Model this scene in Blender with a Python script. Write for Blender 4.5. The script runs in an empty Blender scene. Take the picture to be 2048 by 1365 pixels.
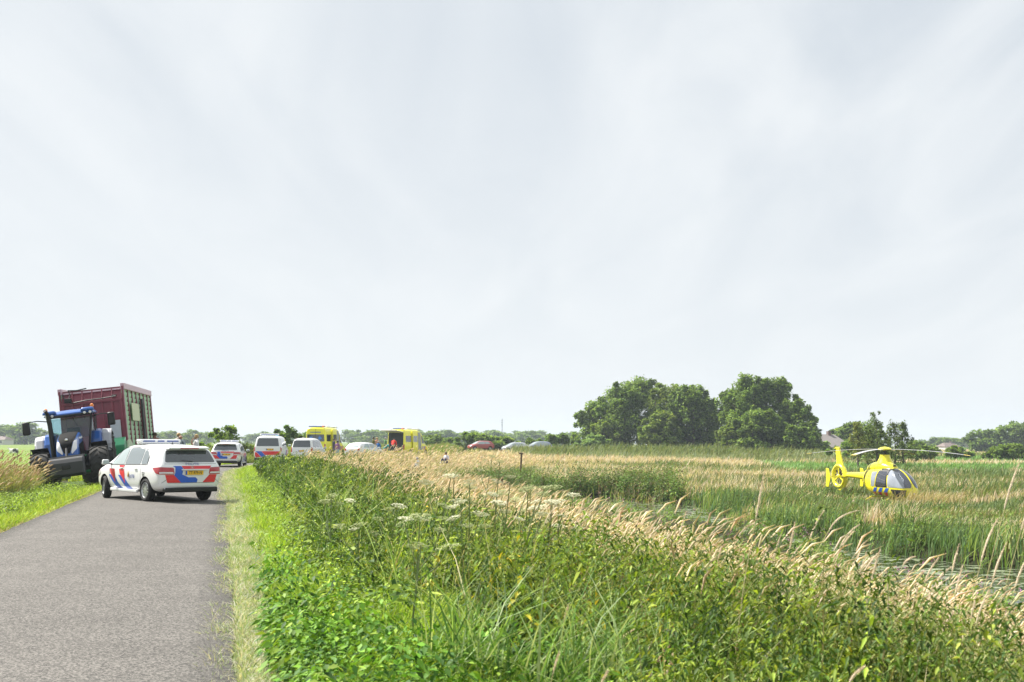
import bpy, bmesh, math, random
import numpy as np
from mathutils import Vector, Matrix
from mathutils.bvhtree import BVHTree
R = math.radians
scene = bpy.context.scene
COL = scene.collection

# ------------------------------------------------------------------ camera
EYE = 1.65
HAZE_D = 0.00030
F_PX = 2276.0                      # focal length in pixels of the 2048 px wide photograph (40 mm)
PITCH, ROLL = 5.08, 0.36
cam_d = bpy.data.cameras.new('camera')
cam_d.lens, cam_d.sensor_width = 40.0, 36.0
cam_d.clip_start, cam_d.clip_end = 0.1, 9000
cam = bpy.data.objects.new('camera', cam_d)
COL.objects.link(cam)
cam.matrix_world = Matrix.Translation((0, 0, EYE)) @ Matrix.Rotation(R(90 + PITCH), 4, 'X') @ Matrix.Rotation(R(ROLL), 4, 'Z')
cam_d.dof.use_dof = True
cam_d.dof.focus_distance = 30.0
cam_d.dof.aperture_fstop = 5.0
scene.camera = cam

# ------------------------------------------------------------------ light
SUN_EL, SUN_AZ = 50.0, -62.0       # azimuth clockwise from the view direction (+Y)
w = bpy.data.worlds.new('World')
scene.world = w
w.use_nodes = True
nt = w.node_tree
nt.nodes.clear()
N = nt.nodes.new
L = nt.links.new
out = N('ShaderNodeOutputWorld'); bg = N('ShaderNodeBackground')
sky = N('ShaderNodeTexSky'); sky.sky_type = 'NISHITA'; sky.sun_disc = False
sky.sun_elevation = R(SUN_EL); sky.sun_rotation = R(SUN_AZ)
sky.dust_density = 2.0
tc = N('ShaderNodeTexCoord'); sep = N('ShaderNodeSeparateXYZ')
L(tc.outputs['Generated'], sep.inputs[0])
zz = N('ShaderNodeMath'); zz.operation = 'MAXIMUM'; zz.inputs[1].default_value = 0.0
L(sep.outputs['Z'], zz.inputs[0])
za = N('ShaderNodeMath'); za.operation = 'ADD'; za.inputs[1].default_value = 0.16
L(zz.outputs[0], za.inputs[0])
vd = N('ShaderNodeVectorMath'); vd.operation = 'DIVIDE'
cz = N('ShaderNodeCombineXYZ')
for k in range(3): L(za.outputs[0], cz.inputs[k])
L(tc.outputs['Generated'], vd.inputs[0]); L(cz.outputs[0], vd.inputs[1])
mp = N('ShaderNodeMapping'); mp.inputs['Rotation'].default_value = (0, 0, R(58)); mp.inputs['Scale'].default_value = (1.25, 0.38, 0)
L(vd.outputs[0], mp.inputs[0])
n1 = N('ShaderNodeTexNoise'); n1.inputs['Scale'].default_value = 2.1; n1.inputs['Detail'].default_value = 6; n1.inputs['Roughness'].default_value = .5; n1.inputs['Distortion'].default_value = .7
L(mp.outputs[0], n1.inputs['Vector'])
# cloud layer colour: pale near the horizon, thin grey-blue veils higher up
hz = N('ShaderNodeMapRange'); hz.inputs['From Min'].default_value = 0.0; hz.inputs['From Max'].default_value = 0.34
hz.inputs['To Min'].default_value = 0.0; hz.inputs['To Max'].default_value = 1.0
L(sep.outputs['Z'], hz.inputs['Value'])
xg = N('ShaderNodeMapRange'); xg.inputs['From Min'].default_value = -.45; xg.inputs['From Max'].default_value = .5
xg.inputs['To Min'].default_value = .45; xg.inputs['To Max'].default_value = 1.0
L(sep.outputs['X'], xg.inputs['Value'])
cr = N('ShaderNodeMapRange'); cr.inputs['From Min'].default_value = .36; cr.inputs['From Max'].default_value = .64
L(n1.outputs['Fac'], cr.inputs['Value'])
m1 = N('ShaderNodeMath'); m1.operation = 'MULTIPLY'; L(hz.outputs[0], m1.inputs[0]); L(xg.outputs[0], m1.inputs[1])
c2 = N('ShaderNodeMapRange'); c2.inputs['To Min'].default_value = .06; c2.inputs['To Max'].default_value = 1.0
L(cr.outputs[0], c2.inputs['Value'])
m2 = N('ShaderNodeMath'); m2.operation = 'MULTIPLY'; m2.use_clamp = True; L(m1.outputs[0], m2.inputs[0]); L(c2.outputs[0], m2.inputs[1])
cm = N('ShaderNodeMix'); cm.data_type = 'RGBA'
cm.inputs['A'].default_value = (8.45, 8.8, 9.05, 1)
cm.inputs['B'].default_value = (6.2, 6.8, 7.45, 1)
L(m2.outputs[0], cm.inputs['Factor'])
sm = N('ShaderNodeMix'); sm.data_type = 'RGBA'; sm.inputs['Factor'].default_value = .95
L(sky.outputs[0], sm.inputs['A']); L(cm.outputs['Result'], sm.inputs['B'])
L(sm.outputs['Result'], bg.inputs['Color'])
bg.inputs['Strength'].default_value = 0.05
L(bg.outputs[0], out.inputs['Surface'])

sd = bpy.data.lights.new('sun', 'SUN')
sd.energy = 5.0; sd.angle = R(1.6); sd.color = (1, .95, .87)
so = bpy.data.objects.new('sun', sd); COL.objects.link(so)
sv = Vector((math.sin(R(SUN_AZ)) * math.cos(R(SUN_EL)), math.cos(R(SUN_AZ)) * math.cos(R(SUN_EL)), math.sin(R(SUN_EL))))
so.rotation_euler = sv.to_track_quat('Z', 'Y').to_euler()
so.location = sv * 60
scene.view_settings.view_transform = 'Standard'
scene.view_settings.look = 'None'
scene.view_settings.exposure = 1.08
scene.view_settings.gamma = 1.0

# ------------------------------------------------------------------ placing helpers
def ray(px, py):
    v = Vector(((px - 1024) / F_PX, -(py - 682.5) / F_PX, -1.0))
    return cam.matrix_world.to_3x3() @ v
def gnd(px, py, z=0.0):
    d = ray(px, py); t = (z - EYE) / d.z
    return Vector((d.x * t, d.y * t, z))
def at(px, y, py=880):
    d = ray(px, py); return d.x / d.y * y
def zat(py, y, px=1024):
    d = ray(px, py); return EYE + d.z / d.y * y

# ------------------------------------------------------------------ materials
def lin(c):
    if isinstance(c, str):
        c = [int(c[i:i + 2], 16) / 255 for i in (1, 3, 5)]
        return tuple((v / 12.92 if v <= .04045 else ((v + .055) / 1.055) ** 2.4) for v in c)
    return c
MATS = {}
def mat(name, color=(.5, .5, .5), rough=.5, metal=0, coat=0, var=.08, scale=6, bump=0, alpha=None, trans=0, spec=.5, emit=0):
    if name in MATS: return MATS[name]
    m = bpy.data.materials.new(name); m.use_nodes = True
    t = m.node_tree; b = t.nodes['Principled BSDF']
    col = lin(color)
    b.inputs['Roughness'].default_value = rough; b.inputs['Metallic'].default_value = metal
    b.inputs['Coat Weight'].default_value = coat * .8; b.inputs['Coat Roughness'].default_value = .06
    b.inputs['Specular IOR Level'].default_value = spec
    tcn = t.nodes.new('ShaderNodeTexCoord'); no = t.nodes.new('ShaderNodeTexNoise')
    no.inputs['Scale'].default_value = scale; no.inputs['Detail'].default_value = 5
    t.links.new(tcn.outputs['Object'], no.inputs['Vector'])
    mx = t.nodes.new('ShaderNodeMix'); mx.data_type = 'RGBA'
    mx.inputs['A'].default_value = (*[v * (1 - var) for v in col], 1)
    mx.inputs['B'].default_value = (*[min(1, v * (1 + var)) for v in col], 1)
    t.links.new(no.outputs['Fac'], mx.inputs['Factor'])
    t.links.new(mx.outputs['Result'], b.inputs['Base Color'])
    if bump:
        bp = t.nodes.new('ShaderNodeBump'); bp.inputs['Strength'].default_value = bump; bp.inputs['Distance'].default_value = .02
        t.links.new(no.outputs['Fac'], bp.inputs['Height']); t.links.new(bp.outputs[0], b.inputs['Normal'])
    if trans:
        b.inputs['Transmission Weight'].default_value = trans
    if emit:
        b.inputs['Emission Color'].default_value = (*col, 1); b.inputs['Emission Strength'].default_value = emit
    MATS[name] = m
    return m
def clear_glass(name, tint, mixf=.35, gloss=.18):
    m = bpy.data.materials.new(name); m.use_nodes = True; t = m.node_tree
    t.nodes.clear()
    o = t.nodes.new('ShaderNodeOutputMaterial')
    tr = t.nodes.new('ShaderNodeBsdfTransparent'); tr.inputs[0].default_value = (*tint, 1)
    gl = t.nodes.new('ShaderNodeBsdfGlossy'); gl.inputs['Roughness'].default_value = .04; gl.inputs[0].default_value = (.85, .9, .93, 1)
    fr = t.nodes.new('ShaderNodeFresnel'); fr.inputs[0].default_value = 1.5
    ad = t.nodes.new('ShaderNodeMath'); ad.operation = 'ADD'; ad.inputs[1].default_value = gloss; ad.use_clamp = True
    t.links.new(fr.outputs[0], ad.inputs[0])
    mx = t.nodes.new('ShaderNodeMixShader')
    t.links.new(ad.outputs[0], mx.inputs[0]); t.links.new(tr.outputs[0], mx.inputs[1]); t.links.new(gl.outputs[0], mx.inputs[2])
    t.links.new(mx.outputs[0], o.inputs[0])
    MATS[name] = m
    return m
def veg_mat(name, transl=.4, rough=.6, spec=.25):
    """leaf material: colour of each blade or leaf comes from the mesh attribute"""
    m = bpy.data.materials.new(name); m.use_nodes = True; t = m.node_tree; t.nodes.clear()
    o = t.nodes.new('ShaderNodeOutputMaterial')
    a = t.nodes.new('ShaderNodeAttribute'); a.attribute_name = 'Col'
    p = t.nodes.new('ShaderNodeBsdfPrincipled'); p.inputs['Roughness'].default_value = rough; p.inputs['Specular IOR Level'].default_value = spec
    s = t.nodes.new('ShaderNodeBsdfTranslucent')
    g = t.nodes.new('ShaderNodeMix'); g.data_type = 'RGBA'; g.blend_type = 'MULTIPLY'; g.inputs['Factor'].default_value = 1
    g.inputs['B'].default_value = (1.25, 1.2, .55, 1)
    x = t.nodes.new('ShaderNodeMixShader'); x.inputs[0].default_value = transl
    t.links.new(a.outputs['Color'], p.inputs['Base Color']); t.links.new(a.outputs['Color'], g.inputs['A'])
    t.links.new(g.outputs['Result'], s.inputs['Color'])
    t.links.new(p.outputs[0], x.inputs[1]); t.links.new(s.outputs[0], x.inputs[2]); t.links.new(x.outputs[0], o.inputs[0])
    MATS[name] = m
    return m

# ------------------------------------------------------------------ object helpers
def put(o, parent=None):
    COL.objects.link(o)
    if parent: o.parent = parent
    return o
def tag(o, label=None, cat=None, group=None, kind=None):
    if label: o['label'] = label
    if cat: o['category'] = cat
    if group: o['group'] = group
    if kind: o['kind'] = kind
    return o
def thing(name, label, cat, loc=(0, 0, 0), rot=(0, 0, 0), group=None):
    o = bpy.data.objects.new(name, None); COL.objects.link(o)
    o.location = loc; o.rotation_euler = rot; o.empty_display_size = .2
    return tag(o, label, cat, group)
def dup(root, loc, rot, label, group=None, scale=None):
    def cp(o, par):
        c = o.copy(); COL.objects.link(c)
        if par: c.parent = par
        for ch in list(o.children): cp(ch, c)
        return c
    r = cp(root, None); r.location = loc; r.rotation_euler = rot
    if scale: r.scale = scale
    r['label'] = label
    if group: r['group'] = group
    return r
class MB:
    """collects shapes into one mesh"""
    def __init__(s): s.v = []; s.f = []; s.m = []; s.cur = 0
    def add(s, vs, fs):
        b = len(s.v); s.v += [tuple(v) for v in vs]
        for f in fs: s.f.append([b + i for i in f]); s.m.append(s.cur)
        return s
    def box(s, c, d, rot=None, taper=1.0):
        M = rot if rot is not None else Matrix.Identity(3)
        c = Vector(c); vs = []
        for z in (-.5, .5):
            k = taper if z > 0 else 1
            for x, y in ((-.5, -.5), (.5, -.5), (.5, .5), (-.5, .5)):
                vs.append(c + M @ Vector((x * d[0] * k, y * d[1] * k, z * d[2])))
        return s.add(vs, [(3, 2, 1, 0), (4, 5, 6, 7), (0, 1, 5, 4), (1, 2, 6, 5), (2, 3, 7, 6), (3, 0, 4, 7)])
    def tube(s, pts, r, n=8, cap=True):
        pts = [Vector(p) for p in pts]; rs = r if isinstance(r, (list, tuple)) else [r] * len(pts)
        vs = []; fs = []; up = None
        for i, p in enumerate(pts):
            d = (pts[min(i + 1, len(pts) - 1)] - pts[max(i - 1, 0)])
            d = d.normalized() if d.length > 1e-9 else Vector((0, 0, 1))
            if up is None: up = Vector((0, 0, 1)) if abs(d.z) < .9 else Vector((1, 0, 0))
            a = d.cross(up); a = a.normalized() if a.length > 1e-6 else Vector((1, 0, 0)); b = a.cross(d)
            up = b
            for k in range(n):
                t = 2 * math.pi * k / n
                vs.append(p + (a * math.cos(t) + b * math.sin(t)) * rs[i])
        for i in range(len(pts) - 1):
            for k in range(n):
                fs.append((i * n + k, i * n + (k + 1) % n, (i + 1) * n + (k + 1) % n, (i + 1) * n + k))
        if cap: fs.append(tuple(range(n))[::-1]); fs.append(tuple((len(pts) - 1) * n + k for k in range(n)))
        return s.add(vs, fs)
    def lathe(s, prof, c=(0, 0, 0), n=24, axis='X', caps=True):
        """prof: (a along the axis, r)"""
        c = Vector(c); vs = []; fs = []
        for a, r in prof:
            for k in range(n):
                t = 2 * math.pi * k / n; u, v = r * math.cos(t), r * math.sin(t)
                vs.append(c + (Vector((a, u, v)) if axis == 'X' else Vector((u, a, v)) if axis == 'Y' else Vector((u, v, a))))
        for i in range(len(prof) - 1):
            for k in range(n):
                fs.append((i * n + k, i * n + (k + 1) % n, (i + 1) * n + (k + 1) % n, (i + 1) * n + k))
        if caps: fs.append(tuple(range(n))[::-1]); fs.append(tuple((len(prof) - 1) * n + k for k in range(n)))
        return s.add(vs, fs)
    def prism(s, poly, t0, t1, axis='X'):
        """poly in the plane normal to axis, extruded from t0 to t1"""
        n = len(poly)
        def P(a, b, t): return (t, a, b) if axis == 'X' else (a, t, b) if axis == 'Y' else (a, b, t)
        vs = [P(a, b, t0) for a, b in poly] + [P(a, b, t1) for a, b in poly]
        return s.add(vs, [tuple(range(n)), tuple(range(n, 2 * n))[::-1]] + [(i, (i + 1) % n, n + (i + 1) % n, n + i) for i in range(n)])
    def build(s, name, m, parent=None, smooth=False, bevel=0, sub=0, loc=None, rot=None, angle=35):
        me = bpy.data.meshes.new(name); me.from_pydata(s.v, [], s.f)
        ms = m if isinstance(m, (list, tuple)) else [m]
        for x in ms: me.materials.append(x)
        if len(ms) > 1: me.polygons.foreach_set('material_index', s.m)
        bm = bmesh.new(); bm.from_mesh(me); bmesh.ops.recalc_face_normals(bm, faces=bm.faces); bm.to_mesh(me); bm.free()
        if smooth:
            me.polygons.foreach_set('use_smooth', [True] * len(me.polygons)); me.set_sharp_from_angle(angle=R(angle))
        o = bpy.data.objects.new(name, me); put(o, parent)
        if loc: o.location = loc
        if rot: o.rotation_euler = rot
        if bevel:
            md = o.modifiers.new('bevel', 'BEVEL'); md.width = bevel; md.segments = 2; md.limit_method = 'ANGLE'; md.angle_limit = R(40)
        if sub:
            md = o.modifiers.new('sub', 'SUBSURF'); md.levels = sub; md.render_levels = sub
        return o
def rz(a): return Matrix.Rotation(a, 3, 'Z')
def rx(a): return Matrix.Rotation(a, 3, 'X')
def ry(a): return Matrix.Rotation(a, 3, 'Y')

def np_mesh(name, V, F, C=None, m=None, parent=None, smooth=False):
    """V (n,3), F (k,4 or 3) numpy, C (n,3) colours"""
    me = bpy.data.meshes.new(name)
    n = len(V); k, c = F.shape
    me.vertices.add(n); me.vertices.foreach_set('co', np.ascontiguousarray(V, np.float32).ravel())
    me.loops.add(k * c); me.loops.foreach_set('vertex_index', np.ascontiguousarray(F, np.int32).ravel())
    me.polygons.add(k); me.polygons.foreach_set('loop_start', np.arange(0, k * c, c, dtype=np.int32))
    if smooth: me.polygons.foreach_set('use_smooth', np.ones(k, bool))
    me.update(calc_edges=True)
    if C is not None:
        a = me.color_attributes.new('Col', 'FLOAT_COLOR', 'POINT')
        a.data.foreach_set('color', np.concatenate([np.clip(C, 0, 1), np.ones((n, 1))], 1).astype(np.float32).ravel())
    if m: me.materials.append(m)
    o = bpy.data.objects.new(name, me); put(o, parent)
    return o

# ------------------------------------------------------------------ terrain
rng = np.random.default_rng(7)
_yk = np.array([-60, 0, 48, 60, 70, 80, 95, 110, 128, 150, 175, 210, 300, 600.])
_xk = np.array([13.32, -1.86, -14.0, -16.75, -17.9, -17.5, -15.9, -13.2, -9.2, -5.5, -3.5, -2, 10, 60.])
_yd = np.arange(-60, 600, 1.0); _xd = np.interp(_yd, _yk, _xk)
_k = np.ones(9) / 9; _xs = np.convolve(np.pad(_xd, 4, mode='edge'), _k, 'valid'); _xs[:100] = _xd[:100]
def xc(y): return np.interp(y, _yd, _xs)
def slope(y): return (xc(y + 1) - xc(y - 1)) / 2
def off(x, y): return (x - xc(y)) / np.sqrt(1 + slope(y) ** 2)
def sst(a, b, x):
    t = np.clip((x - a) / (b - a), 0, 1); return t * t * (3 - 2 * t)
def vn(x, y, s, seed=0):
    """value noise 0..1"""
    x = np.asarray(x, float) * s + seed * 17.3; y = np.asarray(y, float) * s + seed * 9.1
    xi, yi = np.floor(x), np.floor(y); fx, fy = x - xi, y - yi
    fx, fy = fx * fx * (3 - 2 * fx), fy * fy * (3 - 2 * fy)
    def h(a, b):
        q = np.sin(a * 127.1 + b * 311.7 + seed * 13.7) * 43758.5453; return q - np.floor(q)
    return (h(xi, yi) * (1 - fx) + h(xi + 1, yi) * fx) * (1 - fy) + (h(xi, yi + 1) * (1 - fx) + h(xi + 1, yi + 1) * fx) * fy
def fbm(x, y, s, seed=0): return .55 * vn(x, y, s, seed) + .3 * vn(x, y, s * 2.3, seed + 1) + .15 * vn(x, y, s * 5.1, seed + 2)
WATER_Z = -2.05
DITCH = np.array([(24, 8), (17, 20), (14.2, 27), (13.2, 31.5), (11.6, 38.5), (9.6, 51), (7.6, 66), (4.6, 73), (-1, 77)])
DW = np.array([2.6, 3.2, 4.0, 3.8, 1.2, .55, 3.0, 2.8, 1.0])
def ditch(x, y):
    """distance from the ditch's edge (negative over water) and side (+ = far side)"""
    x = np.asarray(x, float); y = np.asarray(y, float)
    best = np.full(x.shape, 1e9); side = np.zeros(x.shape)
    for i in range(len(DITCH) - 1):
        a, b = DITCH[i], DITCH[i + 1]; d = b - a; l2 = d @ d
        t = np.clip(((x - a[0]) * d[0] + (y - a[1]) * d[1]) / l2, 0, 1)
        qx, qy = a[0] + t * d[0], a[1] + t * d[1]
        ds = np.hypot(x - qx, y - qy) - (DW[i] * (1 - t) + DW[i + 1] * t)
        u = ds < best; best = np.where(u, ds, best)
        side = np.where(u, -np.sign((x - a[0]) * d[1] - (y - a[1]) * d[0]), side)
    return best + (vn(x, y, .45, 5) - .5) * 1.3, -side
def zt(x, y):
    x = np.asarray(x, float); y = np.asarray(y, float)
    o = off(x, y)
    e = o - 1.9; l = -o - 1.9
    base = -1.75 + 1.05 * sst(95, 190, y) * sst(5, 40, x) + .9 * sst(85, 150, y) * (1 - sst(5, 40, x))
    base = np.where(y > 230, base * (1 - sst(230, 420, y)) - .9 * sst(230, 420, y), base)
    zr = base * sst(.6, 9.5, e)
    zl = np.where(l < 4, -.125 * np.maximum(l, 0), -.5 - .5 * sst(4, 10, l))
    z = np.where(o > 0, zr, zl)
    ridge = sst(152, 166, y) * (1 - sst(186, 200, y)) * sst(-14, -6, x) * (1 - sst(40, 60, x))
    z = z * (1 - ridge) + .12 * ridge
    dd, sd_ = ditch(x, y)
    z = np.where(e > 5, z - (z + 2.55) * (1 - sst(-.6, 1.0, dd)), z)
    z = z + (fbm(x, y, .35, 3) - .5) * .16 * sst(1.2, 3, np.abs(o) - 1.0)
    z = np.where(np.abs(o) < 1.96, -.05, z)
    z = z - .02 * (np.abs(o) < 2.3)
    return z

def ax(segs):
    r = []
    for a, b, st in segs: r += list(np.arange(a, b, st))
    return np.array(sorted(r + [segs[-1][1]]))
gx = ax([(-3000, -400, 260), (-400, -80, 16), (-80, -32, 2), (-32, 34, .3), (34, 90, 2), (90, 400, 16), (400, 3000, 260)])
gy = ax([(-300, -20, 20), (-20, 2, 1.5), (2, 60, .35), (60, 120, .9), (120, 260, 3), (260, 600, 20), (600, 4200, 200)])
X, Y = np.meshgrid(gx, gy)
Z = zt(X, Y)
V = np.stack([X.ravel(), Y.ravel(), Z.ravel()], 1)
ny, nx = X.shape
I = np.arange(ny * nx).reshape(ny, nx)
F = np.stack([I[:-1, :-1].ravel(), I[:-1, 1:].ravel(), I[1:, 1:].ravel(), I[1:, :-1].ravel()], 1)
# soil and sward colours of the field surface
xf, yf = V[:, 0], V[:, 1]
of = off(xf, yf)
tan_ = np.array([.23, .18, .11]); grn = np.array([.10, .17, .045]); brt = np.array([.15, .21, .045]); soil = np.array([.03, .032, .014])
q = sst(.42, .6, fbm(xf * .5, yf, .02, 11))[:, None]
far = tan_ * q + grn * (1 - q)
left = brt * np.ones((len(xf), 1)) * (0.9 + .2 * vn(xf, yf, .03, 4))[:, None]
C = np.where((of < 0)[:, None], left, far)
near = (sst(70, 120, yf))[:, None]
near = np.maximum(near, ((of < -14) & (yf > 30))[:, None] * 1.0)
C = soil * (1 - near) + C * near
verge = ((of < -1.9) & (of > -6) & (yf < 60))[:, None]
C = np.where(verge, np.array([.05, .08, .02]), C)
gm = bpy.data.materials.new('field_ground'); gm.use_nodes = True
t = gm.node_tree; b = t.nodes['Principled BSDF']; b.inputs['Roughness'].default_value = .95; b.inputs['Specular IOR Level'].default_value = .1
a = t.nodes.new('ShaderNodeAttribute'); a.attribute_name = 'Col'
no = t.nodes.new('ShaderNodeTexNoise'); no.inputs['Scale'].default_value = 1.3; no.inputs['Detail'].default_value = 8
ge = t.nodes.new('ShaderNodeNewGeometry'); t.links.new(ge.outputs['Position'], no.inputs['Vector'])
mr = t.nodes.new('ShaderNodeMapRange'); mr.inputs['From Min'].default_value = .3; mr.inputs['From Max'].default_value = .7; mr.inputs['To Min'].default_value = .7; mr.inputs['To Max'].default_value = 1.3
t.links.new(no.outputs['Fac'], mr.inputs['Value'])
vm = t.nodes.new('ShaderNodeVectorMath'); vm.operation = 'SCALE'
t.links.new(a.outputs['Color'], vm.inputs[0]); t.links.new(mr.outputs[0], vm.inputs['Scale']); t.links.new(vm.outputs[0], b.inputs['Base Color'])
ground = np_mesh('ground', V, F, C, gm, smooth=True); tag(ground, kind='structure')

# road
ys = np.concatenate([np.arange(-30, 60, .5), np.arange(60, 230, 1.5)])
cols = np.array([-1.95, -1.86, -1.6, -1.0, -.4, 0, .4, 1.0, 1.6, 1.86, 1.95])
sl = slope(ys); nrm = np.sqrt(1 + sl ** 2)
RV = []
for j, c_ in enumerate(cols):
    wob = (vn(ys * 1.0, ys * 0 + j, 1.3, 8) - .5) * (.09 if abs(c_) > 1.9 else 0)
    cc = c_ + wob
    RV.append(np.stack([xc(ys) + cc / nrm, ys - cc * sl / nrm, .045 - .04 * (cc / 1.9) ** 2 + 0 * ys], 1))
RV = np.stack(RV, 1); k_ = len(cols)
I = np.arange(len(ys) * k_).reshape(len(ys), k_)
F = np.stack([I[:-1, :-1].ravel(), I[:-1, 1:].ravel(), I[1:, 1:].ravel(), I[1:, :-1].ravel()], 1)
edge = np.abs(np.tile(cols, len(ys)))
C = np.stack([edge / 1.95] * 3, 1)
rm = bpy.data.materials.new('chipseal_asphalt'); rm.use_nodes = True
t = rm.node_tree; b = t.nodes['Principled BSDF']; b.inputs['Roughness'].default_value = .85; b.inputs['Specular IOR Level'].default_value = .3
ge = t.nodes.new('ShaderNodeNewGeometry')
vo = t.nodes.new('ShaderNodeTexVoronoi'); vo.inputs['Scale'].default_value = 75; t.links.new(ge.outputs['Position'], vo.inputs['Vector'])
n2 = t.nodes.new('ShaderNodeTexNoise'); n2.inputs['Scale'].default_value = 48; n2.inputs['Detail'].default_value = 4; n2.inputs['Roughness'].default_value = .7; t.links.new(ge.outputs['Position'], n2.inputs['Vector'])
n3 = t.nodes.new('ShaderNodeTexNoise'); n3.inputs['Scale'].default_value = .9; n3.inputs['Detail'].default_value = 6; t.links.new(ge.outputs['Position'], n3.inputs['Vector'])
sp = t.nodes.new('ShaderNodeSeparateColor'); t.links.new(vo.outputs['Color'], sp.inputs[0])
av = t.nodes.new('ShaderNodeMath'); av.operation = 'ADD'; t.links.new(sp.outputs[0], av.inputs[0]); t.links.new(n2.outputs['Fac'], av.inputs[1])
rp = t.nodes.new('ShaderNodeValToRGB'); e = rp.color_ramp.elements
e[0].position = .25; e[0].color = (.030, .029, .028, 1); e[1].position = .85; e[1].color = (.205, .192, .176, 1)
ee = e.new(.52); ee.color = (.088, .083, .076, 1)
hv = t.nodes.new('ShaderNodeMath'); hv.operation = 'MULTIPLY'; hv.inputs[1].default_value = .58; t.links.new(av.outputs[0], hv.inputs[0]); t.links.new(hv.outputs[0], rp.inputs[0])
at_ = t.nodes.new('ShaderNodeAttribute'); at_.attribute_name = 'Col'
er = t.nodes.new('ShaderNodeMapRange'); er.inputs['From Min'].default_value = .8; er.inputs['From Max'].default_value = .99; er.inputs['To Min'].default_value = 1; er.inputs['To Max'].default_value = .5
t.links.new(at_.outputs['Fac'], er.inputs['Value'])
lr = t.nodes.new('ShaderNodeMapRange'); lr.inputs['From Min'].default_value = .3; lr.inputs['From Max'].default_value = .7; lr.inputs['To Min'].default_value = .9; lr.inputs['To Max'].default_value = 1.1
t.links.new(n3.outputs['Fac'], lr.inputs['Value'])
mm = t.nodes.new('ShaderNodeMath'); mm.operation = 'MULTIPLY'; t.links.new(er.outputs[0], mm.inputs[0]); t.links.new(lr.outputs[0], mm.inputs[1])
vs_ = t.nodes.new('ShaderNodeVectorMath'); vs_.operation = 'SCALE'; t.links.new(rp.outputs[0], vs_.inputs[0]); t.links.new(mm.outputs[0], vs_.inputs['Scale'])
t.links.new(vs_.outputs[0], b.inputs['Base Color'])
bp = t.nodes.new('ShaderNodeBump'); bp.inputs['Strength'].default_value = .6; bp.inputs['Distance'].default_value = .008
t.links.new(av.outputs[0], bp.inputs['Height']); t.links.new(bp.outputs[0], b.inputs['Normal'])
road = np_mesh('road', RV.reshape(-1, 3), F, C, rm, smooth=True); tag(road, kind='structure')

# water in the ditch
wv = []; wf = []
for i, ((x_, y_), hw) in enumerate(zip(DITCH, DW)):
    d = DITCH[min(i + 1, len(DITCH) - 1)] - DITCH[max(i - 1, 0)]; d = d / np.hypot(*d)
    nx_, ny_ = -d[1], d[0]
    for s_ in (-1, 1): wv.append((x_ + nx_ * s_ * (hw + 1.6), y_ + ny_ * s_ * (hw + 1.6), WATER_Z))
    if i: wf.append((2 * i - 2, 2 * i - 1, 2 * i + 1, 2 * i))
wm = bpy.data.materials.new('ditch_water'); wm.use_nodes = True
t = wm.node_tree; b = t.nodes['Principled BSDF']
ge = t.nodes.new('ShaderNodeNewGeometry'); mpn = t.nodes.new('ShaderNodeMapping'); mpn.inputs['Scale'].default_value = (1.0, 1.5, 1)
t.links.new(ge.outputs['Position'], mpn.inputs[0])
nn = t.nodes.new('ShaderNodeTexNoise'); nn.inputs['Scale'].default_value = 2.2; nn.inputs['Detail'].default_value = 7; nn.inputs['Roughness'].default_value = .65; t.links.new(mpn.outputs[0], nn.inputs['Vector'])
rr_ = t.nodes.new('ShaderNodeValToRGB'); rr_.color_ramp.elements[0].position = .5; rr_.color_ramp.elements[0].color = (.012, .014, .010, 1); rr_.color_ramp.elements[1].position = .6; rr_.color_ramp.elements[1].color = (.22, .26, .15, 1)
t.links.new(nn.outputs['Fac'], rr_.inputs[0]); t.links.new(rr_.outputs[0], b.inputs['Base Color'])
r2 = t.nodes.new('ShaderNodeMapRange'); r2.inputs['From Min'].default_value = .5; r2.inputs['From Max'].default_value = .6; r2.inputs['To Min'].default_value = .04; r2.inputs['To Max'].default_value = .5
t.links.new(nn.outputs['Fac'], r2.inputs['Value']); t.links.new(r2.outputs[0], b.inputs['Roughness'])
bn = t.nodes.new('ShaderNodeTexNoise'); bn.inputs['Scale'].default_value = 6; t.links.new(ge.outputs['Position'], bn.inputs['Vector'])
bp = t.nodes.new('ShaderNodeBump'); bp.inputs['Strength'].default_value = .12; bp.inputs['Distance'].default_value = .02
t.links.new(bn.outputs['Fac'], bp.inputs['Height']); t.links.new(bp.outputs[0], b.inputs['Normal'])
me = bpy.data.meshes.new('water'); me.from_pydata(wv, [], wf); me.materials.append(wm)
water = put(bpy.data.objects.new('water', me)); tag(water, kind='structure')
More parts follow.
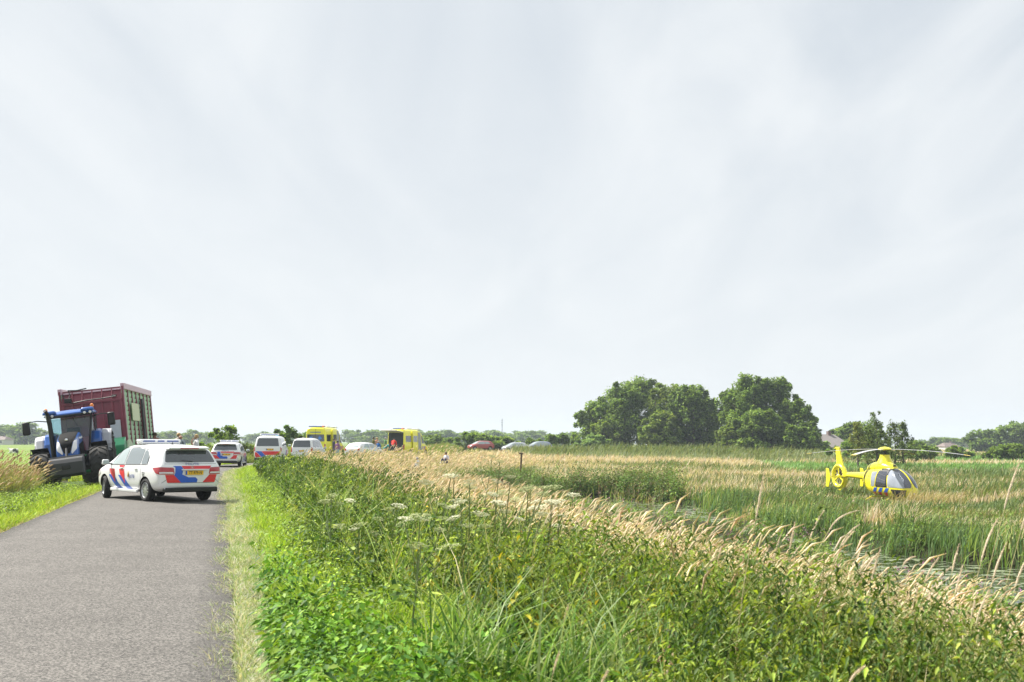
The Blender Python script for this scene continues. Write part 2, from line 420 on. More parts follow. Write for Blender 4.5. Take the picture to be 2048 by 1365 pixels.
# ------------------------------------------------------------------ vegetation generators (numpy)
VG = veg_mat('grass_blades', .30, .6, .15); VL = veg_mat('herb_leaves', .24, .55, .14); VT = veg_mat('tree_leaves', .35, .7, .12)
def rnd(a, b, n): return rng.uniform(a, b, n)
def scat(n, y0, y1, e0=None, e1=None, margin=5, side=1):
    """points whose density falls with distance; e0..e1 = offset from the road edge"""
    y = np.exp(rng.uniform(math.log(y0), math.log(y1), n))
    if e0 is None:
        x = rng.uniform(-1, 1, n) * (.47 * y + margin)
    else:
        e = rng.uniform(e0, e1, n)
        x = xc(y) + side * (1.9 + e) * np.sqrt(1 + slope(y) ** 2)
    return x, y
def inview(x, y, m=3.0): return np.abs(x) < .46 * y + m
def blades(x, y, h, wd, lean, col, tip=None, z=None, segs=2, bend=1.0):
    """(n,) arrays; lean (n,2); col (n,3) -> V,F,C"""
    n = len(x); z0 = zt(x, y) - .02 if z is None else z
    a = rng.uniform(0, 2 * math.pi, n); wx, wy = np.cos(a) * wd * .5, np.sin(a) * wd * .5
    ts = [0, .55, 1.0] if segs == 2 else [0, .35, .7, 1.0]
    Vs = []; Cs = []
    tip = col if tip is None else tip
    for t_ in ts:
        bx = x + lean[:, 0] * h * t_ ** (1 + bend); by = y + lean[:, 1] * h * t_ ** (1 + bend)
        bz = z0 + h * t_ * (1 - .25 * t_ * np.hypot(lean[:, 0], lean[:, 1]))
        k = 1 - .88 * t_ ** 1.6
        for s in (-1, 1):
            Vs.append(np.stack([bx + s * wx * k, by + s * wy * k, bz], 1)); Cs.append(col * (1 - t_) + tip * t_)
    m = len(ts) * 2
    V = np.stack(Vs, 1).reshape(-1, 3); C = np.stack(Cs, 1).reshape(-1, 3)
    base = (np.arange(n) * m)[:, None, None]
    q = np.array([[2 * i, 2 * i + 1, 2 * i + 3, 2 * i + 2] for i in range(len(ts) - 1)])[None]
    return V, (base + q).reshape(-1, 4), C
def leaves(P, D, ln, wd, col, droop=.25):
    """folded rhombic leaves: P base (n,3), D unit direction, two triangles as quads with a raised fold"""
    n = len(P)
    up = np.tile([0, 0, 1.0], (n, 1)) + rng.normal(0, .35, (n, 3))
    S = np.cross(D, up); S /= np.linalg.norm(S, axis=1, keepdims=True) + 1e-9
    Nn = np.cross(S, D)
    ln = ln[:, None]; wd = wd[:, None]
    mid = P + D * ln * .45
    a = mid + S * wd * .5 - Nn * wd * .12; c = mid - S * wd * .5 - Nn * wd * .12
    tip = P + D * ln + np.array([0, 0, -1.0]) * ln * droop
    V = np.stack([P, a, tip, c], 1).reshape(-1, 3)
    b = (np.arange(n) * 4)[:, None]
    F = np.concatenate([b + np.array([[0, 1, 2]]), b + np.array([[0, 2, 3]])], 0)
    return V, F, np.repeat(col, 4, 0)
class Bag:
    def __init__(s): s.V = []; s.F = []; s.C = []; s.n = 0
    def add(s, V, F, C):
        if F.shape[1] == 4 and s.F and s.F[0].shape[1] == 3: F = np.concatenate([F[:, [0, 1, 2]], F[:, [0, 2, 3]]], 0)
        if F.shape[1] == 3 and s.F and s.F[0].shape[1] == 4: s.F = [np.concatenate([f[:, [0, 1, 2]], f[:, [0, 2, 3]]], 0) for f in s.F]
        s.V.append(V); s.F.append(F + s.n); s.C.append(C); s.n += len(V)
    def out(s, name, m, label=None, cat=None, kind='stuff', parent=None):
        o = np_mesh(name, np.concatenate(s.V), np.concatenate(s.F), np.concatenate(s.C), m, parent)
        if not parent: tag(o, label, cat, kind=kind)
        return o
def q2t(F): return np.concatenate([F[:, [0, 1, 2]], F[:, [0, 2, 3]]], 0)
def pal(n, cols, jit=.18):
    cols = np.array(cols, float); i = rng.integers(0, len(cols), n)
    return 1.06 * cols[i] * (1 + rng.uniform(-1.25 * jit, 1.25 * jit, (n, 1))) * (1 + rng.uniform(-.06, .06, (n, 3)))
WIND = np.array([.28, -.06])
def windy(n, s=.25, w_=1.0): return WIND * w_ + rng.normal(0, s, (n, 2))
def cone(px_, py_, H, r, y0=0): return None

GREEN = [(.20, .28, .05), (.13, .21, .04), (.21, .30, .06), (.11, .17, .05)]
LUSH = [(.36, .50, .05), (.26, .40, .04), (.44, .56, .10), (.18, .29, .035)]
STRAW = [(.52, .45, .29), (.45, .39, .24), (.60, .53, .37), (.38, .32, .18)]
OLIVE = [(.20, .22, .07), (.26, .24, .09), (.15, .19, .05), (.32, .27, .13)]
DARKG = [(.06, .11, .03), (.08, .14, .035), (.12, .18, .05), (.05, .09, .03)]
NETTLE = [(.12, .20, .025), (.18, .26, .03), (.28, .37, .05), (.055, .105, .02), (.34, .41, .08), (.08, .14, .025)]
REED = [(.11, .20, .07), (.08, .15, .06), (.17, .24, .10), (.24, .27, .13), (.06, .11, .04)]

# --- short verge grass, dry next to the tarmac
g = Bag()
x, y = scat(115000, 5.5, 85, -.16, 1.05)
dry = rng.random(len(x)) < np.clip(.88 - .62 * (off(x, y) - 1.9) + .9 * (fbm(x, y, 1.1, 2) - .5), .08, .95)
c = np.where(dry[:, None], pal(len(x), [(.60, .57, .47), (.50, .47, .36), (.66, .64, .55), (.42, .46, .30), (.34, .41, .22), (.28, .38, .16)]), pal(len(x), [(.24, .36, .10), (.30, .40, .15), (.18, .30, .06)]))
h = rnd(.04, .13, len(x)) * (.7 + .8 * vn(x, y, 1.5, 9)) * (1 + .012 * y)
g.add(*blades(x, y, h, rnd(.004, .009, len(x)) * (1 + .06 * y), rng.normal(0, .8, (len(x), 2)), c))
x, y = scat(22000, 5.5, 70, -.1, .3, side=-1)
g.add(*blades(x, y, rnd(.04, .12, len(x)), rnd(.006, .01, len(x)) * (1 + .05 * y), rng.normal(0, .6, (len(x), 2)), pal(len(x), STRAW + LUSH)))
g.out('verge_grass', VG, 'short half dry grass along both edges of the tarmac', 'grass')

# --- lush grass
g = Bag()
x, y = scat(120000, 5.5, 75, .4, 2.0)
e = off(x, y) - 1.9
keep = rng.random(len(x)) < np.clip(.05 + 1.0 * sst(.4, .95, e) - .5 * sst(1.2 + .4 * sst(15, 30, y), 2.0, e) + .5 * (fbm(x, y, .9, 12) - .5), .05, 1); x, y, e = x[keep], y[keep], e[keep]
n = len(x); h = rnd(.12, .34, n) * (.5 + 1.0 * vn(x, y, .9, 6)) * (.55 + .5 * e)
pal_ = pal(n, LUSH + [(.33, .42, .15)], .25)
g.add(*blades(x, y, h, rnd(.006, .013, n) * (1 + .05 * y), windy(n, .55, .8), pal_, segs=3))
x, y = scat(105000, 5.5, 80, .15, 4.2, side=-1); n = len(x)
e = -off(x, y) - 1.9
keep = ~((y > 40) & (y < 58) & (e > 1.0)); x, y, e = x[keep], y[keep], e[keep]; n = len(x)
h = rnd(.10, .26, n) * (.6 + .9 * vn(x, y, .7, 16)) * (1 + .12 * e)
g.add(*blades(x, y, h, rnd(.008, .014, n) * (1 + .05 * y), windy(n, .5, .6), pal(n, LUSH + [(.36, .44, .08), (.30, .33, .10)], .25), segs=3))
# pasture beyond the tractor
x = rnd(-150, -20, 30000); y = np.exp(rnd(math.log(45), math.log(260), 30000)); k = (off(x, y) < -10) & inview(x, y); x, y = x[k], y[k]; n = len(x)
g.add(*blades(x, y, rnd(.12, .25, n), .02 + .0007 * y, windy(n, .4), pal(n, [(.26, .38, .06), (.30, .42, .08), (.22, .34, .05)])))
g.out('lush_grass', VG, 'bright green grass on the verges and the pasture', 'grass')

# --- ground cover leaves near the camera
def leafy(n, x, y, hh, npl, l0, l1, wr, cols, zlo=.15, out_=.12, droop=.3, yellow=.0):
    """n plants at x,y with height hh and npl leaves each; returns stems and leaves"""
    X_ = np.repeat(x, npl); Y_ = np.repeat(y, npl); H_ = np.repeat(hh, npl); ln_ = np.repeat(windy(n, .10, .35), npl, 0)
    t_ = rng.uniform(zlo, 1, n * npl); a = rng.uniform(0, 2 * math.pi, n * npl)
    r_ = rng.uniform(0, out_, n * npl)
    Zb = np.repeat(zt(x, y), npl)
    P = np.stack([X_ + ln_[:, 0] * H_ * t_ ** 2 + np.cos(a) * r_, Y_ + ln_[:, 1] * H_ * t_ ** 2 + np.sin(a) * r_, Zb + H_ * t_], 1)
    el = rng.uniform(-.75, .5, n * npl)
    D = np.stack([np.cos(a) * np.cos(el), np.sin(a) * np.cos(el), np.sin(el)], 1)
    L_ = rng.uniform(l0, l1, n * npl) * (1.15 - .55 * t_)
    cols_ = np.repeat(pal(n, cols, .2), npl, 0) * rng.uniform(.6, 1.22, (n * npl, 1))
    if yellow:
        yl = (rng.random(n * npl) < yellow) & (t_ < .75)
        cols_[yl] = np.array([.62, .50, .05]) * rng.uniform(.7, 1.1, (yl.sum(), 1))
    return leaves(P, D, L_, L_ * wr, cols_, droop)
def patch(x, y):      # the low leafy patch at the bottom of the picture
    e = off(x, y) - 1.9
    return (e > .35) & (e < 2.1 + .35 * np.sin(y * 2)) & (y < 10.4 + .5 * np.sin(x * 3)) & (y > 3)
g = Bag()
x, y = scat(6500, 5, 14, .35, 2.9); k = patch(x, y) | ((rng.random(len(x)) < .3) & (off(x, y) - 1.9 < 1.6)); x, y = x[k], y[k]; n = len(x)
V_, F_, C_ = leafy(n, x, y, rnd(.12, .5, n) * (.45 + .9 * vn(x, y, 1.6, 3)), 13, .035, .12, .55, [(.08, .19, .02), (.12, .26, .025), (.18, .34, .04), (.05, .13, .02), (.24, .36, .05)], .25, .16)
g.add(V_, F_, C_)
# leafy plants mixed in along the far part of the verge, left and right
for a_ in ((5500, 9, 45, .8, 2.4, 1), (3500, 18, 42, .8, 4.5, -1)):
    x, y = scat(a_[0], a_[1], a_[2], a_[3], a_[4], side=a_[5]); n = len(x)
    if a_[5] < 0:
        k = ~((y > 40) & (y < 58)); x, y = x[k], y[k]; n = len(x)
    g.add(*leafy(n, x, y, rnd(.2, .5, n), 12, .05, .10, .5, LUSH[:2] + GREEN, .3, .12))
g.out('leafy_ground_cover', VL, 'low leafy green plants covering the bank beside the verge', 'ground cover')

# --- tall nettles and herbs on the bank
def bank_h(x, y):
    e = off(x, y) - 1.9
    return (1.0 - .10 * sst(35, 60, y)) * (.72 + .5 * sst(.9, 3.4, e) + .15 * sst(4, 7, e)) * (.72 + .5 * fbm(x, y, .5, 21)) * (1 - .25 * (1 - sst(14, 30, y)) * sst(9, 14, y))
g = Bag(); gs = Bag()
for (n0, y0, y1, e0, e1, npl, l0, l1, wf_) in ((6800, 4.2, 10, 1.2, 9.6, 34, .055, .10, 1), (7500, 9, 20, .8, 9.0, 30, .06, .11, 1), (6500, 18, 42, 1.1, 7.6, 22, .09, .17, 1), (7500, 38, 140, 1.3, 6.8, 16, .16, .32, 1)):
    x, y = scat(n0, y0, y1, e0, e1); e = off(x, y) - 1.9
    k = inview(x, y, 2) & ~patch(x, y) & (rng.random(len(x)) < sst(.7 + .6 * sst(14, 30, y), 1.6 + .7 * sst(14, 30, y), e) * (1 - .8 * sst(7.0, 8.8, e)) + .02)
    k &= rng.random(len(x)) < (.10 + 1.0 * sst(.38, .58, fbm(x, y, .9, 31)))
    k &= ~((y > 10.5) & (rng.random(len(x)) < sst(4.3 - 1.7 * sst(45, 75, y), 5.6 - 1.7 * sst(45, 75, y), e)))
    x, y = x[k], y[k]; n = len(x); hh = bank_h(x, y) * rnd(.55, 1.18, n) * (.72 + .5 * vn(x, y, 2.2, 33))
    right = sst(1.5, 5, x)[:, None] * (y < 13)[:, None]
    V_, F_, C_ = leafy(n, x, y, hh, npl, l0, l1, .36, NETTLE, .10, .07, .5, .015)
    tone = np.repeat((.62 + .85 * fbm(x, y, .8, 35))[:, None], npl * 4, 0); C_ = C_ * tone * np.array([1.0 + 0, 1, 1]) 
    g.add(V_, F_, C_)
    # more olive, paler plants toward the lower right
    gs.add(*(lambda a: (a[0], q2t(a[1]), a[2]))(blades(x, y, hh, .010 + .0006 * y, windy(n, .10, .35), pal(n, [(.13, .18, .05), (.22, .20, .09), (.18, .24, .07)]))))
for n0, y0, y1, l0, l1 in ((700, 5, 16, .04, .075), (1000, 14, 42, .06, .13), (260, 40, 90, .14, .24)):
    x, y = scat(n0, y0, y1, .9 + .3 * (y0 > 10), 6.0); k = ~patch(x, y); x, y = x[k], y[k]; n = len(x)
    g.add(*leafy(n, x, y, bank_h(x, y) * rnd(1.0, 1.32, n), 46, l0, l1, .42, [(.06, .115, .025), (.09, .16, .03), (.045, .09, .02), (.13, .20, .04)], .35, .045, .55))
# seed clusters at nettle tops: pale olive
x, y = scat(5600, 4.5, 16, 3.2, 9.6); k = inview(x, y, 1); x, y = x[k], y[k]; n = len(x)
g.add(*leafy(n, x, y, bank_h(x, y) * rnd(.9, 1.12, n), 30, .02, .05, .35, [(.28, .32, .12), (.33, .34, .15), (.22, .29, .09)], .55, .07, .6))
# olive narrow-leaved plants (lower right)
x, y = scat(5200, 4.0, 14, 3.6, 9.5); k = inview(x, y, 1) & (x > 1.0); x, y = x[k], y[k]; n = len(x)
g.add(*leafy(n, x, y, bank_h(x, y) * rnd(.75, 1.15, n), 26, .06, .11, .26, [(.17, .25, .07), (.22, .29, .10), (.13, .21, .06), (.27, .30, .12)], .2, .05, .2, .012))
# plants with big yellowing leaves, brown dead stalks
x = rng.uniform(-.7, 1.3, 230); y = rng.uniform(7.8, 11.2, 230); k = ~patch(x, y); x, y = x[k], y[k]; n = len(x)
g.add(*leafy(n, x, y, rnd(.65, 1.15, n), 8, .06, .11, .62, [(.55, .44, .05), (.30, .36, .05), (.18, .28, .04), (.14, .24, .035), (.24, .34, .05)], .25, .1, .8))
x, y = scat(700, 6, 30, 1.6, 9); k = ~patch(x, y); x, y = x[k], y[k]; n = len(x)
g.add(*leafy(n, x, y, bank_h(x, y) * rnd(.8, 1.1, n), 26, .02, .045, .5, [(.20, .12, .06), (.28, .17, .09), (.14, .09, .05)], .55, .035, .4))
g.out('bank_herbs', VL, 'tall green nettles and herbs growing on the bank right of the road', 'herbs')
# long grass among the herbs
x, y = scat(34000, 4.5, 34, 1.4, 9); k = inview(x, y, 1) & ~patch(x, y); x, y = x[k], y[k]; n = len(x)
a_ = blades(x, y, rnd(.4, 1.15, n) * (.6 + .8 * vn(x, y, 1.3, 37)), .009 + .0006 * y, windy(n, .5, 1.1), pal(n, [(.20, .33, .07), (.30, .40, .13), (.14, .25, .05), (.48, .45, .26), (.38, .48, .2)]), segs=3)
gs.add(a_[0], q2t(a_[1]), a_[2])
gs.out('herb_stems', VG, 'stems and long grass between the herbs of the bank', 'grass')

# tufts of long arching blades and big dark leaves near the camera
gt = Bag()
for cx0, cy0, rr0, n0 in ((1.0, 8.2, .5, 330), (1.6, 7.3, .5, 260), (2.3, 6.6, .5, 160), (-.3, 7.4, .35, 160), (.5, 7.2, .4, 260)):
    x = cx0 + rng.normal(0, rr0 * .55, n0); y = cy0 + rng.normal(0, rr0 * .55, n0); n = n0
    a = rng.uniform(0, 6.283, n); L_ = rng.uniform(.25, .85, (n, 1)); ln_ = np.stack([np.cos(a), np.sin(a)], 1) * L_ + WIND * .9
    gt.add(*blades(x, y, rnd(.5, 1.1, n), rnd(.010, .022, n), ln_, pal(n, [(.16, .28, .07), (.24, .36, .12), (.11, .21, .05), (.36, .44, .24), (.08, .16, .05)]), segs=3, bend=1.6))
gt.out('arching_grass', VG, 'tufts of long arching green blades among the nearest herbs', 'grass')
gb = Bag()
for cx0, cy0, n0, r0 in ((-1.6, 10.4, 60, .5), (-.9, 9.9, 50, .45), (-2.2, 12.2, 40, .5), (.1, 9.0, 40, .4), (2.6, 6.2, 30, .5), (-2.6, 15.5, 40, .6)):
    x = cx0 + rng.normal(0, r0, n0); y = cy0 + rng.normal(0, r0, n0); k = off(x, y) > 2.75; x, y = x[k], y[k]; n0 = len(x)
    gb.add(*leafy(n0, x, y, rnd(.25, .6, n0), 7, .09, .17, .5, [(.05, .115, .03), (.08, .16, .035), (.12, .21, .05)], .3, .1, .45))
gb.out('broad_leaves', VL, 'clumps of broad dark green dock leaves at the foot of the bank', 'leaves')
# --- golden reed canary grass
def plumes(bag, x, y, h, hl, hw, cols, lean, stemc=(.34, .33, .14), nose=.35):
    n = len(x); z0 = zt(x, y)
    a_ = blades(x, y, h, .006 + .0007 * y, lean, pal(n, [stemc]), z=z0 - .02, bend=1.0)
    bag.add(a_[0], q2t(a_[1]), a_[2])
    # head: a four sided spindle continuing the stem, nodding with the wind
    ln_ = np.hypot(lean[:, 0], lean[:, 1])
    top = np.stack([x + lean[:, 0] * h, y + lean[:, 1] * h, z0 + h * (1 - .25 * ln_)], 1)
    D = np.stack([lean[:, 0] * 2, lean[:, 1] * 2, np.ones(n)], 1); D[:, :2] += rng.normal(0, .12, (n, 2))
    D /= np.linalg.norm(D, axis=1, keepdims=True)
    D2 = D + np.stack([WIND[0] + 0 * x, WIND[1] + 0 * x, -.35 + 0 * x], 1) * nose * 3; D2 /= np.linalg.norm(D2, axis=1, keepdims=True)
    S = np.cross(D, np.array([0, 1.0, .1])); S /= np.linalg.norm(S, axis=1, keepdims=True); T = np.cross(D, S)
    p0 = top - D * .02; p1 = top + D * hl[:, None] * .5; p2 = p1 + D2 * hl[:, None] * .5
    Vs = []
    for p, r in ((p0, .35), (p1, 1.0), (p2, .15)):
        for u, v in ((1, 0), (0, 1), (-1, 0), (0, -1)):
            Vs.append(p + (S * u + T * v) * hw[:, None] * r * .5)
    V = np.stack(Vs, 1).reshape(-1, 3); b = (np.arange(n) * 12)[:, None, None]
    q = np.array([[4 * i + k, 4 * i + (k + 1) % 4, 4 * i + 4 + (k + 1) % 4, 4 * i + 4 + k] for i in range(2) for k in range(4)])[None]
    bag.add(V, q2t((b + q).reshape(-1, 4)), np.repeat(pal(n, cols), 12, 0))
GOLD = [(.64, .54, .37), (.70, .60, .43), (.56, .45, .29), (.76, .66, .50), (.48, .43, .25)]
g = Bag()
for n0, y0, y1, e0, e1, hs in ((21000, 8.5, 30, 4.2, 12.5, 1), (19000, 26, 60, 4.0, 12.0, 1), (17000, 46, 115, 2.9, 13.0, 1.0)):
    x, y = scat(n0, y0, y1, e0, e1); dd, ss = ditch(x, y); e = off(x, y) - 1.9
    k = inview(x, y) & (dd > .8) & ~((ss > 0) & (dd < 4)) & (rng.random(len(x)) < (.12 + .9 * sst(.33, .58, fbm(x, y, .22, 41))) * .8) & (rng.random(len(x)) < sst(e0 - .4, e0 + 2, e))
    k &= rng.random(len(x)) < 1 - .72 * sst(8.2, 9.6, e + 2.2 * (fbm(x, y, .35, 43) - .5)) * (y < 48)
    x, y, dd = x[k], y[k], dd[k]; n = len(x); lo = .42 + .58 * sst(3, 7, dd) + .3 * sst(36, 42, y) * (1 - sst(60, 64, y)) * (1 - sst(3, 7, dd))
    plumes(g, x, y, lo * rnd(.75, 1.42, n) * (1 + .003 * y), rnd(.14, .24, n) * (1 + .004 * y), rnd(.012, .020, n) * (1 + .022 * y), GOLD, windy(n, .13, 1.5))
    x2 = x + rng.normal(0, .4, n); y2 = y + rng.normal(0, .4, n)
    a_ = blades(np.tile(x2, 3), np.tile(y2, 3) + rng.normal(0, .3, 3 * n), np.tile(lo, 3) * rnd(.45, .95, 3 * n), .008 + .0009 * np.tile(y, 3), windy(3 * n, .35, 1.2), pal(3 * n, [(.45, .37, .19), (.34, .33, .13), (.26, .31, .10), (.5, .42, .25)]))
    g.add(a_[0], q2t(a_[1]), a_[2])
x, y = scat(1500, 7, 40, 2.4, 6.5); k = ~patch(x, y); x, y = x[k], y[k]; n = len(x)       # single plumes among the herbs
plumes(g, x, y, rnd(1.0, 1.5, n), rnd(.12, .2, n), rnd(.010, .016, n) * (1 + .02 * y), GOLD, windy(n, .14, 1.3))
g.out('golden_grass', VG, 'golden reed grass with nodding plumes leaning in the wind', 'reed grass')

# --- banks of the ditch: reeds, willowherb
g = Bag()
x, y = scat(150000, 14, 110, None); dd, ss = ditch(x, y); e = off(x, y) - 1.9
k = inview(x, y) & (e > 7.5) & (dd > -.35) & (dd < 13) & (rng.random(len(x)) < np.where(ss > 0, 1.1 - .07 * dd, np.clip(.35 - dd * .1, .0, 1)))
x, y, dd, ss = x[k], y[k], dd[k], ss[k]; n = len(x)
hh = np.where(ss > 0, rnd(.5, 1.2, n) * (.45 + .9 * fbm(x, y, .3, 51)) * (1 - .3 * sst(5, 12, dd)) * (1 - .45 * sst(12, 15, x) * sst(35, 45, y) * (1 - .6 * sst(24, 28, x))), rnd(.12, .4, n))
mix = fbm(x, y, .22, 52)[:, None]
cc = np.where((mix > .7) | ((dd[:, None] > 7) & (mix > .58)), pal(n, STRAW + OLIVE), np.where(mix > .52, pal(n, GREEN + REED), pal(n, DARKG + REED[:2])))
a_ = blades(x, y, hh, .012 + .0011 * y, windy(n, .22, .6), cc, tip=cc * 1.15 + .02)
g.add(a_[0], q2t(a_[1]), a_[2])
g.out('ditch_reeds', VG, 'green and brown reeds standing along the ditch banks', 'reeds')
g = Bag()
x, y = scat(9500, 14, 70, None); dd, ss = ditch(x, y); e = off(x, y) - 1.9
k = inview(x, y) & (e > 7) & (dd > -.1) & (dd < np.where(ss > 0, 9, np.where((y > 26) & (y < 46), 1.8, 5.5))) & (rng.random(len(x)) < np.where(ss > 0, .75, .95)); x, y, ss = x[k], y[k], ss[k]; n = len(x)
hh = rnd(.6, 1.15, n) * np.where(ss > 0, 1, .55 + .3 * sst(36, 42, y) * (1 - sst(60, 64, y)))
g.add(*leafy(n, x, y, hh, 22, .09, .17, .3, [(.20, .32, .06), (.26, .36, .09), (.15, .26, .05)], .1, .10, .3))
x, y = scat(30000, 55, 96, None); dd, ss = ditch(x, y)                # willow scrub behind the open water
cl = fbm(x, y, .35, 77)
k = (ss > 0) & (dd > .2) & (dd < 4.5) & (x < 9) & (x > -4) & (cl > .42) & (rng.random(len(x)) < .5); x, y = x[k], y[k]; n = len(x)
g.add(*leafy(n, x, y, rnd(1.1, 2.0, n) * (.6 + .8 * vn(x, y, .4, 79)), 30, .14, .26, .45, [(.12, .23, .04), (.09, .17, .04), (.17, .28, .05), (.16, .15, .07)], .05, .35, .2))
x = rng.uniform(-3, 10.5, 2600); y = rng.uniform(66, 84, 2600); dd, ss = ditch(x, y); k = (ss > 0) & (dd > .1) & (dd < 6.5) & (fbm(x, y, .28, 78) > .40); x, y = x[k], y[k]; n = len(x)
g.add(*leafy(n, x, y, rnd(1.0, 2.0, n) * (.5 + .9 * vn(x, y, .35, 79)), 40, .12, .22, .5, [(.11, .20, .035), (.07, .13, .03), (.17, .26, .05), (.14, .12, .05)], .03, .32, .25))
for s0, s1, n0 in ((20, 40, 900), (38, 66, 1300)):                     # rough leafy clumps along the far bank
    x, y = scat(n0 * 9, s0, s1, None); dd, ss = ditch(x, y); k = (ss > 0) & (dd > 0) & (dd < 7) & (fbm(x, y, .4, 83) > .56) & inview(x, y) & ((x < 17) | (x > 27) | (y < 45)); x, y = x[k], y[k]; n = len(x)
    g.add(*leafy(n, x, y, rnd(.7, 1.45, n) * (1 - .3 * sst(40, 60, y)), 34, .08, .16, .36, [(.09, .17, .03), (.055, .11, .025), (.16, .24, .05), (.13, .11, .05)], .05, .16, .3))
x, y = scat(5200, 14, 46, 8.5, 16); dd, ss = ditch(x, y); k = (ss < 0) & (dd > .2) & inview(x, y) & (fbm(x, y, .35, 85) > .40); x, y = x[k], y[k]; n = len(x)
g.add(*leafy(n, x, y, rnd(.35, .8, n) * (.55 + .45 * sst(1.5, 6, dd[k])), 20, .06, .13, .28, [(.20, .31, .06), (.26, .36, .09), (.15, .25, .04)], .1, .08, .3))
g.out('waterside_herbs', VL, 'leafy willowherb and scrub by the ditch water', 'herbs')
g = Bag()
x, y = scat(3600, 15, 62, None); dd, ss = ditch(x, y); e = off(x, y) - 1.9
k = inview(x, y) & (e > 7) & (dd > 0) & (dd < 6) & (rng.random(len(x)) < np.where(ss > 0, .15, .8) * sst(.42, .6, fbm(x, y, .3, 61))); x, y = x[k], y[k]; n = len(x)
g.add(*leafy(n, x, y, rnd(.45, .85, n), 12, .035, .06, .8, [(.50, .18, .42), (.58, .25, .50), (.42, .16, .34)], .82, .05, .2))
# yellow ragwort dots and pale seed heads on both sides
for n0, a0, a1, e0, e1, sd_, cc_ in ((500, 20, 42, 2.4, 7.5, -1, [(.65, .50, .04), (.7, .6, .1)]), (160, 9, 50, 2, 6, 1, [(.72, .5, .04)]), ):
    x, y = scat(n0, a0, a1, e0, e1, side=sd_); n = len(x)
    g.add(*leafy(n, x, y, rnd(.5, 1.1, n), 6, .03, .06, .9, cc_, .6, .07, .1))
g.out('wild_flowers', VL, 'pink willowherb and small yellow flowers by ditch and verge', 'flowers')

# --- tall rank grass left of the road, in front of the tractor
g = Bag(); gl = Bag()
def lkeep(x, y):
    e = -off(x, y) - 1.9
    return (e > 2.2 + .3 * np.sin(y) + np.maximum(0, 38 - y) * .22) & (e < 14) & ~((y > 39.4) & (y < 60) & (e < 7.5))
x, y = scat(105000, 20, 62, 1.9, 13, side=-1); k = lkeep(x, y) & (x > -.47 * y - 3) & ~((y > 44) & (rng.random(len(x)) < .6)); x, y = x[k], y[k]; n = len(x); e = -off(x, y) - 1.9
hh = rnd(.9, 1.7, n) * (.72 + .5 * fbm(x, y, .5, 71)) * (.62 + .38 * sst(2.2, 4.5, e)) * (1 - .35 * sst(42, 50, y))
cc = np.where((fbm(x, y, .6, 72) > .56)[:, None], pal(n, OLIVE + STRAW[:1]), pal(n, GREEN + OLIVE[:2] + DARKG[:2]))
a_ = blades(x, y, hh, .012 + .0011 * y, windy(n, .3, .8), cc, tip=cc * .6 + np.array([.42, .34, .2]) * .4)
g.add(a_[0], q2t(a_[1]), a_[2])
k = rng.random(n) < .16; plumes(g, x[k], y[k], hh[k] * 1.15, rnd(.12, .2, k.sum()), rnd(.02, .035, k.sum()) * 1.5, [(.48, .37, .22), (.40, .28, .17), (.55, .45, .3)], windy(k.sum(), .15, 1.4))
# hedge of reeds left of the road farther on
x, y = scat(70000, 72, 180, 2.4, 9, side=-1); n = len(x); e = -off(x, y) - 1.9
hh = rnd(1.0, 2.0, n) * (.7 + .7 * fbm(x, y, .12, 81)) * (.5 + .5 * sst(2.4, 5, e)) * .95 * (.3 + .7 * sst(72, 86, y))
cc = pal(n, OLIVE[:3] + GREEN[:2] + [(.22, .28, .09)])
a_ = blades(x, y, hh, .03 + .0009 * y, windy(n, .25, .7), cc, tip=cc * 1.1)
g.add(a_[0], q2t(a_[1]), a_[2])
g.out('rank_grass', VG, 'tall olive and straw coloured grass left of the road', 'grass')
x, y = scat(1500, 22, 41, 2.6, 8, side=-1); n = len(x)
gl.add(*leafy(n, x, y, rnd(.3, .95, n), 22, .05, .12, .4, GREEN + OLIVE[:1], .1, .1, .3))
gl.out('left_verge_herbs', VL, 'dock and nettle leaves among the tall grass left of the road', 'herbs').name = 'verge_herbs'

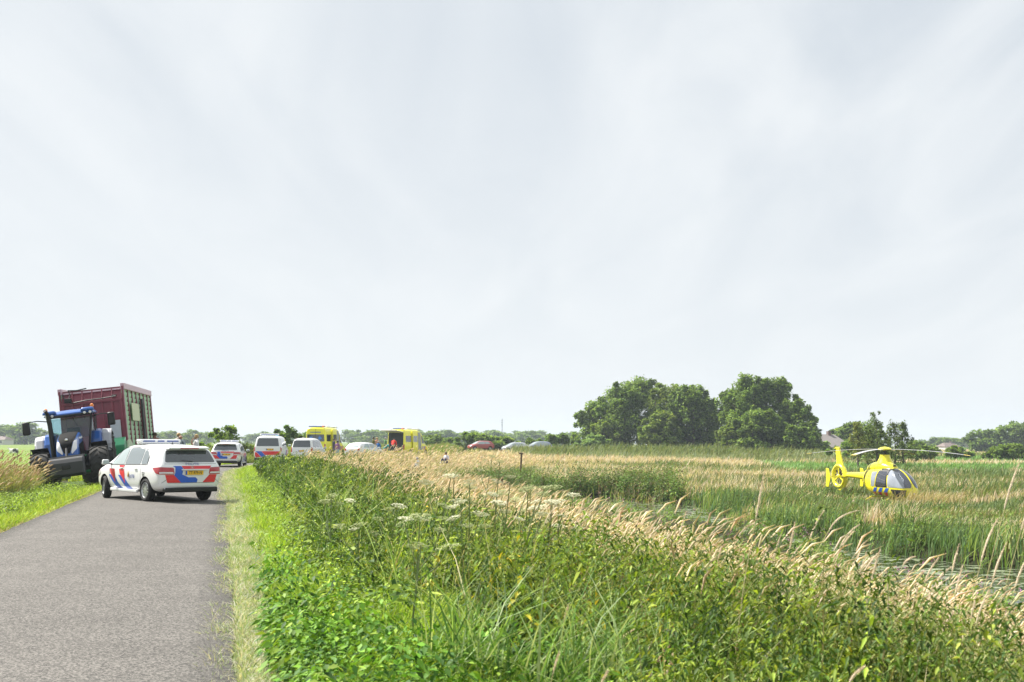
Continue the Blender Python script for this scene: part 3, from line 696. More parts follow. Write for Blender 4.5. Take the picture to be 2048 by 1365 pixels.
# --- the wide field right of the ditch
g = Bag()
def field(n0, y0, y1, wb, hb):
    x, y = scat(n0, y0, y1, None, margin=8); dd, ss = ditch(x, y); e = off(x, y) - 1.9
    k = (e > np.where(y > 100, 3.0, 8.5)) & ((ss > 0) | (y > 78) | (e > 9) & (y > 60)) & ((dd > 3) | (y > 80)) & ~((y > 168) & (y < 182) & (x < 50) & (x > -12)); x, y, dd = x[k], y[k], dd[k]; n = len(x)
    q = fbm(x * .30, y * .75, .11, 91) ; q2 = fbm(x * .6, y, .25, 93)
    tanp = (q > .55) | (fbm(x * .5, y, .5, 97) > .68)
    tanp |= (y > 84) & (y < 112) & (x < 9) & (q > .40)
    brightp = (x > 16 + .1 * y) & (y > 112) & (y < 185) & (q < .66)
    dark = (q < .43) | (q2 < .36)
    cc = pal(n, OLIVE + GREEN[:2])
    cc = np.where(dark[:, None], pal(n, [(.12, .19, .05), (.09, .15, .045), (.18, .25, .07)]), cc)
    cc = np.where(tanp[:, None], pal(n, STRAW + [(.47, .36, .2), (.50, .36, .23)]), cc)
    cc = np.where(brightp[:, None], pal(n, [(.17, .34, .07), (.20, .38, .09), (.14, .29, .06)]), cc)
    ridge_ = (y > 146) & (y < 170) & (x < 45)
    cc = np.where(ridge_[:, None], pal(n, [(.16, .21, .05), (.20, .23, .07), (.12, .18, .045)]), cc)
    hh = hb * rnd(.6, 1.15, n) * (.7 + .6 * q2) * np.where(ridge_, 1.25, 1) * np.where(dark, 1.25, 1) * np.where(brightp, .8, 1)
    # trampled, lower grass round the landed helicopter
    hx, hy = x - 21.6, y - 66
    hc = np.hypot(hx, hy)
    hh = hh * (.22 + .78 * sst(3.5, 9.5, hc)) * (1 - .45 * (sst(14, 17, x) * (1 - sst(25, 28, x)) * (y < 66)))
    a_ = blades(x, y, hh, wb[0] + wb[1] * y, windy(n, .28, .8), cc, tip=cc * .8 + np.where(tanp[:, None], .14, .03))
    g.add(a_[0], q2t(a_[1]), a_[2])
field(120000, 42, 100, (.015, .0011), 1.0)
field(150000, 90, 200, (.02, .0012), 1.05)
# far field beyond the trees
x, y = scat(40000, 195, 520, None, margin=10); k = (off(x, y) > 6); x, y = x[k], y[k]; n = len(x)
cc = np.where((fbm(x * .3, y, .02, 95) > .42)[:, None], pal(n, STRAW[:3] + [(.5, .36, .2)]), pal(n, GREEN))
a_ = blades(x, y, rnd(.5, .9, n), .0022 * y, windy(n, .3), cc); g.add(a_[0], q2t(a_[1]), a_[2])
# tan grass against the helicopter's nose
x = rng.normal(23.2, 1.0, 650); y = rng.normal(63.8, .7, 650); n = 650
a_ = blades(x, y, rnd(.5, 1.15, n), .05 + 0 * x, windy(n, .3), pal(n, [(.44, .35, .19), (.36, .28, .14), (.50, .42, .25), (.25, .27, .10)])); g.add(*a_)
g.out('field_vegetation', VG, 'rough field of tan and green grasses stretching to the trees', 'grass')

# --- hogweed and the big plumes in the foreground: single plants
UM_W = mat('umbel_white', (.58, .58, .40), .8, var=.15, scale=30); UM_G = mat('umbel_olive', (.28, .32, .13), .8, var=.2, scale=30); ST_G = mat('herb_stem', (.13, .17, .06), .6, var=.2)
def umbel_mesh(r, seed, m, n=26):
    rr = random.Random(seed); b_ = MB()
    for k in range(n):
        q_ = math.sqrt((k + .5) / n) * r; a = k * 2.399 + rr.uniform(-.2, .2)
        p = Vector((q_ * math.cos(a), q_ * math.sin(a), .016 - .22 * q_ * q_ / r + rr.uniform(-.004, .004)))
        b_.tube([(0, 0, -.028), p * .96 + Vector((0, 0, -.004))], .0012, 3, False)
        s_ = r * rr.uniform(.10, .19); t0 = rr.uniform(0, 6)
        for j in range(7):
            a2 = t0 + j * .9; c_ = p + Vector((math.cos(a2) * s_ * .75, math.sin(a2) * s_ * .75, rr.uniform(-.004, .004)))
            if j == 6: c_ = p + Vector((0, 0, .005))
            b_.add([c_ + Vector((math.cos(u) * s_ * .42, math.sin(u) * s_ * .42, rr.uniform(-.003, .003))) for u in (0, 1.26, 2.5, 3.77, 5.0)], [(0, 1, 2, 3, 4)])
    me = bpy.data.meshes.new('umbel'); me.from_pydata(b_.v, [], b_.f); me.materials.append(m); return me
UMB = [umbel_mesh(.085, i, UM_W if i % 2 else UM_G) for i in range(8)]
ORD = 'first second third fourth fifth sixth seventh eighth ninth tenth eleventh twelfth thirteenth fourteenth fifteenth sixteenth seventeenth eighteenth nineteenth twentieth'.split()
TENS = {20: 'twenty', 30: 'thirty', 40: 'forty', 50: 'fifty', 60: 'sixty', 70: 'seventy', 80: 'eighty'}
def ordw(i):
    return ORD[i] if i < 20 else (TENS[(i + 1) // 10 * 10] + '-' + ORD[(i + 1) % 10 - 1] if (i + 1) % 10 else TENS[i + 1][:-1] + 'ieth')
def hogweed(x, y, h, k, seed, label):
    rr = random.Random(seed); z0 = float(zt(x, y))
    T = thing('hogweed', label, 'umbellifer', (x, y, z0 - .03), (0, 0, 0), 'white flowering hogweed plants on the bank')
    st = MB(); lean = Vector((rr.uniform(-.05, .16), rr.uniform(-.08, .08), 0)) * h
    tops = []
    main = [Vector((0, 0, 0)), Vector((lean.x * .2, lean.y * .2, h * .5)), Vector((lean.x, lean.y, h))]
    st.tube(main, [.011, .008, .005], 6); tops.append((main[-1], lean))
    for i in range(k - 1):
        t_ = rr.uniform(.5, .75); p = Vector((lean.x * t_ * t_, lean.y * t_ * t_, h * t_)); a = i * 2.4 + rr.uniform(-.4, .4)
        ln_ = rr.uniform(.22, .42)
        e_ = p + Vector((math.cos(a) * ln_ * .6, math.sin(a) * ln_ * .6, min(ln_ * 1.1, h * 1.0 - p.z - .02)))
        st.tube([p, p + (e_ - p) * .5 + Vector((math.cos(a) * .03, math.sin(a) * .03, -.01)), e_], [.006, .005, .0035], 5); tops.append((e_, Vector((math.cos(a), math.sin(a), 0)) * .5))
    st.build('stem', ST_G, T, True)
    for p, l_ in tops:
        u = bpy.data.objects.new('umbel', UMB[rr.randrange(8)]); put(u, T); s_ = rr.uniform(.6, 1.12)
        u.location = p + Vector((0, 0, .022 * s_)); u.scale = (s_,) * 3; u.rotation_euler = (rr.uniform(-.3, .3), rr.uniform(-.25, .35), rr.uniform(0, 6))
    # lobed leaves low on the stem
    nl = 9; t_ = np.array([rr.uniform(.15, .75) for _ in range(nl)]); a = np.array([rr.uniform(0, 6.28) for _ in range(nl)])
    P = np.stack([lean.x * t_ ** 2, lean.y * t_ ** 2, h * t_], 1); D = np.stack([np.cos(a), np.sin(a), 0 * a + .25], 1)
    Vv, Ff, Cc = leaves(np.concatenate([P, P + D * .10, P + D * .10]), np.concatenate([D, D + np.stack([-np.sin(a), np.cos(a), 0 * a], 1), D - np.stack([-np.sin(a), np.cos(a), 0 * a], 1)]) / 1.4, np.full(3 * nl, .12), np.full(3 * nl, .055), pal(3 * nl, NETTLE))
    np_mesh('foliage', Vv, Ff, Cc, VL, T)
HW = [(665, 1020, 13.2), (722, 1082, 11.6), (640, 1030, 14.0), (868, 985, 11.4), (905, 975, 12.5), (940, 1000, 10.6), (985, 950, 13.0), (1000, 985, 11.2), (1045, 992, 12.0), (1090, 1010, 11.0), (1060, 965, 13.6), (930, 1040, 10.2), (880, 1030, 11.8), (835, 1075, 9.4), (828, 1135, 8.2), (1120, 1035, 11.6), (960, 935, 16.0), (1030, 1040, 10.0), (1150, 1020, 13.0), (775, 1040, 13.4)]
HL = ['the two hogweed heads standing alone nearest the tarmac', 'low white hogweed below the lone pair beside the verge', 'leftmost hogweed, a pale head above the verge grass']
for i, (px, py, d) in enumerate(HW):
    X_ = at(px, d); top = zat(py, d, px) + .17; h = max(.7, top - float(zt(X_, d)))
    rk = sorted(HW[3:]).index(HW[i]) if i > 2 else 0
    lab = HL[i] if i < 3 else 'white umbel hogweed, %s from the left in the dense foreground cluster' % ordw(rk)
    if i == 13: lab = 'small hogweed just below the white flower cluster'
    if i == 14: lab = 'lowest hogweed, a single white umbel above the leafy patch'
    if i == 16: lab = 'tallest hogweed rising behind the white flower cluster'
    hogweed(X_, d, h, (3, 4, 5, 4)[i % 4] if i not in (2, 14) else 2, i + 3, lab)

PL = mat('dry_plume', (.78, .64, .47), .85, var=.25, scale=60); PS = mat('dry_stalk', (.42, .36, .18), .7, var=.2)
def stalk(x, y, h, hl, r_, lx, ly, seed, label, nod):
    rr = random.Random(seed); z0 = float(zt(x, y))
    T = thing('reed_plume', label, 'plume', (x, y, z0 - .02), (0, 0, 0), 'single golden grass plumes in the foreground')
    pts = [Vector((lx * h * t_ ** 2, ly * h * t_ ** 2, h * t_)) for t_ in (0, .25, .5, .75, 1)]
    MB().tube(pts, [.0032, .003, .0027, .0024, .002], 5).build('stalk', PS, T, True)
    d = (pts[-1] - pts[-2]).normalized(); p = pts[-1] - d * .01; hp = []; rs = []
    nseg = 9
    for k in range(nseg + 1):
        u = k / nseg; hp.append(p.copy()); rs.append(r_ * (.35 + .75 * math.sin(math.pi * min(1, u * 1.12 + .05)) ** .7) * (1 + rr.uniform(-.22, .22)) if k < nseg else r_ * .15)
        p = p + d * hl / nseg; d = (d + Vector((nod * .085, 0, -abs(nod) * .06))).normalized()
    sh = MB().tube(hp, [q_ * .42 for q_ in rs], 6)
    for q_ in range(150):
        i_ = rr.randrange(nseg); f_ = rr.random(); c_ = hp[i_].lerp(hp[i_ + 1], f_); ax_ = (hp[i_ + 1] - hp[i_]).normalized(); o1 = Vector((rr.gauss(0, 1), rr.gauss(0, 1), rr.gauss(0, 1))); o1 = (o1 - ax_ * o1.dot(ax_)).normalized(); s1 = ax_.cross(o1) * .0022
        tp = c_ + ax_ * rr.uniform(.012, .026) + o1 * (rs[i_] * .55 + rr.uniform(.002, .008)); sh.add([c_ + s1, c_ - s1, tp], [(0, 1, 2)])
    sh.build('seed_head', PL, T)
    # one dry leaf
    k = MB(); q_ = pts[2]; a = rr.uniform(-1, 1)
    k.add([q_, q_ + Vector((.10, .01 * a, .12)), q_ + Vector((.11, .01 * a + .012, .115)), q_ + Vector((0, .008, .01)), q_ + Vector((.24, .02 * a, .10)),], [(0, 1, 2, 3), (1, 4, 2)])
    k.build('leaf_blade', PS, T)
ST = [(1516, 955, 6.0, .23, 0), (2005, 935, 6.4, .26, .15), (1980, 1050, 6.2, .24, .3), (1695, 1015, 7.4, .22, 1.1), (1500, 1040, 8.0, .16, 1.0), (1360, 1030, 8.2, .20, .1), (1262, 1058, 9.0, .17, .9), (1235, 1005, 10.5, .17, .4), (1180, 1013, 10.5, .16, .5),
      (1628, 1028, 7.6, .2, .35), (1700, 1050, 7.4, .2, .7), (1577, 1050, 7.6, .18, .0), (1617, 1090, 7.8, .14, .15), (1683, 1065, 7.2, .2, .5), (1730, 1105, 6.8, .2, .5), (1706, 1115, 7.4, .16, .3), (1740, 1105, 6.6, .18, .1), (1825, 1108, 7.8, .1, 1.0),
      (1850, 1118, 6.8, .16, .4), (1905, 1095, 7.0, .16, .1), (1875, 1160, 6.6, .2, .7), (1755, 1160, 6.2, .22, -.35), (1530, 1095, 8.0, .16, .25), (1527, 1130, 8.2, .14, .35), (1468, 1078, 8.5, .15, .4), (1495, 1098, 8.5, .17, .8), (1420, 1120, 8.0, .18, .6),
      (1310, 1035, 10.0, .15, .5), (1160, 1010, 11, .15, .4), (1110, 1060, 10.5, .15, .5), (1100, 1072, 10.2, .14, .6), (1185, 1090, 9.4, .14, .4), (1235, 1115, 8.8, .14, .25), (1385, 1078, 9.0, .16, .5), (1340, 1055, 9.4, .17, .5), (1440, 1045, 9.0, .16, .9),
      (1950, 1180, 6.2, .2, .25), (1992, 1095, 6.4, .22, .25), (2035, 1115, 6.4, .22, .3), (2038, 1010, 7.5, .18, .2), (1890, 1215, 6.0, .14, .5), (1575, 1160, 6.8, .2, .9), (1640, 1130, 7.0, .2, .6), (1665, 1145, 7.0, .18, .4), (1300, 1225, 7.0, .09, .9), (1250, 1255, 6.6, .12, .8),
      (1310, 1262, 6.4, .12, .7), (1130, 1210, 7.0, .10, .1), (1205, 1340, 5.4, .08, .3), (1700, 1325, 4.6, .08, .7), (1110, 1305, 5.8, .1, .1), (1330, 1310, 5.6, .12, .1)]
_r = random.Random(77)
for _ in range(34):
    t_ = _r.random(); px_ = 1080 + 940 * t_; py_ = 1030 + 150 * t_ + _r.uniform(-35, 75); ST.append((round(px_), round(py_), round(_r.uniform(9.5, 11.5) - 3.8 * t_, 2), round(_r.uniform(.13, .22), 3), round(_r.uniform(.05, .9), 2)))
SL = {0: 'tall upright plume standing alone against the far reeds', 1: 'tallest golden plume, rising highest at the picture edge', 2: 'long plume directly below the tallest one at the picture edge', 21: 'dark brown plume tilting the other way from its neighbours', 3: 'uppermost arching plume of the leaning bunch before the helicopter reeds', 49: 'short plume low among the blurred leaves at the bottom edge'}
for i, (px, py, d, hl, nod) in enumerate(ST):
    d = d * 1.12
    X_ = at(px, d); top = zat(py, d, px)
    lx = .12 + .20 * nod; h0 = top - .0 - float(zt(X_, d)) - hl * .9 * (1 - .3 * abs(nod)) ; h0 = max(h0, .25)
    xb = X_ - lx * h0 - hl * .35 * nod
    h0 = top - float(zt(xb, d)) - hl * .9 * (1 - .3 * abs(nod)); h0 = max(h0, .25)
    stalk(xb, d, h0, hl * 1.16, .0116, lx, random.Random(i).uniform(-.05, .05), i, SL.get(i, '%s golden plume, %s from the left of the foreground plumes' % ('upright' if nod < .2 else 'leaning' if nod < .6 else 'arching', ordw(sorted(ST).index(ST[i])))), nod)
# ------------------------------------------------------------------ vehicles
WHITE = mat('white_paint', (.80, .81, .82), .28, coat=.6, var=.02)
WHITE2 = mat('dusty_white_paint', (.72, .73, .74), .35, coat=.3, var=.04)
YEL = mat('ambulance_yellow', (.88, .84, .03), .35, coat=.5, var=.03)
HELIY = mat('helicopter_yellow', (.90, .82, .03), .3, coat=.6, var=.03)
REDP = mat('stripe_red', (.70, .025, .035), .4, coat=.4, var=.05)
BLUEP = mat('stripe_blue', (.012, .10, .55), .4, coat=.4, var=.05)
BLK = mat('black_plastic', (.010, .010, .011), .55, var=.2)
DGRY = mat('dark_grey_plastic', (.03, .031, .034), .55, var=.15)
RUB = mat('tyre_rubber', (.011, .011, .012), .85, var=.3, bump=.2, scale=30)
MUD = mat('dusty_tyre_rubber', (.034, .033, .031), .9, var=.35, bump=.3, scale=12)
ALU = mat('alloy_rim', (.62, .64, .66), .3, .7, var=.05)
ALUD = mat('grey_alloy_rim', (.30, .31, .33), .35, .7, var=.08)
GLS = mat('tinted_glass', (.035, .045, .05), .06, spec=.9, coat=1, var=.1)
GLM = mat('grey_sky_tone_glass', (.16, .19, .20), .06, spec=.9, coat=1, var=.15, scale=2)  # grey of the reflected sky is put into the base colour
GLP = mat('pale_sky_tone_glass', (.33, .40, .40), .06, spec=.9, coat=1, var=.2, scale=2)  # paler version, brighter sky reflection painted into the base colour
LAMPR = mat('tail_lamp_red', (.42, .012, .02), .15, coat=1, var=.25, scale=9)
LAMPW = mat('clear_lamp', (.72, .72, .74), .15, coat=1, var=.1)
ORANGE = mat('orange_lamp', (.85, .22, .02), .3, coat=.5)
PLATE = mat('plate_yellow', (.85, .50, .012), .5, var=.04)
CHROME = mat('chrome', (.75, .75, .76), .18, 1)
BBAR = mat('beacon_blue', (.10, .15, .38), .2, coat=1, var=.2)
INKB = mat('lettering_blue', (.015, .05, .25), .5)
INKD = mat('lettering_black', (.02, .02, .03), .5)
GOLDM = mat('emblem_gold', (.65, .40, .05), .5)
UNDER = mat('underbody', (.012, .012, .013), .9)
SILV = mat('silver_paint', (.55, .57, .60), .3, .5, coat=.6, var=.03)
GREYP = mat('grey_blue_paint', (.30, .34, .42), .3, .5, coat=.6, var=.03)
REDCAR = mat('red_paint', (.36, .07, .06), .3, coat=.7, var=.03)

def eval_mesh(o):
    dg = bpy.context.evaluated_depsgraph_get()
    return bpy.data.meshes.new_from_object(o.evaluated_get(dg))
def loft_body(stations, rear_bulge=.05, front_bulge=.05, sub=2, ringf=None):
    """half rings mirrored into a closed body; returns (verts, faces)"""
    rings = []
    for st in stations:
        y, zb, w_, zbelt, wr, zr, lean = st
        H = zbelt - zb; G = zr - zbelt
        pts = [(0, zb), (.72 * w_, zb), (.955 * w_, zb + .09 * H), (w_, zb + .48 * H), (w_ * .99, zbelt - .07 * H), (w_ * .955, zbelt + .04 * G),
               (w_ * .955 * .4 + wr * .6, zbelt + .58 * G), (wr, zr - .13 * G - .012), (wr * .78, zr - .012), (0, zr)]
        rings.append([(x, y + lean * max(0, min(1, (z - zbelt) / max(G, .02))), z) for x, z in pts])
    K = len(rings[0]); vs = []; fs = []; idx = []
    for r in rings:
        row = []
        for i, p in enumerate(r):
            vs.append(p); row.append(len(vs) - 1)
        lrow = [row[0]]
        for i in range(1, K - 1):
            vs.append((-r[i][0], r[i][1], r[i][2])); lrow.append(len(vs) - 1)
        lrow.append(row[-1]); idx.append((row, lrow))
    for s in range(len(rings) - 1):
        (a, al), (b_, bl) = idx[s], idx[s + 1]
        for i in range(K - 1):
            fs.append((a[i], b_[i], b_[i + 1], a[i + 1])); fs.append((al[i], al[i + 1], bl[i + 1], bl[i]))
    for end, bulge in ((0, -rear_bulge), (len(rings) - 1, front_bulge)):
        row, lrow = idx[end]; r = rings[end]; cen = [None] * K
        cen[1] = row[0]; cen[K - 2] = row[K - 1]
        for i in range(2, K - 2):
            vs.append((0, r[i][1] + bulge, r[i][2])); cen[i] = len(vs) - 1
        for i in range(1, K - 2):
            q1 = (lrow[i], cen[i], cen[i + 1], lrow[i + 1]); q2 = (cen[i], row[i], row[i + 1], cen[i + 1])
            fs += [q1, q2]
    return vs, fs
def make_body(stations, m, parent, axles=(), wr=.34, hw=.9, name='body', sub=2, rb=.05, fb=.05, well_in=.55, paintf=None, mats2=None):
    vs, fs = loft_body(stations, rb, fb)
    me = bpy.data.meshes.new(name); me.from_pydata(vs, [], fs)
    bm = bmesh.new(); bm.from_mesh(me); bmesh.ops.recalc_face_normals(bm, faces=bm.faces); bm.to_mesh(me); bm.free()
    o = bpy.data.objects.new(name, me); put(o)
    md = o.modifiers.new('s', 'SUBSURF'); md.levels = sub; md.render_levels = sub
    bpy.context.view_layer.update()
    base = eval_mesh(o)
    bvh = BVHTree.FromPolygons([v.co.copy() for v in base.vertices], [tuple(p.vertices) for p in base.polygons])
    cutters = []
    for ay, az, r in axles:
        for s in (-1, 1):
            c = MB(); c.lathe([(well_in * s, r), (1.4 * s, r)], (0, ay, az), 32); co = c.build('cut', m); cutters.append(co)
            bd = o.modifiers.new('b', 'BOOLEAN'); bd.operation = 'DIFFERENCE'; bd.object = co; bd.solver = 'EXACT'
    bpy.context.view_layer.update()
    fin = eval_mesh(o)
    bpy.data.objects.remove(o)
    for c in cutters: bpy.data.objects.remove(c)
    fin.materials.clear(); fin.materials.append(m); fin.materials.append(UNDER)
    for x in (mats2 or []): fin.materials.append(x)
    mi = []
    for p in fin.polygons:
        c = p.center; k = 0
        for ay, az, r in axles:
            dd = math.hypot(c.y - ay, c.z - az)
            if dd < r + .004 and (abs(c.x) < well_in + .01 or abs(dd - r) < .02 and abs(p.normal.x) < .5 and (abs(c.x) < hw)): k = 1
        if k == 0 and p.normal.z < -.8 and c.z < stations[len(stations) // 2][1] + .06: k = 1
        if paintf and k == 0: k = paintf(c, p.normal)
        mi.append(k)
    fin.polygons.foreach_set('material_index', mi)
    fin.polygons.foreach_set('use_smooth', [True] * len(fin.polygons)); fin.set_sharp_from_angle(angle=R(38))
    fin.name = name
    b_ = bpy.data.objects.new(name, fin); put(b_, parent)
    return b_, bvh
def cast(bvh, axis, sign, a, b, offs):
    if axis == 'x': o, d = Vector((sign * 6, a, b)), Vector((-sign, 0, 0))
    elif axis == 'y': o, d = Vector((a, sign * 9, b)), Vector((0, -sign, 0))
    else: o, d = Vector((a, b, 9)), Vector((0, 0, -1))
    h, n, _, _ = bvh.ray_cast(o, d)
    if h is None: return None
    if n.dot(d) > 0: n = -n
    return h + n * offs
def decal_bm(polys, cuts):
    bm = bmesh.new()
    for pl in polys:
        f = bm.faces.new([bm.verts.new((a, b, 0)) for a, b in pl])
    bmesh.ops.triangulate(bm, faces=bm.faces)
    for _ in range(cuts):
        es = [e for e in bm.edges if e.calc_length() > .09]
        if es: bmesh.ops.subdivide_edges(bm, edges=es, cuts=1, use_grid_fill=True); bmesh.ops.triangulate(bm, faces=bm.faces)
    return bm
def decal(bvh, name, polys, m, parent, axis='x', sign=-1, offs=.006, cuts=3, thick=0, label=None, maxdrop=None):
    """a thin panel following the body; polys are lists of 2-D points"""
    bm = decal_bm(polys, cuts)
    dead = []
    for v in bm.verts:
        h = cast(bvh, axis, sign, v.co.x, v.co.y, offs)
        if h is None: dead.append(v)
        else: v.co = h
    if dead: bmesh.ops.delete(bm, geom=dead, context='VERTS')
    me = bpy.data.meshes.new(name); bm.to_mesh(me); bm.free()
    me.polygons.foreach_set('use_smooth', [True] * len(me.polygons)); me.materials.append(m)
    o = put(bpy.data.objects.new(name, me), parent)
    if thick:
        md = o.modifiers.new('t', 'SOLIDIFY'); md.thickness = thick; md.offset = 1
    if label: o['label'] = label
    return o
def rnd_poly(pl, r=.04, n=3):
    out_ = []
    for i, p in enumerate(pl):
        a, b, c = Vector(pl[i - 1]), Vector(p), Vector(pl[(i + 1) % len(pl)])
        d1, d2 = (a - b), (c - b); k1, k2 = min(r, d1.length * .45), min(r, d2.length * .45)
        A, B = b + d1.normalized() * k1, b + d2.normalized() * k2
        for j in range(n + 1):
            t_ = j / n; out_.append(tuple(A * (1 - t_) ** 2 + b * 2 * t_ * (1 - t_) + B * t_ * t_))
    return out_
def text_polys(s, size, font_off=0):
    cu = bpy.data.curves.new('t', 'FONT'); cu.body = s; cu.size = size; cu.align_x = 'CENTER'; cu.align_y = 'CENTER'; cu.resolution_u = 2; cu.offset = font_off
    o = bpy.data.objects.new('t', cu); put(o); bpy.context.view_layer.update()
    me = eval_mesh(o); vs = [(v.co.x, v.co.y) for v in me.vertices]; fs = [tuple(p.vertices) for p in me.polygons]
    bpy.data.objects.remove(o); bpy.data.meshes.remove(me)
    return vs, fs
def text_on(bvh, s, size, m, parent, axis, sign, a0, b0, offs=.010, name='lettering', bold=.0, flip=1, sx=1.0):
    vs, fs = text_polys(s, size, bold)
    vv = []
    for a, b in vs:
        h = cast(bvh, axis, sign, a0 + a * flip * sx, b0 + b, offs)
        vv.append(h if h is not None else Vector((0, 0, .5)))
    me = bpy.data.meshes.new(name); me.from_pydata(vv, [], fs); me.materials.append(m)
    return put(bpy.data.objects.new(name, me), parent)
def wheel(parent, x, y, r, w_, side, rim=ALU, spokes=10, steer=0, rimr=.66, name='wheel'):
    T = bpy.data.objects.new(name, None); put(T, parent); T.location = (x, y, r); T.rotation_euler = (0, 0, steer); T.empty_display_size = .1
    t_ = MB(); h = w_ / 2; q_ = rimr * r
    t_.lathe([(-h * .8, q_), (-h, q_ + (r - q_) * .35), (-h * .92, r - .03), (-h * .6, r), (h * .6, r), (h * .92, r - .03), (h, q_ + (r - q_) * .35), (h * .8, q_)], n=36, caps=False)
    t_.build('tyre', RUB, T, True)
    m_ = MB(); s = side
    m_.lathe([(s * h * .78, q_ + .004), (s * h * .86, q_ * .96), (s * h * .55, q_ * .90), (s * h * .3, q_ * .88)], n=36, caps=False)
    for k in range(spokes):
        a = 2 * math.pi * k / spokes
        M = rx(a)
        m_.box(M @ Vector((s * h * .62, 0, q_ * .52)), (.025, q_ * .20, q_ * .86), M, .72)
    m_.lathe([(s * h * .5, q_ * .22), (s * h * .8, q_ * .18), (s * h * .82, .005)], n=16)
    m_.build('rim', rim, T, True)
    d = MB(); d.lathe([(s * h * .30, q_ * .885), (s * h * .31, .01)], n=24); d.build('brake_disc', UNDER, T)
    return T
def plate(parent, bvh, a0, b0, text, wd=.5, ht=.11, sign=-1, y=None):
    c = cast(bvh, 'y', sign, a0, b0, .02); y0 = c.y if y is None else y
    o = MB().box((a0, y0, b0), (wd, .012, ht)).build('licence_plate', PLATE, parent, bevel=.003)
    MB().box((a0 - wd / 2 + .02, y0 + sign * .008, b0), (.04, .006, ht - .006)).build('country_band', BLUEP, o)
    if text:
        vs, fs = text_polys(text, ht * .98, .002)
        me = bpy.data.meshes.new('characters'); me.from_pydata([(a0 + .02 + a * .82, y0 + sign * .0095, b0 + b) for a, b in vs], [], fs); me.materials.append(INKD)
        put(bpy.data.objects.new('characters', me), o)
    else:
        k = MB()
        for i in range(8):
            if i in (2, 5): continue
            k.box((a0 - wd * .36 + i * wd * .115, y0 + sign * .0085, b0), (wd * .055, .003, ht * .55))
        k.build('characters', INKD, o)
    return o
def mirror(parent, x, y, z, m, s):
    o = MB().box((x + s * .10, y, z + .02), (.20, .10, .15), None, .85).build('wing_mirror', m, parent, True, bevel=.03)
    MB().box((x - s * .03, y + .01, z - .03), (.12, .05, .04)).build('mirror_arm', BLK, o)
    MB().box((x + s * .10, y - .055, z + .02), (.16, .012, .115)).build('mirror_glass', GLP, o, bevel=.01)
    return o

def emblem_ring(bvh, parent, z, y=None):
    k = MB(); c = cast(bvh, 'y', -1, 0, z, .012); yy = c.y
    pts = [(.045 * math.cos(a), yy, z + .045 * math.sin(a)) for a in [2 * math.pi * i / 20 for i in range(21)]]
    k.tube(pts, .005, 5, False)
    for a in (90, 210, 330): k.tube([(0, yy, z), (.043 * math.cos(R(a)), yy, z + .043 * math.sin(R(a)))], [.007, .002], 4)
    k.build('emblem', CHROME, parent)

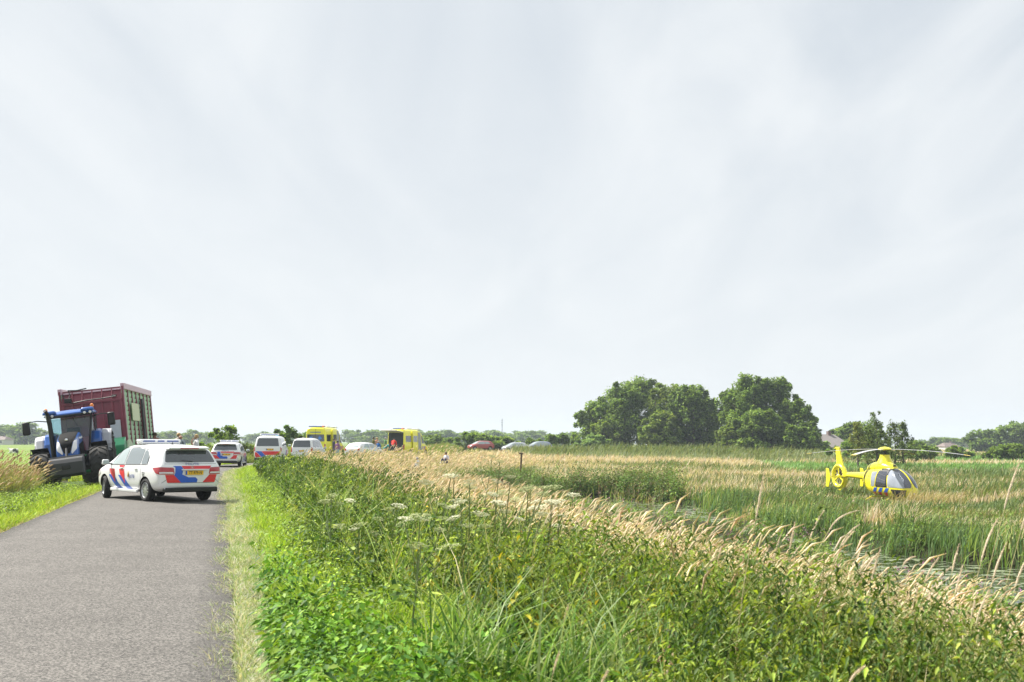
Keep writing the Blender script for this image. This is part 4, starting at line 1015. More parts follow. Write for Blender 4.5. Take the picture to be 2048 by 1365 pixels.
# ---- police hatchback
def police_car(name, label, loc, heading, steer, platetxt, group='white police cars with red and blue stripes'):
    T = thing(name, label, 'police car', loc, (0, 0, R(-heading)), group); T.scale = (1, 1, .962)
    st = [(-2.17, .40, .80, .97, .62, 1.42, .30), (-2.08, .33, .865, .99, .65, 1.47, .26), (-1.85, .28, .893, 1.0, .67, 1.52, .10),
          (-1.35, .24, .895, 1.0, .685, 1.555, 0), (-.6, .22, .895, .99, .70, 1.575, 0), (.2, .22, .895, .975, .70, 1.57, 0),
          (.62, .22, .895, .965, .68, 1.51, 0), (1.0, .22, .893, .955, .66, 1.31, 0), (1.36, .23, .89, .94, .68, 1.08, 0),
          (1.75, .25, .87, .86, .66, .97, 0), (2.05, .28, .80, .78, .60, .87, 0), (2.18, .32, .70, .68, .5, .76, 0)]
    axles = [(-1.30, .32, .375), (1.40, .32, .375)]
    body, bv = make_body(st, WHITE, T, axles, name='body')
    # glass
    for s in (-1, 1):
        decal(bv, 'side_window', [rnd_poly([(.98, .985), (.10, 1.0), (.06, 1.44), (.30, 1.455), (.56, 1.37)])], GLP, T, 'x', s, label='front door window')
        decal(bv, 'side_window', [rnd_poly([(.03, 1.0), (-.93, 1.015), (-.93, 1.42), (-.5, 1.46), (-.01, 1.455)])], GLM, T, 'x', s, label='rear door window')
        decal(bv, 'side_window', [rnd_poly([(-.97, 1.015), (-1.36, 1.03), (-1.29, 1.25), (-1.14, 1.38), (-.97, 1.42)], .07)], GLM, T, 'x', s, label='rear quarter window')
        # dark window frame line and door seams
        sm_ = MB()
        for pl in ([(1.0, .965), (.05, .985), (-1.38, 1.01), (-1.33, 1.27), (-1.14, 1.41), (-.6, 1.475), (.05, 1.475), (.34, 1.465), (.62, 1.36), (1.0, .965)],):
            pts = []
            for (a, b), (c, d) in zip(pl, pl[1:]):
                for j in range(6):
                    t_ = j / 6; h = cast(bv, 'x', s, a + (c - a) * t_, b + (d - b) * t_, .004)
                    if h: pts.append(h)
            sm_.tube(pts, .009, 4)
        sm_.build('window_seal', BLK, T)
        sm2 = MB()
        for pl in ([(1.02, .96), (1.04, .7), (.98, .32), (.05, .31)], [(.05, 1.44), (.05, .99), (.04, .6), (.03, .31)], [(.03, .31), (-.80, .31), (-1.02, .62), (-1.0, 1.0)]):
            pts = []
            for (a, b), (c, d) in zip(pl, pl[1:]):
                for j in range(5):
                    t_ = j / 5; h = cast(bv, 'x', s, a + (c - a) * t_, b + (d - b) * t_, .0005)
                    if h: pts.append(h)
            sm2.tube(pts, .004, 4)
        sm2.build('door_seam', DGRY, T)
        for yy in (.22, -.72):
            h = cast(bv, 'x', s, yy, .89, .015); MB().box(h, (.035, .17, .03)).build('door_handle', WHITE2, T, bevel=.01)
        # diagonal police striping
        def shear(y0, z0, z1, w0, k): return [(y0 + k * (z0 - .32), z0), (y0 - w0 + k * (z0 - .32), z0), (y0 - w0 + k * (z1 - .32), z1), (y0 + k * (z1 - .32), z1)]
        for y0 in (1.06, .42):
            decal(bv, 'blue_stripe', [[(y0, .69), (y0 - .34, .69), (y0 - .34 - .52, .32), (y0 - .52, .32)]], BLUEP, T, 'x', s, .005)
            decal(bv, 'red_stripe', [[(y0 - .04, .86), (y0 - .37, .86), (y0 - .42, .74), (y0 - .45, .46), (y0 - .30, .60), (y0 - .10, .74)]], REDP, T, 'x', s, .0055)
        decal(bv, 'red_stripe', [[(.36, .89), (.14, .89), (.03, .965), (.37, .965)]], REDP, T, 'x', s, .0055)
        decal(bv, 'red_stripe', [[(1.74, .80), (1.86, .62), (1.98, .66), (1.92, .80)]], REDP, T, 'x', s, .005)
        text_on(bv, 'POLITIE', .125, INKB, T, 'x', s, -.44, .67, flip=-s * -1 if False else (1 if s > 0 else -1), bold=.002)
        h = cast(bv, 'x', s, -.26, .69, .012)
        e_ = MB(); e_.tube([h + Vector((0, 0, z_)) for z_ in (-.05, 0, .05, .12)], [.004, .022, .012, .004], 6); e_.build('police_emblem', GOLDM, T)
        k = MB()
        for j in range(3):
            h = cast(bv, 'x', s, -1.20, .79 - j * .045, .007); k.box(h, (.004, .17 - .03 * j, .014))
        k.build('small_print', INKD, T)
        # side skirt
        MB().box((s * .865, .05, .275), (.07, 1.75, .085)).build('side_skirt', WHITE2, T, bevel=.02)
        decal(bv, 'headlamp', [rnd_poly([(1.72, .82), (1.70, .70), (2.05, .60), (2.08, .68)])], LAMPW, T, 'x', s, .008)
        mirror(T, s * .93, .98, 1.02, WHITE, s)
        # tail lamps wrap round the corner
        a_ = decal(bv, 'tail_lamp', [rnd_poly([(s * .50, .94), (s * .86, .955), (s * .868, .76), (s * .48, .76)], .04)], LAMPR, T, 'y', -1, .012, 3)
        decal(bv, 'side_lens', [rnd_poly([(-1.74, .93), (-2.16, .955), (-2.16, .78), (-1.95, .78)], .05)], LAMPR, a_, 'x', s, .012, 3)
        decal(bv, 'clear_lens', [rnd_poly([(s * .52, .825), (s * .84, .825), (s * .84, .785), (s * .50, .78)], .01)], LAMPW, a_, 'y', -1, .017, 3)
        decal(bv, 'reflector', [[(s * .30, .54), (s * .66, .54), (s * .72, .75), (s * .50, .75)]], REDP, T, 'y', -1, .006)
        h = cast(bv, 'y', -1, s * .60, .40, .01)
        MB().box(h, (.28, .05, .045), None, .8).build('exhaust_trim', CHROME, T, bevel=.015)
    decal(bv, 'rear_window', [rnd_poly([(-.70, 1.08), (.70, 1.08), (.60, 1.40), (-.60, 1.40)], .05)], GLS, T, 'y', -1, .007, 4)
    decal(bv, 'windscreen', [rnd_poly([(-.76, 1.0), (.76, 1.0), (.60, 1.47), (-.60, 1.47)], .06)], GLS, T, 'y', 1, .007, 4)
    decal(bv, 'grille', [rnd_poly([(-.42, .62), (.42, .62), (.36, .42), (-.36, .42)], .04)], BLK, T, 'y', 1, .008, 3)
    # rear markings: blue band wrapping below the plate, red bar above
    decal(bv, 'blue_stripe', [[(-.52, .985), (-.30, .985), (-.24, .90), (-.27, .76), (-.10, .68), (.10, .68), (.16, .62), (.14, .54), (-.30, .54), (-.50, .70), (-.46, .80), (-.46, .94)]], BLUEP, T, 'y', -1, .0055)
    decal(bv, 'red_stripe', [[(-.29, .985), (.56, .985), (.48, .90), (-.23, .90)]], REDP, T, 'y', -1, .0065)
    for pl in ([(-.84, .53), (.84, .53)], [(-.80, .53), (-.50, .76)], [(.80, .53), (.50, .76)], [(-.72, 1.04), (.72, 1.04)]):
        k = MB(); P_ = [cast(bv, 'y', -1, pl[0][0] + (pl[1][0] - pl[0][0]) * j / 8, pl[0][1] + (pl[1][1] - pl[0][1]) * j / 8, .002) for j in range(9)]; k.tube([q_ for q_ in P_ if q_], .005, 4); k.build('panel_gap', DGRY, T)
    text_on(bv, 'POLITIE', .075, INKB, T, 'y', -1, 0.02, 1.03, sx=1.5)
    emblem_ring(bv, T, .94)
    plate(T, bv, .06, .80, platetxt)
    MB().box((.06, -2.225, .885), (.72, .05, .035)).build('tailgate_grip', WHITE, T, bevel=.012)
    MB().box((0, -2.13, .345), (1.45, .22, .13)).build('lower_bumper', BLK, T, bevel=.03)
    sp = MB(); sp.box((0, -1.90, 1.478), (1.18, .24, .05), rx(R(9)), .94); sp.build('roof_spoiler', WHITE, T, bevel=.015)
    MB().box((0, -2.025, 1.455), (.5, .02, .02)).build('brake_light', LAMPR, T)
    wp = MB(); wp.tube([(0, -2.20, 1.10), (-.30, -2.165, 1.135)], [.016, .007], 5); wp.build('rear_wiper', BLK, T)
    for s in (-1, 1):
        wheel(T, s * .79, -1.30, .32, .21, s)
        wheel(T, s * .79, 1.40, .32, .21, s, steer=steer, rim=ALUD)
    # roof light bar
    lb = MB(); lb.box((0, -.12, 1.60), (1.12, .34, .05)); o = lb.build('light_bar', WHITE2, T, bevel=.02)
    MB().box((0, -.12, 1.66), (1.18, .30, .085)).build('bar_cover', WHITE, o, bevel=.035)
    k = MB()
    for cx_, w_ in ((-.34, .34), (0, .2), (.34, .34)): k.box((cx_, -.12, 1.652), (w_, .312, .04))
    k.build('bar_lens', BBAR, o, bevel=.01)
    an = MB(); an.tube([(0, -.95, 1.565), (.0, -1.02, 1.66)], [.012, .004], 5); an.box((0, -.95, 1.575), (.05, .1, .02)); an.build('antenna', BLK, T)
    return T, bv

# ---- generic car, van
def car(name, label, cat, loc, heading, st, paint, axles, wr, hw, side_wins, rear_win, screen, lamps, group=None, rim=ALU, glass=GLS, tilt=0, zc=.2, extra=None, rw=.2, grille=True, mirror_at=(.95, 1.0), rb=.05, fb=.05):
    T = thing(name, label, cat, loc, (tilt, 0, R(-heading)), group)
    body, bv = make_body(st, paint, T, [(a, wr, wr + .05) for a in axles], name='body', hw=hw, rb=rb, fb=fb)
    for s in (-1, 1):
        for pl in side_wins: decal(bv, 'side_window', [rnd_poly(pl)], glass, T, 'x', s)
        decal(bv, 'tail_lamp', [rnd_poly([(s * a, b) for a, b in lamps])], LAMPR, T, 'y', -1, .012)
        mirror(T, s * (hw + .02), mirror_at[0], mirror_at[1], paint, s)
        for a in axles: wheel(T, s * (hw - .11), a, wr, rw, s, rim, 8)
    if rear_win: decal(bv, 'rear_window', [rnd_poly(rear_win, .05)], glass, T, 'y', -1, .007, 4)
    decal(bv, 'windscreen', [rnd_poly(screen, .06)], glass, T, 'y', 1, .007, 4)
    if extra: extra(T, bv)
    return T, bv
POS = lambda px, y, z=None: (at(px, y), y, (float(zt(at(px, y), y)) if z is None else z))

police_car('police_car', 'white police hatchback slewed across the road beside the tractor, nearest the viewer', (at(375, 29.7) - 2.1 * math.sin(R(41.5)), 29.7 + 2.1 * math.cos(R(41.5)) + .35, .03), -41.5, R(-14), 'TT-979-N')
police_car('police_car', 'second police hatchback farther along the road, just behind the slewed one', (at(449, 69) + 2.1 * math.sin(R(-6)), 71.2, .03), -7, 0, None)

# ---- police van
def van_extra(T, bv):
    decal(bv, 'blue_stripe', [[(-.80, .88), (-.42, .88), (-.02, .46), (-.36, .46)]], BLUEP, T, 'y', -1, .007)
    decal(bv, 'red_stripe', [[(-.41, .88), (.86, .88), (.86, .62), (-.16, .62)]], REDP, T, 'y', -1, .006)
    decal(bv, 'red_stripe', [[(-.86, .80), (-.74, .80), (-.40, .47), (-.84, .47)]], REDP, T, 'y', -1, .006)
    for s in (-1, 1):
        decal(bv, 'blue_stripe', [[(-.2, .4), (.2, .4), (.7, .95), (.3, .95)]], BLUEP, T, 'x', s)
        decal(bv, 'red_stripe', [[(.3, .4), (.7, .4), (1.2, .95), (.8, .95)]], REDP, T, 'x', s)
    plate(T, bv, .15, 1.0, None, .5, .12)
    MB().box((0, -2.46, .36), (1.75, .16, .16)).build('rear_bumper', BLK, T, bevel=.03)
    lb = MB().box((0, -1.5, 2.02), (1.3, .34, .12)).build('light_bar', WHITE, T, bevel=.03)
    MB().box((0, -1.5, 2.02), (1.12, .35, .05)).build('bar_lens', BBAR, lb, bevel=.01)
    MB().lathe([(0, .10), (.09, .10), (.15, .06), (.17, .01)], (.25, .9, 1.93), 12, 'Z').build('beacon', mat('beacon_cyan', (.02, .45, .75), .25, coat=.6), T, True)
VST = [(-2.45, .42, .90, 1.15, .74, 1.84, .22), (-2.32, .34, .94, 1.17, .78, 1.90, .14), (-1.9, .3, .95, 1.17, .80, 1.93, 0), (0, .3, .95, 1.15, .80, 1.95, 0),
       (.9, .3, .95, 1.13, .79, 1.90, 0), (1.25, .3, .95, 1.11, .76, 1.72, 0), (1.75, .3, .94, 1.07, .74, 1.26, 0), (2.15, .32, .92, .98, .7, 1.10, 0), (2.4, .36, .82, .85, .6, .96, 0)]
car('police_van', 'white police van with red and blue stripes under its rear window', 'police van', (at(526, 78) + .1, 80.5, .05), -5, VST, WHITE, (-1.5, 1.5), .33, .95,
    [[(-2.1, 1.24), (-.9, 1.24), (-.9, 1.72), (-2.0, 1.72)], [(-.8, 1.24), (.2, 1.24), (.2, 1.72), (-.8, 1.72)], [(.3, 1.2), (1.4, 1.2), (1.1, 1.62), (.75, 1.74), (.3, 1.74)]],
    [(-.76, 1.22), (.76, 1.22), (.66, 1.76), (-.66, 1.76)], [(-.76, 1.2), (.76, 1.2), (.64, 1.8), (-.64, 1.8)], [(.86, .82), (.93, .82), (.92, 1.2), (.84, 1.2)], extra=van_extra, mirror_at=(1.5, 1.25), rb=.03)

CST = [(-2.18, .40, .82, 1.0, .64, 1.66, .16), (-2.08, .32, .87, 1.02, .68, 1.73, .10), (-1.7, .26, .89, 1.02, .70, 1.78, 0), (-.3, .24, .895, 1.0, .70, 1.81, 0),
       (.55, .24, .895, .98, .69, 1.74, 0), (.95, .24, .89, .96, .66, 1.45, 0), (1.35, .25, .885, .94, .66, 1.10, 0), (1.8, .28, .86, .84, .62, .94, 0), (2.15, .32, .72, .7, .5, .78, 0)]
def caddy_extra(T, bv): plate(T, bv, 0, .8, None, .45, .1)
car('compact_van', 'small white van with a dark wide rear window, ahead of the police van', 'van', (at(606, 88) + .15, 90, .08), 6, CST, WHITE, (-1.3, 1.35), .31, .895,
    [[(-1.85, 1.1), (-.9, 1.1), (-.9, 1.6), (-1.7, 1.58)], [(-.8, 1.08), (0, 1.08), (0, 1.62), (-.8, 1.62)], [(.08, 1.05), (1.0, 1.05), (.65, 1.48), (.4, 1.6), (.08, 1.62)]],
    [(-.70, 1.08), (.70, 1.08), (.62, 1.6), (-.62, 1.6)], [(-.7, 1.05), (.7, 1.05), (.6, 1.62), (-.6, 1.62)], [(.74, .7), (.86, .7), (.85, 1.1), (.76, 1.1)], extra=caddy_extra)

HST = [(-1.98, .40, .80, .90, .56, 1.26, .36), (-1.88, .33, .84, .92, .60, 1.32, .30), (-1.5, .26, .86, .93, .62, 1.42, .05), (-.7, .22, .865, .92, .63, 1.46, 0), (.15, .22, .865, .91, .63, 1.45, 0),
       (.55, .22, .865, .90, .61, 1.36, 0), (.95, .22, .86, .88, .60, 1.12, 0), (1.25, .23, .855, .86, .62, .96, 0), (1.65, .27, .82, .76, .58, .84, 0), (1.95, .31, .66, .62, .45, .7, 0)]
def hatch(label, loc, heading, paint, group, name='parked_car', glass=GLM, rear=True):
    return car(name, label, 'car', loc, heading, HST, paint, (-1.25, 1.25), .30, .865,
        [[(-1.3, 1.0), (-.45, .97), (-.45, 1.33), (-1.0, 1.32)], [(-.38, .97), (.95, .94), (.5, 1.28), (.2, 1.34), (-.38, 1.34)]],
        [(-.58, .98), (.58, .98), (.5, 1.24), (-.5, 1.24)], [(-.66, .96), (.66, .96), (.52, 1.34), (-.52, 1.34)], [(.60, .72), (.80, .74), (.78, .94), (.60, .92)], group, glass=glass, mirror_at=(.75, .95),
        extra=lambda T, bv: (plate(T, bv, 0, .62, None, .45, .1), [decal(bv, 'headlamp', [rnd_poly([(s * .42, .72), (s * .70, .74), (s * .72, .62), (s * .46, .60)])], LAMPW, T, 'y', 1, .01) for s in (-1, 1)]))
hatch('white hatchback half hidden by golden grass between the two ambulances', (at(729, 100), 100.5, float(zt(at(725, 100), 100)) * 0 + .10), 28, WHITE, None, 'hatchback', GLP)
def far_z(px, y, pytop, h): return zat(pytop, y, px) - h
hatch('red hatchback, first of the three cars parked beyond the field', (at(961, 172), 172, far_z(961, 172, 882, 1.46)), 208 + 37, REDCAR, 'cars parked beyond the field', glass=GLP)
hatch('silver car parked between the red car and the grey blue car', (at(1029, 174), 174, far_z(1029, 174, 885, 1.46)), 252, SILV, 'cars parked beyond the field', glass=GLP)
hatch('grey blue car, the one nearest the big trees of the three parked cars', (at(1077, 174), 174, far_z(1077, 174, 883, 1.46)), 250, GREYP, 'cars parked beyond the field', glass=GLP)

# ---- ambulances
AST = [(-2.98, .42, .92, 1.35, .84, 2.64, .04), (-2.9, .36, .985, 1.37, .88, 2.74, .02), (-2.5, .34, .995, 1.37, .90, 2.78, 0), (0, .34, .995, 1.35, .90, 2.78, 0), (.95, .34, .995, 1.32, .88, 2.72, 0),
       (1.35, .34, .99, 1.30, .84, 2.35, 0), (1.85, .34, .985, 1.22, .80, 1.72, 0), (2.15, .34, .98, 1.12, .78, 1.32, 0), (2.6, .36, .94, 1.0, .7, 1.14, 0), (2.9, .42, .84, .85, .6, .95, 0)]
BLUEST = mat('star_blue', (.10, .28, .75), .4)
def star(bv, parent, a0, b0, r, axis, s):
    o_ = MB()
    for k in range(3):
        t_ = R(60 * k); n = Vector((math.cos(t_), math.sin(t_))); m_ = Vector((-n.y, n.x)) * r * .22
        pl = [n * r + m_, n * r - m_, -n * r - m_, -n * r + m_]
        pts = [cast(bv, axis, s, a0 + p.y, b0 + p.x, .012 + .001 * k) for p in pl]
        if all(pts): o_.add(pts, [(0, 1, 2, 3)])
    o_.build('star_of_life', BLUEST, parent)
def ambulance(label, loc, heading, open_rear):
    T = thing('ambulance', label, 'ambulance', loc, (0, 0, R(-heading)), 'yellow ambulances on the road')
    body, bv = make_body(AST, YEL, T, [(-1.6, .35, .42), (2.0, .35, .42)], name='body', hw=1.0, rb=.02)
    s = 1
    # sliding door slid back with its window, dark door opening ahead of it
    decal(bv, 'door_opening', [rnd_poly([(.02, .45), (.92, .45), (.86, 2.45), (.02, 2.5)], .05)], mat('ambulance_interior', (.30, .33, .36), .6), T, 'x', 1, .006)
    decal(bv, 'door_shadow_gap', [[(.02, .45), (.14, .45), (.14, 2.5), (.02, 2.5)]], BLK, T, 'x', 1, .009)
    sd_ = decal(bv, 'sliding_door', [rnd_poly([(-1.28, .42), (-.05, .42), (-.05, 2.56), (-1.28, 2.56)], .05)], YEL, T, 'x', 1, .09, 3, thick=.03)
    decal(bv, 'door_window', [rnd_poly([(-1.14, 1.50), (-.18, 1.50), (-.18, 2.12), (-1.14, 2.12)])], GLM, sd_, 'x', 1, .128)
    for q_ in (-1, 1):
        decal(bv, 'side_window', [rnd_poly([(-2.6, 1.50), (-1.4, 1.50), (-1.4, 2.12), (-2.6, 2.12)])], GLS, T, 'x', q_, .007)
        decal(bv, 'side_window', [rnd_poly([(1.02, 1.36), (1.86, 1.34), (1.55, 1.95), (1.25, 2.12), (1.02, 2.12)])], GLM, T, 'x', q_, .007, label='cab door window')
        for j in range(4):
            decal(bv, 'blue_stripe' if j % 2 == 0 else 'red_stripe', [[(.95 + j * .26, .75), (1.10 + j * .26, .75), (1.28 + j * .26, 1.08), (1.13 + j * .26, 1.08)]], BLUEP if j % 2 == 0 else REDP, T, 'x', q_, .008)
        decal(bv, 'tail_lamp', [rnd_poly([(q_ * .84, .75), (q_ * .95, .75), (q_ * .95, 1.25), (q_ * .84, 1.25)], .02)], LAMPR, T, 'y', -1, .012)
        decal(bv, 'headlamp', [rnd_poly([(q_ * .58, .98), (q_ * .85, 1.0), (q_ * .85, .78), (q_ * .6, .75)])], LAMPW, T, 'y', 1, .01)
        wheel(T, q_ * .88, -1.6, .35, .22, q_, ALUD, 6); wheel(T, q_ * .88, 2.0, .35, .22, q_, ALUD, 6)
        mirror(T, q_ * 1.02, 1.75, 1.55, BLK, q_)
    decal(bv, 'windscreen', [rnd_poly([(-.82, 1.38), (.82, 1.38), (.72, 2.25), (-.72, 2.25)], .06)], GLS, T, 'y', 1, .01, 4)
    if not open_rear:
        w_ = decal(bv, 'rear_window', [rnd_poly([(-.84, 1.48), (.84, 1.48), (.80, 2.12), (-.80, 2.12)], .05)], GLS, T, 'y', -1, .008)
        star(bv, w_, -.42, 1.8, .18, 'y', -1); star(bv, w_, .42, 1.8, .18, 'y', -1)
        decal(bv, 'centre_seam', [[(-.012, .5), (.012, .5), (.012, 2.6), (-.012, 2.6)]], DGRY, T, 'y', -1, .012)
        decal(bv, 'upper_sign', [rnd_poly([(-.5, 2.26), (.5, 2.26), (.5, 2.36), (-.5, 2.36)], .02)], GLM, T, 'y', -1, .009)
        star(bv, sd_, -.9, 1.82, .2, 'x', 1)
    else:
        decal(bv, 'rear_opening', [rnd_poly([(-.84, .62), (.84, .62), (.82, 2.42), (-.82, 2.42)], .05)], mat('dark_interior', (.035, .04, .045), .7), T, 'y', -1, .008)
        tg = MB(); tg.box((0, -3.75, 2.56), (1.72, 1.75, .07), rx(R(-6)), .97); tg.build('raised_tailgate', mat('door_inner_panel', (.62, .60, .56), .5), T, bevel=.03)
        for q_ in (-1, 1): MB().tube([(q_ * .78, -2.98, 2.1), (q_ * .78, -3.5, 2.5)], .02, 6).build('gas_strut', BLK, T)
        k = MB(); k.box((.35, -2.93, 1.15), (.35, .05, .6)); k.box((-.4, -2.93, 1.5), (.3, .05, .9)); k.build('interior_equipment', DGRY, T)
    plate(T, bv, 0, .55, None, .5, .12)
    MB().box((0, -3.02, .38), (1.8, .14, .16)).build('rear_bumper', BLK, T, bevel=.03)
    lb = MB().box((0, -2.6, 2.82), (1.5, .3, .12)).build('light_bar', BBAR, T, bevel=.03, smooth=True)
    MB().box((.62, -2.6, 2.83), (.22, .31, .13)).build('amber_lens', ORANGE, lb, bevel=.02)
    fb_ = MB().box((0, .7, 2.80), (1.5, .34, .14)).build('light_bar', WHITE2, T, bevel=.04, smooth=True)
    MB().box((0, .7, 2.80), (1.3, .35, .07)).build('bar_lens', BBAR, fb_, bevel=.01)
    ac = MB(); ac.box((0, -.9, 2.83), (1.1, 1.2, .16), None, .85); ac.build('roof_unit', WHITE2, T, bevel=.04, smooth=True)
    return T
ambulance('closed yellow ambulance with blue stars on its dark rear windows', (at(633, 103) + .4, 106, .12), 10, False)
ambulance('yellow ambulance farther off with its tailgate raised over the open rear', (at(792, 114) + 1.05, 116.6, .1), 21, True)
# ------------------------------------------------------------------ tractor
TB = mat('tractor_blue', (.010, .095, .38), .28, coat=.6, var=.06)
TG = mat('tractor_bonnet_grey', (.009, .009, .0095), .85, spec=.12, var=.3, scale=20)
TK = mat('tractor_black', (.008, .0085, .0095), .5, var=.2)
WG = mat('weight_grey', (.022, .024, .029), .45, var=.12)
FG = mat('fender_silver_grey', (.36, .37, .40), .4, var=.05)
CGL = clear_glass('cab_glass', (.74, .84, .85), gloss=.0)
TLT = R(8.2)
tx, ty = at(154, 43.6), 43.6
TR = thing('tractor', 'blue tractor leaning into the verge in front of the burgundy wagon', 'tractor', (tx, ty + .2, -.17), (0, TLT, R(-164.0)))
def lug_tyre(parent, x, y, r, wd, nl, name='wheel'):
    T = bpy.data.objects.new(name, None); put(T, parent); T.location = (x, y, r); T.empty_display_size = .1
    t_ = MB(); h = wd / 2
    t_.lathe([(-h * .72, r * .55), (-h * .95, r * .66), (-h, r * .82), (-h * .92, r * .92), (-h * .5, r * .95), (0, r * .957), (h * .5, r * .95), (h * .92, r * .92), (h, r * .82), (h * .95, r * .66), (h * .72, r * .55)], n=48, caps=False)
    for k in range(nl):
        for s in (-1, 1):
            a = 2 * math.pi * (k + (.5 if s > 0 else 0)) / nl
            pr = []
            for j in range(4):
                u = j / 3; xx = s * (.02 + u * (h * .98)); aa = a + u * .34; rr = r * (1.0 - .035 * u * u)
                pr.append((xx, aa, rr))
            for (x0, a0, r0), (x1, a1, r1) in zip(pr, pr[1:]):
                tk = .55 / nl * 1.35
                vs = []
                for (xx, aa, ro) in ((x0, a0, r0), (x1, a1, r1)):
                    for da, rad in ((-tk, r * .90), (-tk * .62, ro), (tk * .62, ro), (tk, r * .90)):
                        vs.append((xx, math.sin(aa + da) * rad, math.cos(aa + da) * rad))
                t_.add(vs, [(0, 1, 5, 4), (1, 2, 6, 5), (2, 3, 7, 6), (0, 3, 2, 1), (4, 5, 6, 7)])
    t_.build('tyre', MUD, T, True)
    sd_ = 1 if x > 0 else -1
    m_ = MB(); m_.lathe([(sd_ * h * .74, r * .56), (sd_ * h * .5, r * .53), (sd_ * h * .05, r * .46), (0, r * .15), (sd_ * .12, r * .12), (sd_ * .14, .01)], n=32); m_.lathe([(-sd_ * h * .74, r * .56), (-sd_ * h * .3, r * .5), (-sd_ * h * .28, .01)], n=32)
    m_.build('rim', FG, T, True)
    return T
for s in (-1, 1):
    lug_tyre(TR, s * 1.06, -1.35, 1.0, .72, 19)
    lug_tyre(TR, s * 1.02, 1.50, .74, .62, 17)
# bonnet: a lofted nose
def loft_rings(rings, closed=True):
    n = len(rings[0]); vs = [p for r in rings for p in r]; fs = []
    for i in range(len(rings) - 1):
        for k in range(n): fs.append((i * n + k, i * n + (k + 1) % n, (i + 1) * n + (k + 1) % n, (i + 1) * n + k))
    fs.append(tuple(range(n))[::-1]); fs.append(tuple((len(rings) - 1) * n + k for k in range(n)))
    return vs, fs
def hood_ring(y, w_, z0, z1, tw):
    return [(-w_, y, z0), (-w_ * 1.04, y, z0 + (z1 - z0) * .45), (-w_ * .98, y, z0 + (z1 - z0) * .72), (-tw, y, z1 - .05), (-tw * .55, y, z1), (tw * .55, y, z1), (tw, y, z1 - .05), (w_ * .98, y, z0 + (z1 - z0) * .72), (w_ * 1.04, y, z0 + (z1 - z0) * .45), (w_, y, z0)]
rg = [hood_ring(.10, .43, 1.0, 2.13, .40), hood_ring(.6, .43, 1.0, 2.12, .40), hood_ring(1.3, .42, 1.0, 2.04, .38), hood_ring(1.9, .40, .98, 1.93, .34), hood_ring(2.22, .38, .96, 1.78, .28), hood_ring(2.36, .34, .98, 1.60, .22)]
b_ = MB(); b_.add(*loft_rings(rg)); hood = b_.build('bonnet', TB, TR, True, sub=2)
# dark centre panel, side grilles, lamps on the nose
bpy.context.view_layer.update(); hm = eval_mesh(hood); hb = BVHTree.FromPolygons([v.co.copy() for v in hm.vertices], [tuple(p.vertices) for p in hm.polygons])
decal(hb, 'grille', [rnd_poly([(-.26, 1.93), (.26, 1.93), (.20, 1.62), (.10, 1.32), (-.10, 1.32), (-.20, 1.62)], .04)], TG, TR, 'y', 1, .012, 3)
decal(hb, 'bonnet_panel', [[(-.31, .3), (.31, .3), (.30, 1.9), (.24, 2.2), (-.24, 2.2), (-.30, 1.9)]], TG, TR, 'z', 1, .010, 4)
decal(hb, 'lower_grille', [rnd_poly([(-.33, 1.22), (.33, 1.22), (.33, 1.02), (-.33, 1.02)], .03)], TK, TR, 'y', 1, .012, 3)
MB().box((0, 2.32, 1.00), (.74, .30, .30)).build('nose_lower', TK, TR, bevel=.05)
for s in (-1, 1):
    decal(hb, 'headlamp', [rnd_poly([(s * .24, 1.74), (s * .33, 1.80), (s * .335, 1.46), (s * .16, 1.28), (s * .14, 1.36)], .03)], LAMPW, TR, 'y', 1, .018, 3)
    decal(hb, 'side_grille', [rnd_poly([(.3, 1.2), (2.0, 1.2), (1.95, 1.6), (.5, 1.75), (.3, 1.7)], .08)], TG, TR, 'x', s, .012, 3)
    decal(hb, 'white_logo_strip', [[(.5, 1.85), (1.5, 1.80), (1.5, 1.86), (.5, 1.92)]], mat('decal_white', (.7, .72, .75), .5), TR, 'x', s, .012, 2)
em = MB(); h = cast(hb, 'y', 1, 0, 1.80, .02); em.lathe([(-.01, .06), (.012, .055), (.014, .01)], h, 16, 'Y'); em.build('emblem', CHROME, TR)
# front weight on its carrier
wt = MB()
wt.prism([(2.62, .48), (3.18, .50), (3.24, .60), (3.22, 1.0), (3.10, 1.16), (2.62, 1.20)], -.60, .60)
wt.build('front_weight', WG, TR, bevel=.05)
MB().box((0, 3.235, .84), (.30, .05, .16)).build('weight_pocket', TK, TR, bevel=.03)
MB().box((0, 2.62, 1.22), (1.2, .3, .04)).build('weight_top_plate', mat('weight_top', (.16, .16, .17), .45), TR)
k = MB(); k.box((0, 2.5, .85), (.5, .4, .35)); k.tube([(0, 2.45, 1.5), (0, 2.75, 1.15)], .045, 8); k.tube([(-.3, 2.3, .75), (-.3, 2.7, .75)], .05); k.tube([(.3, 2.3, .75), (.3, 2.7, .75)], .05); k.build('front_linkage', TK, TR)
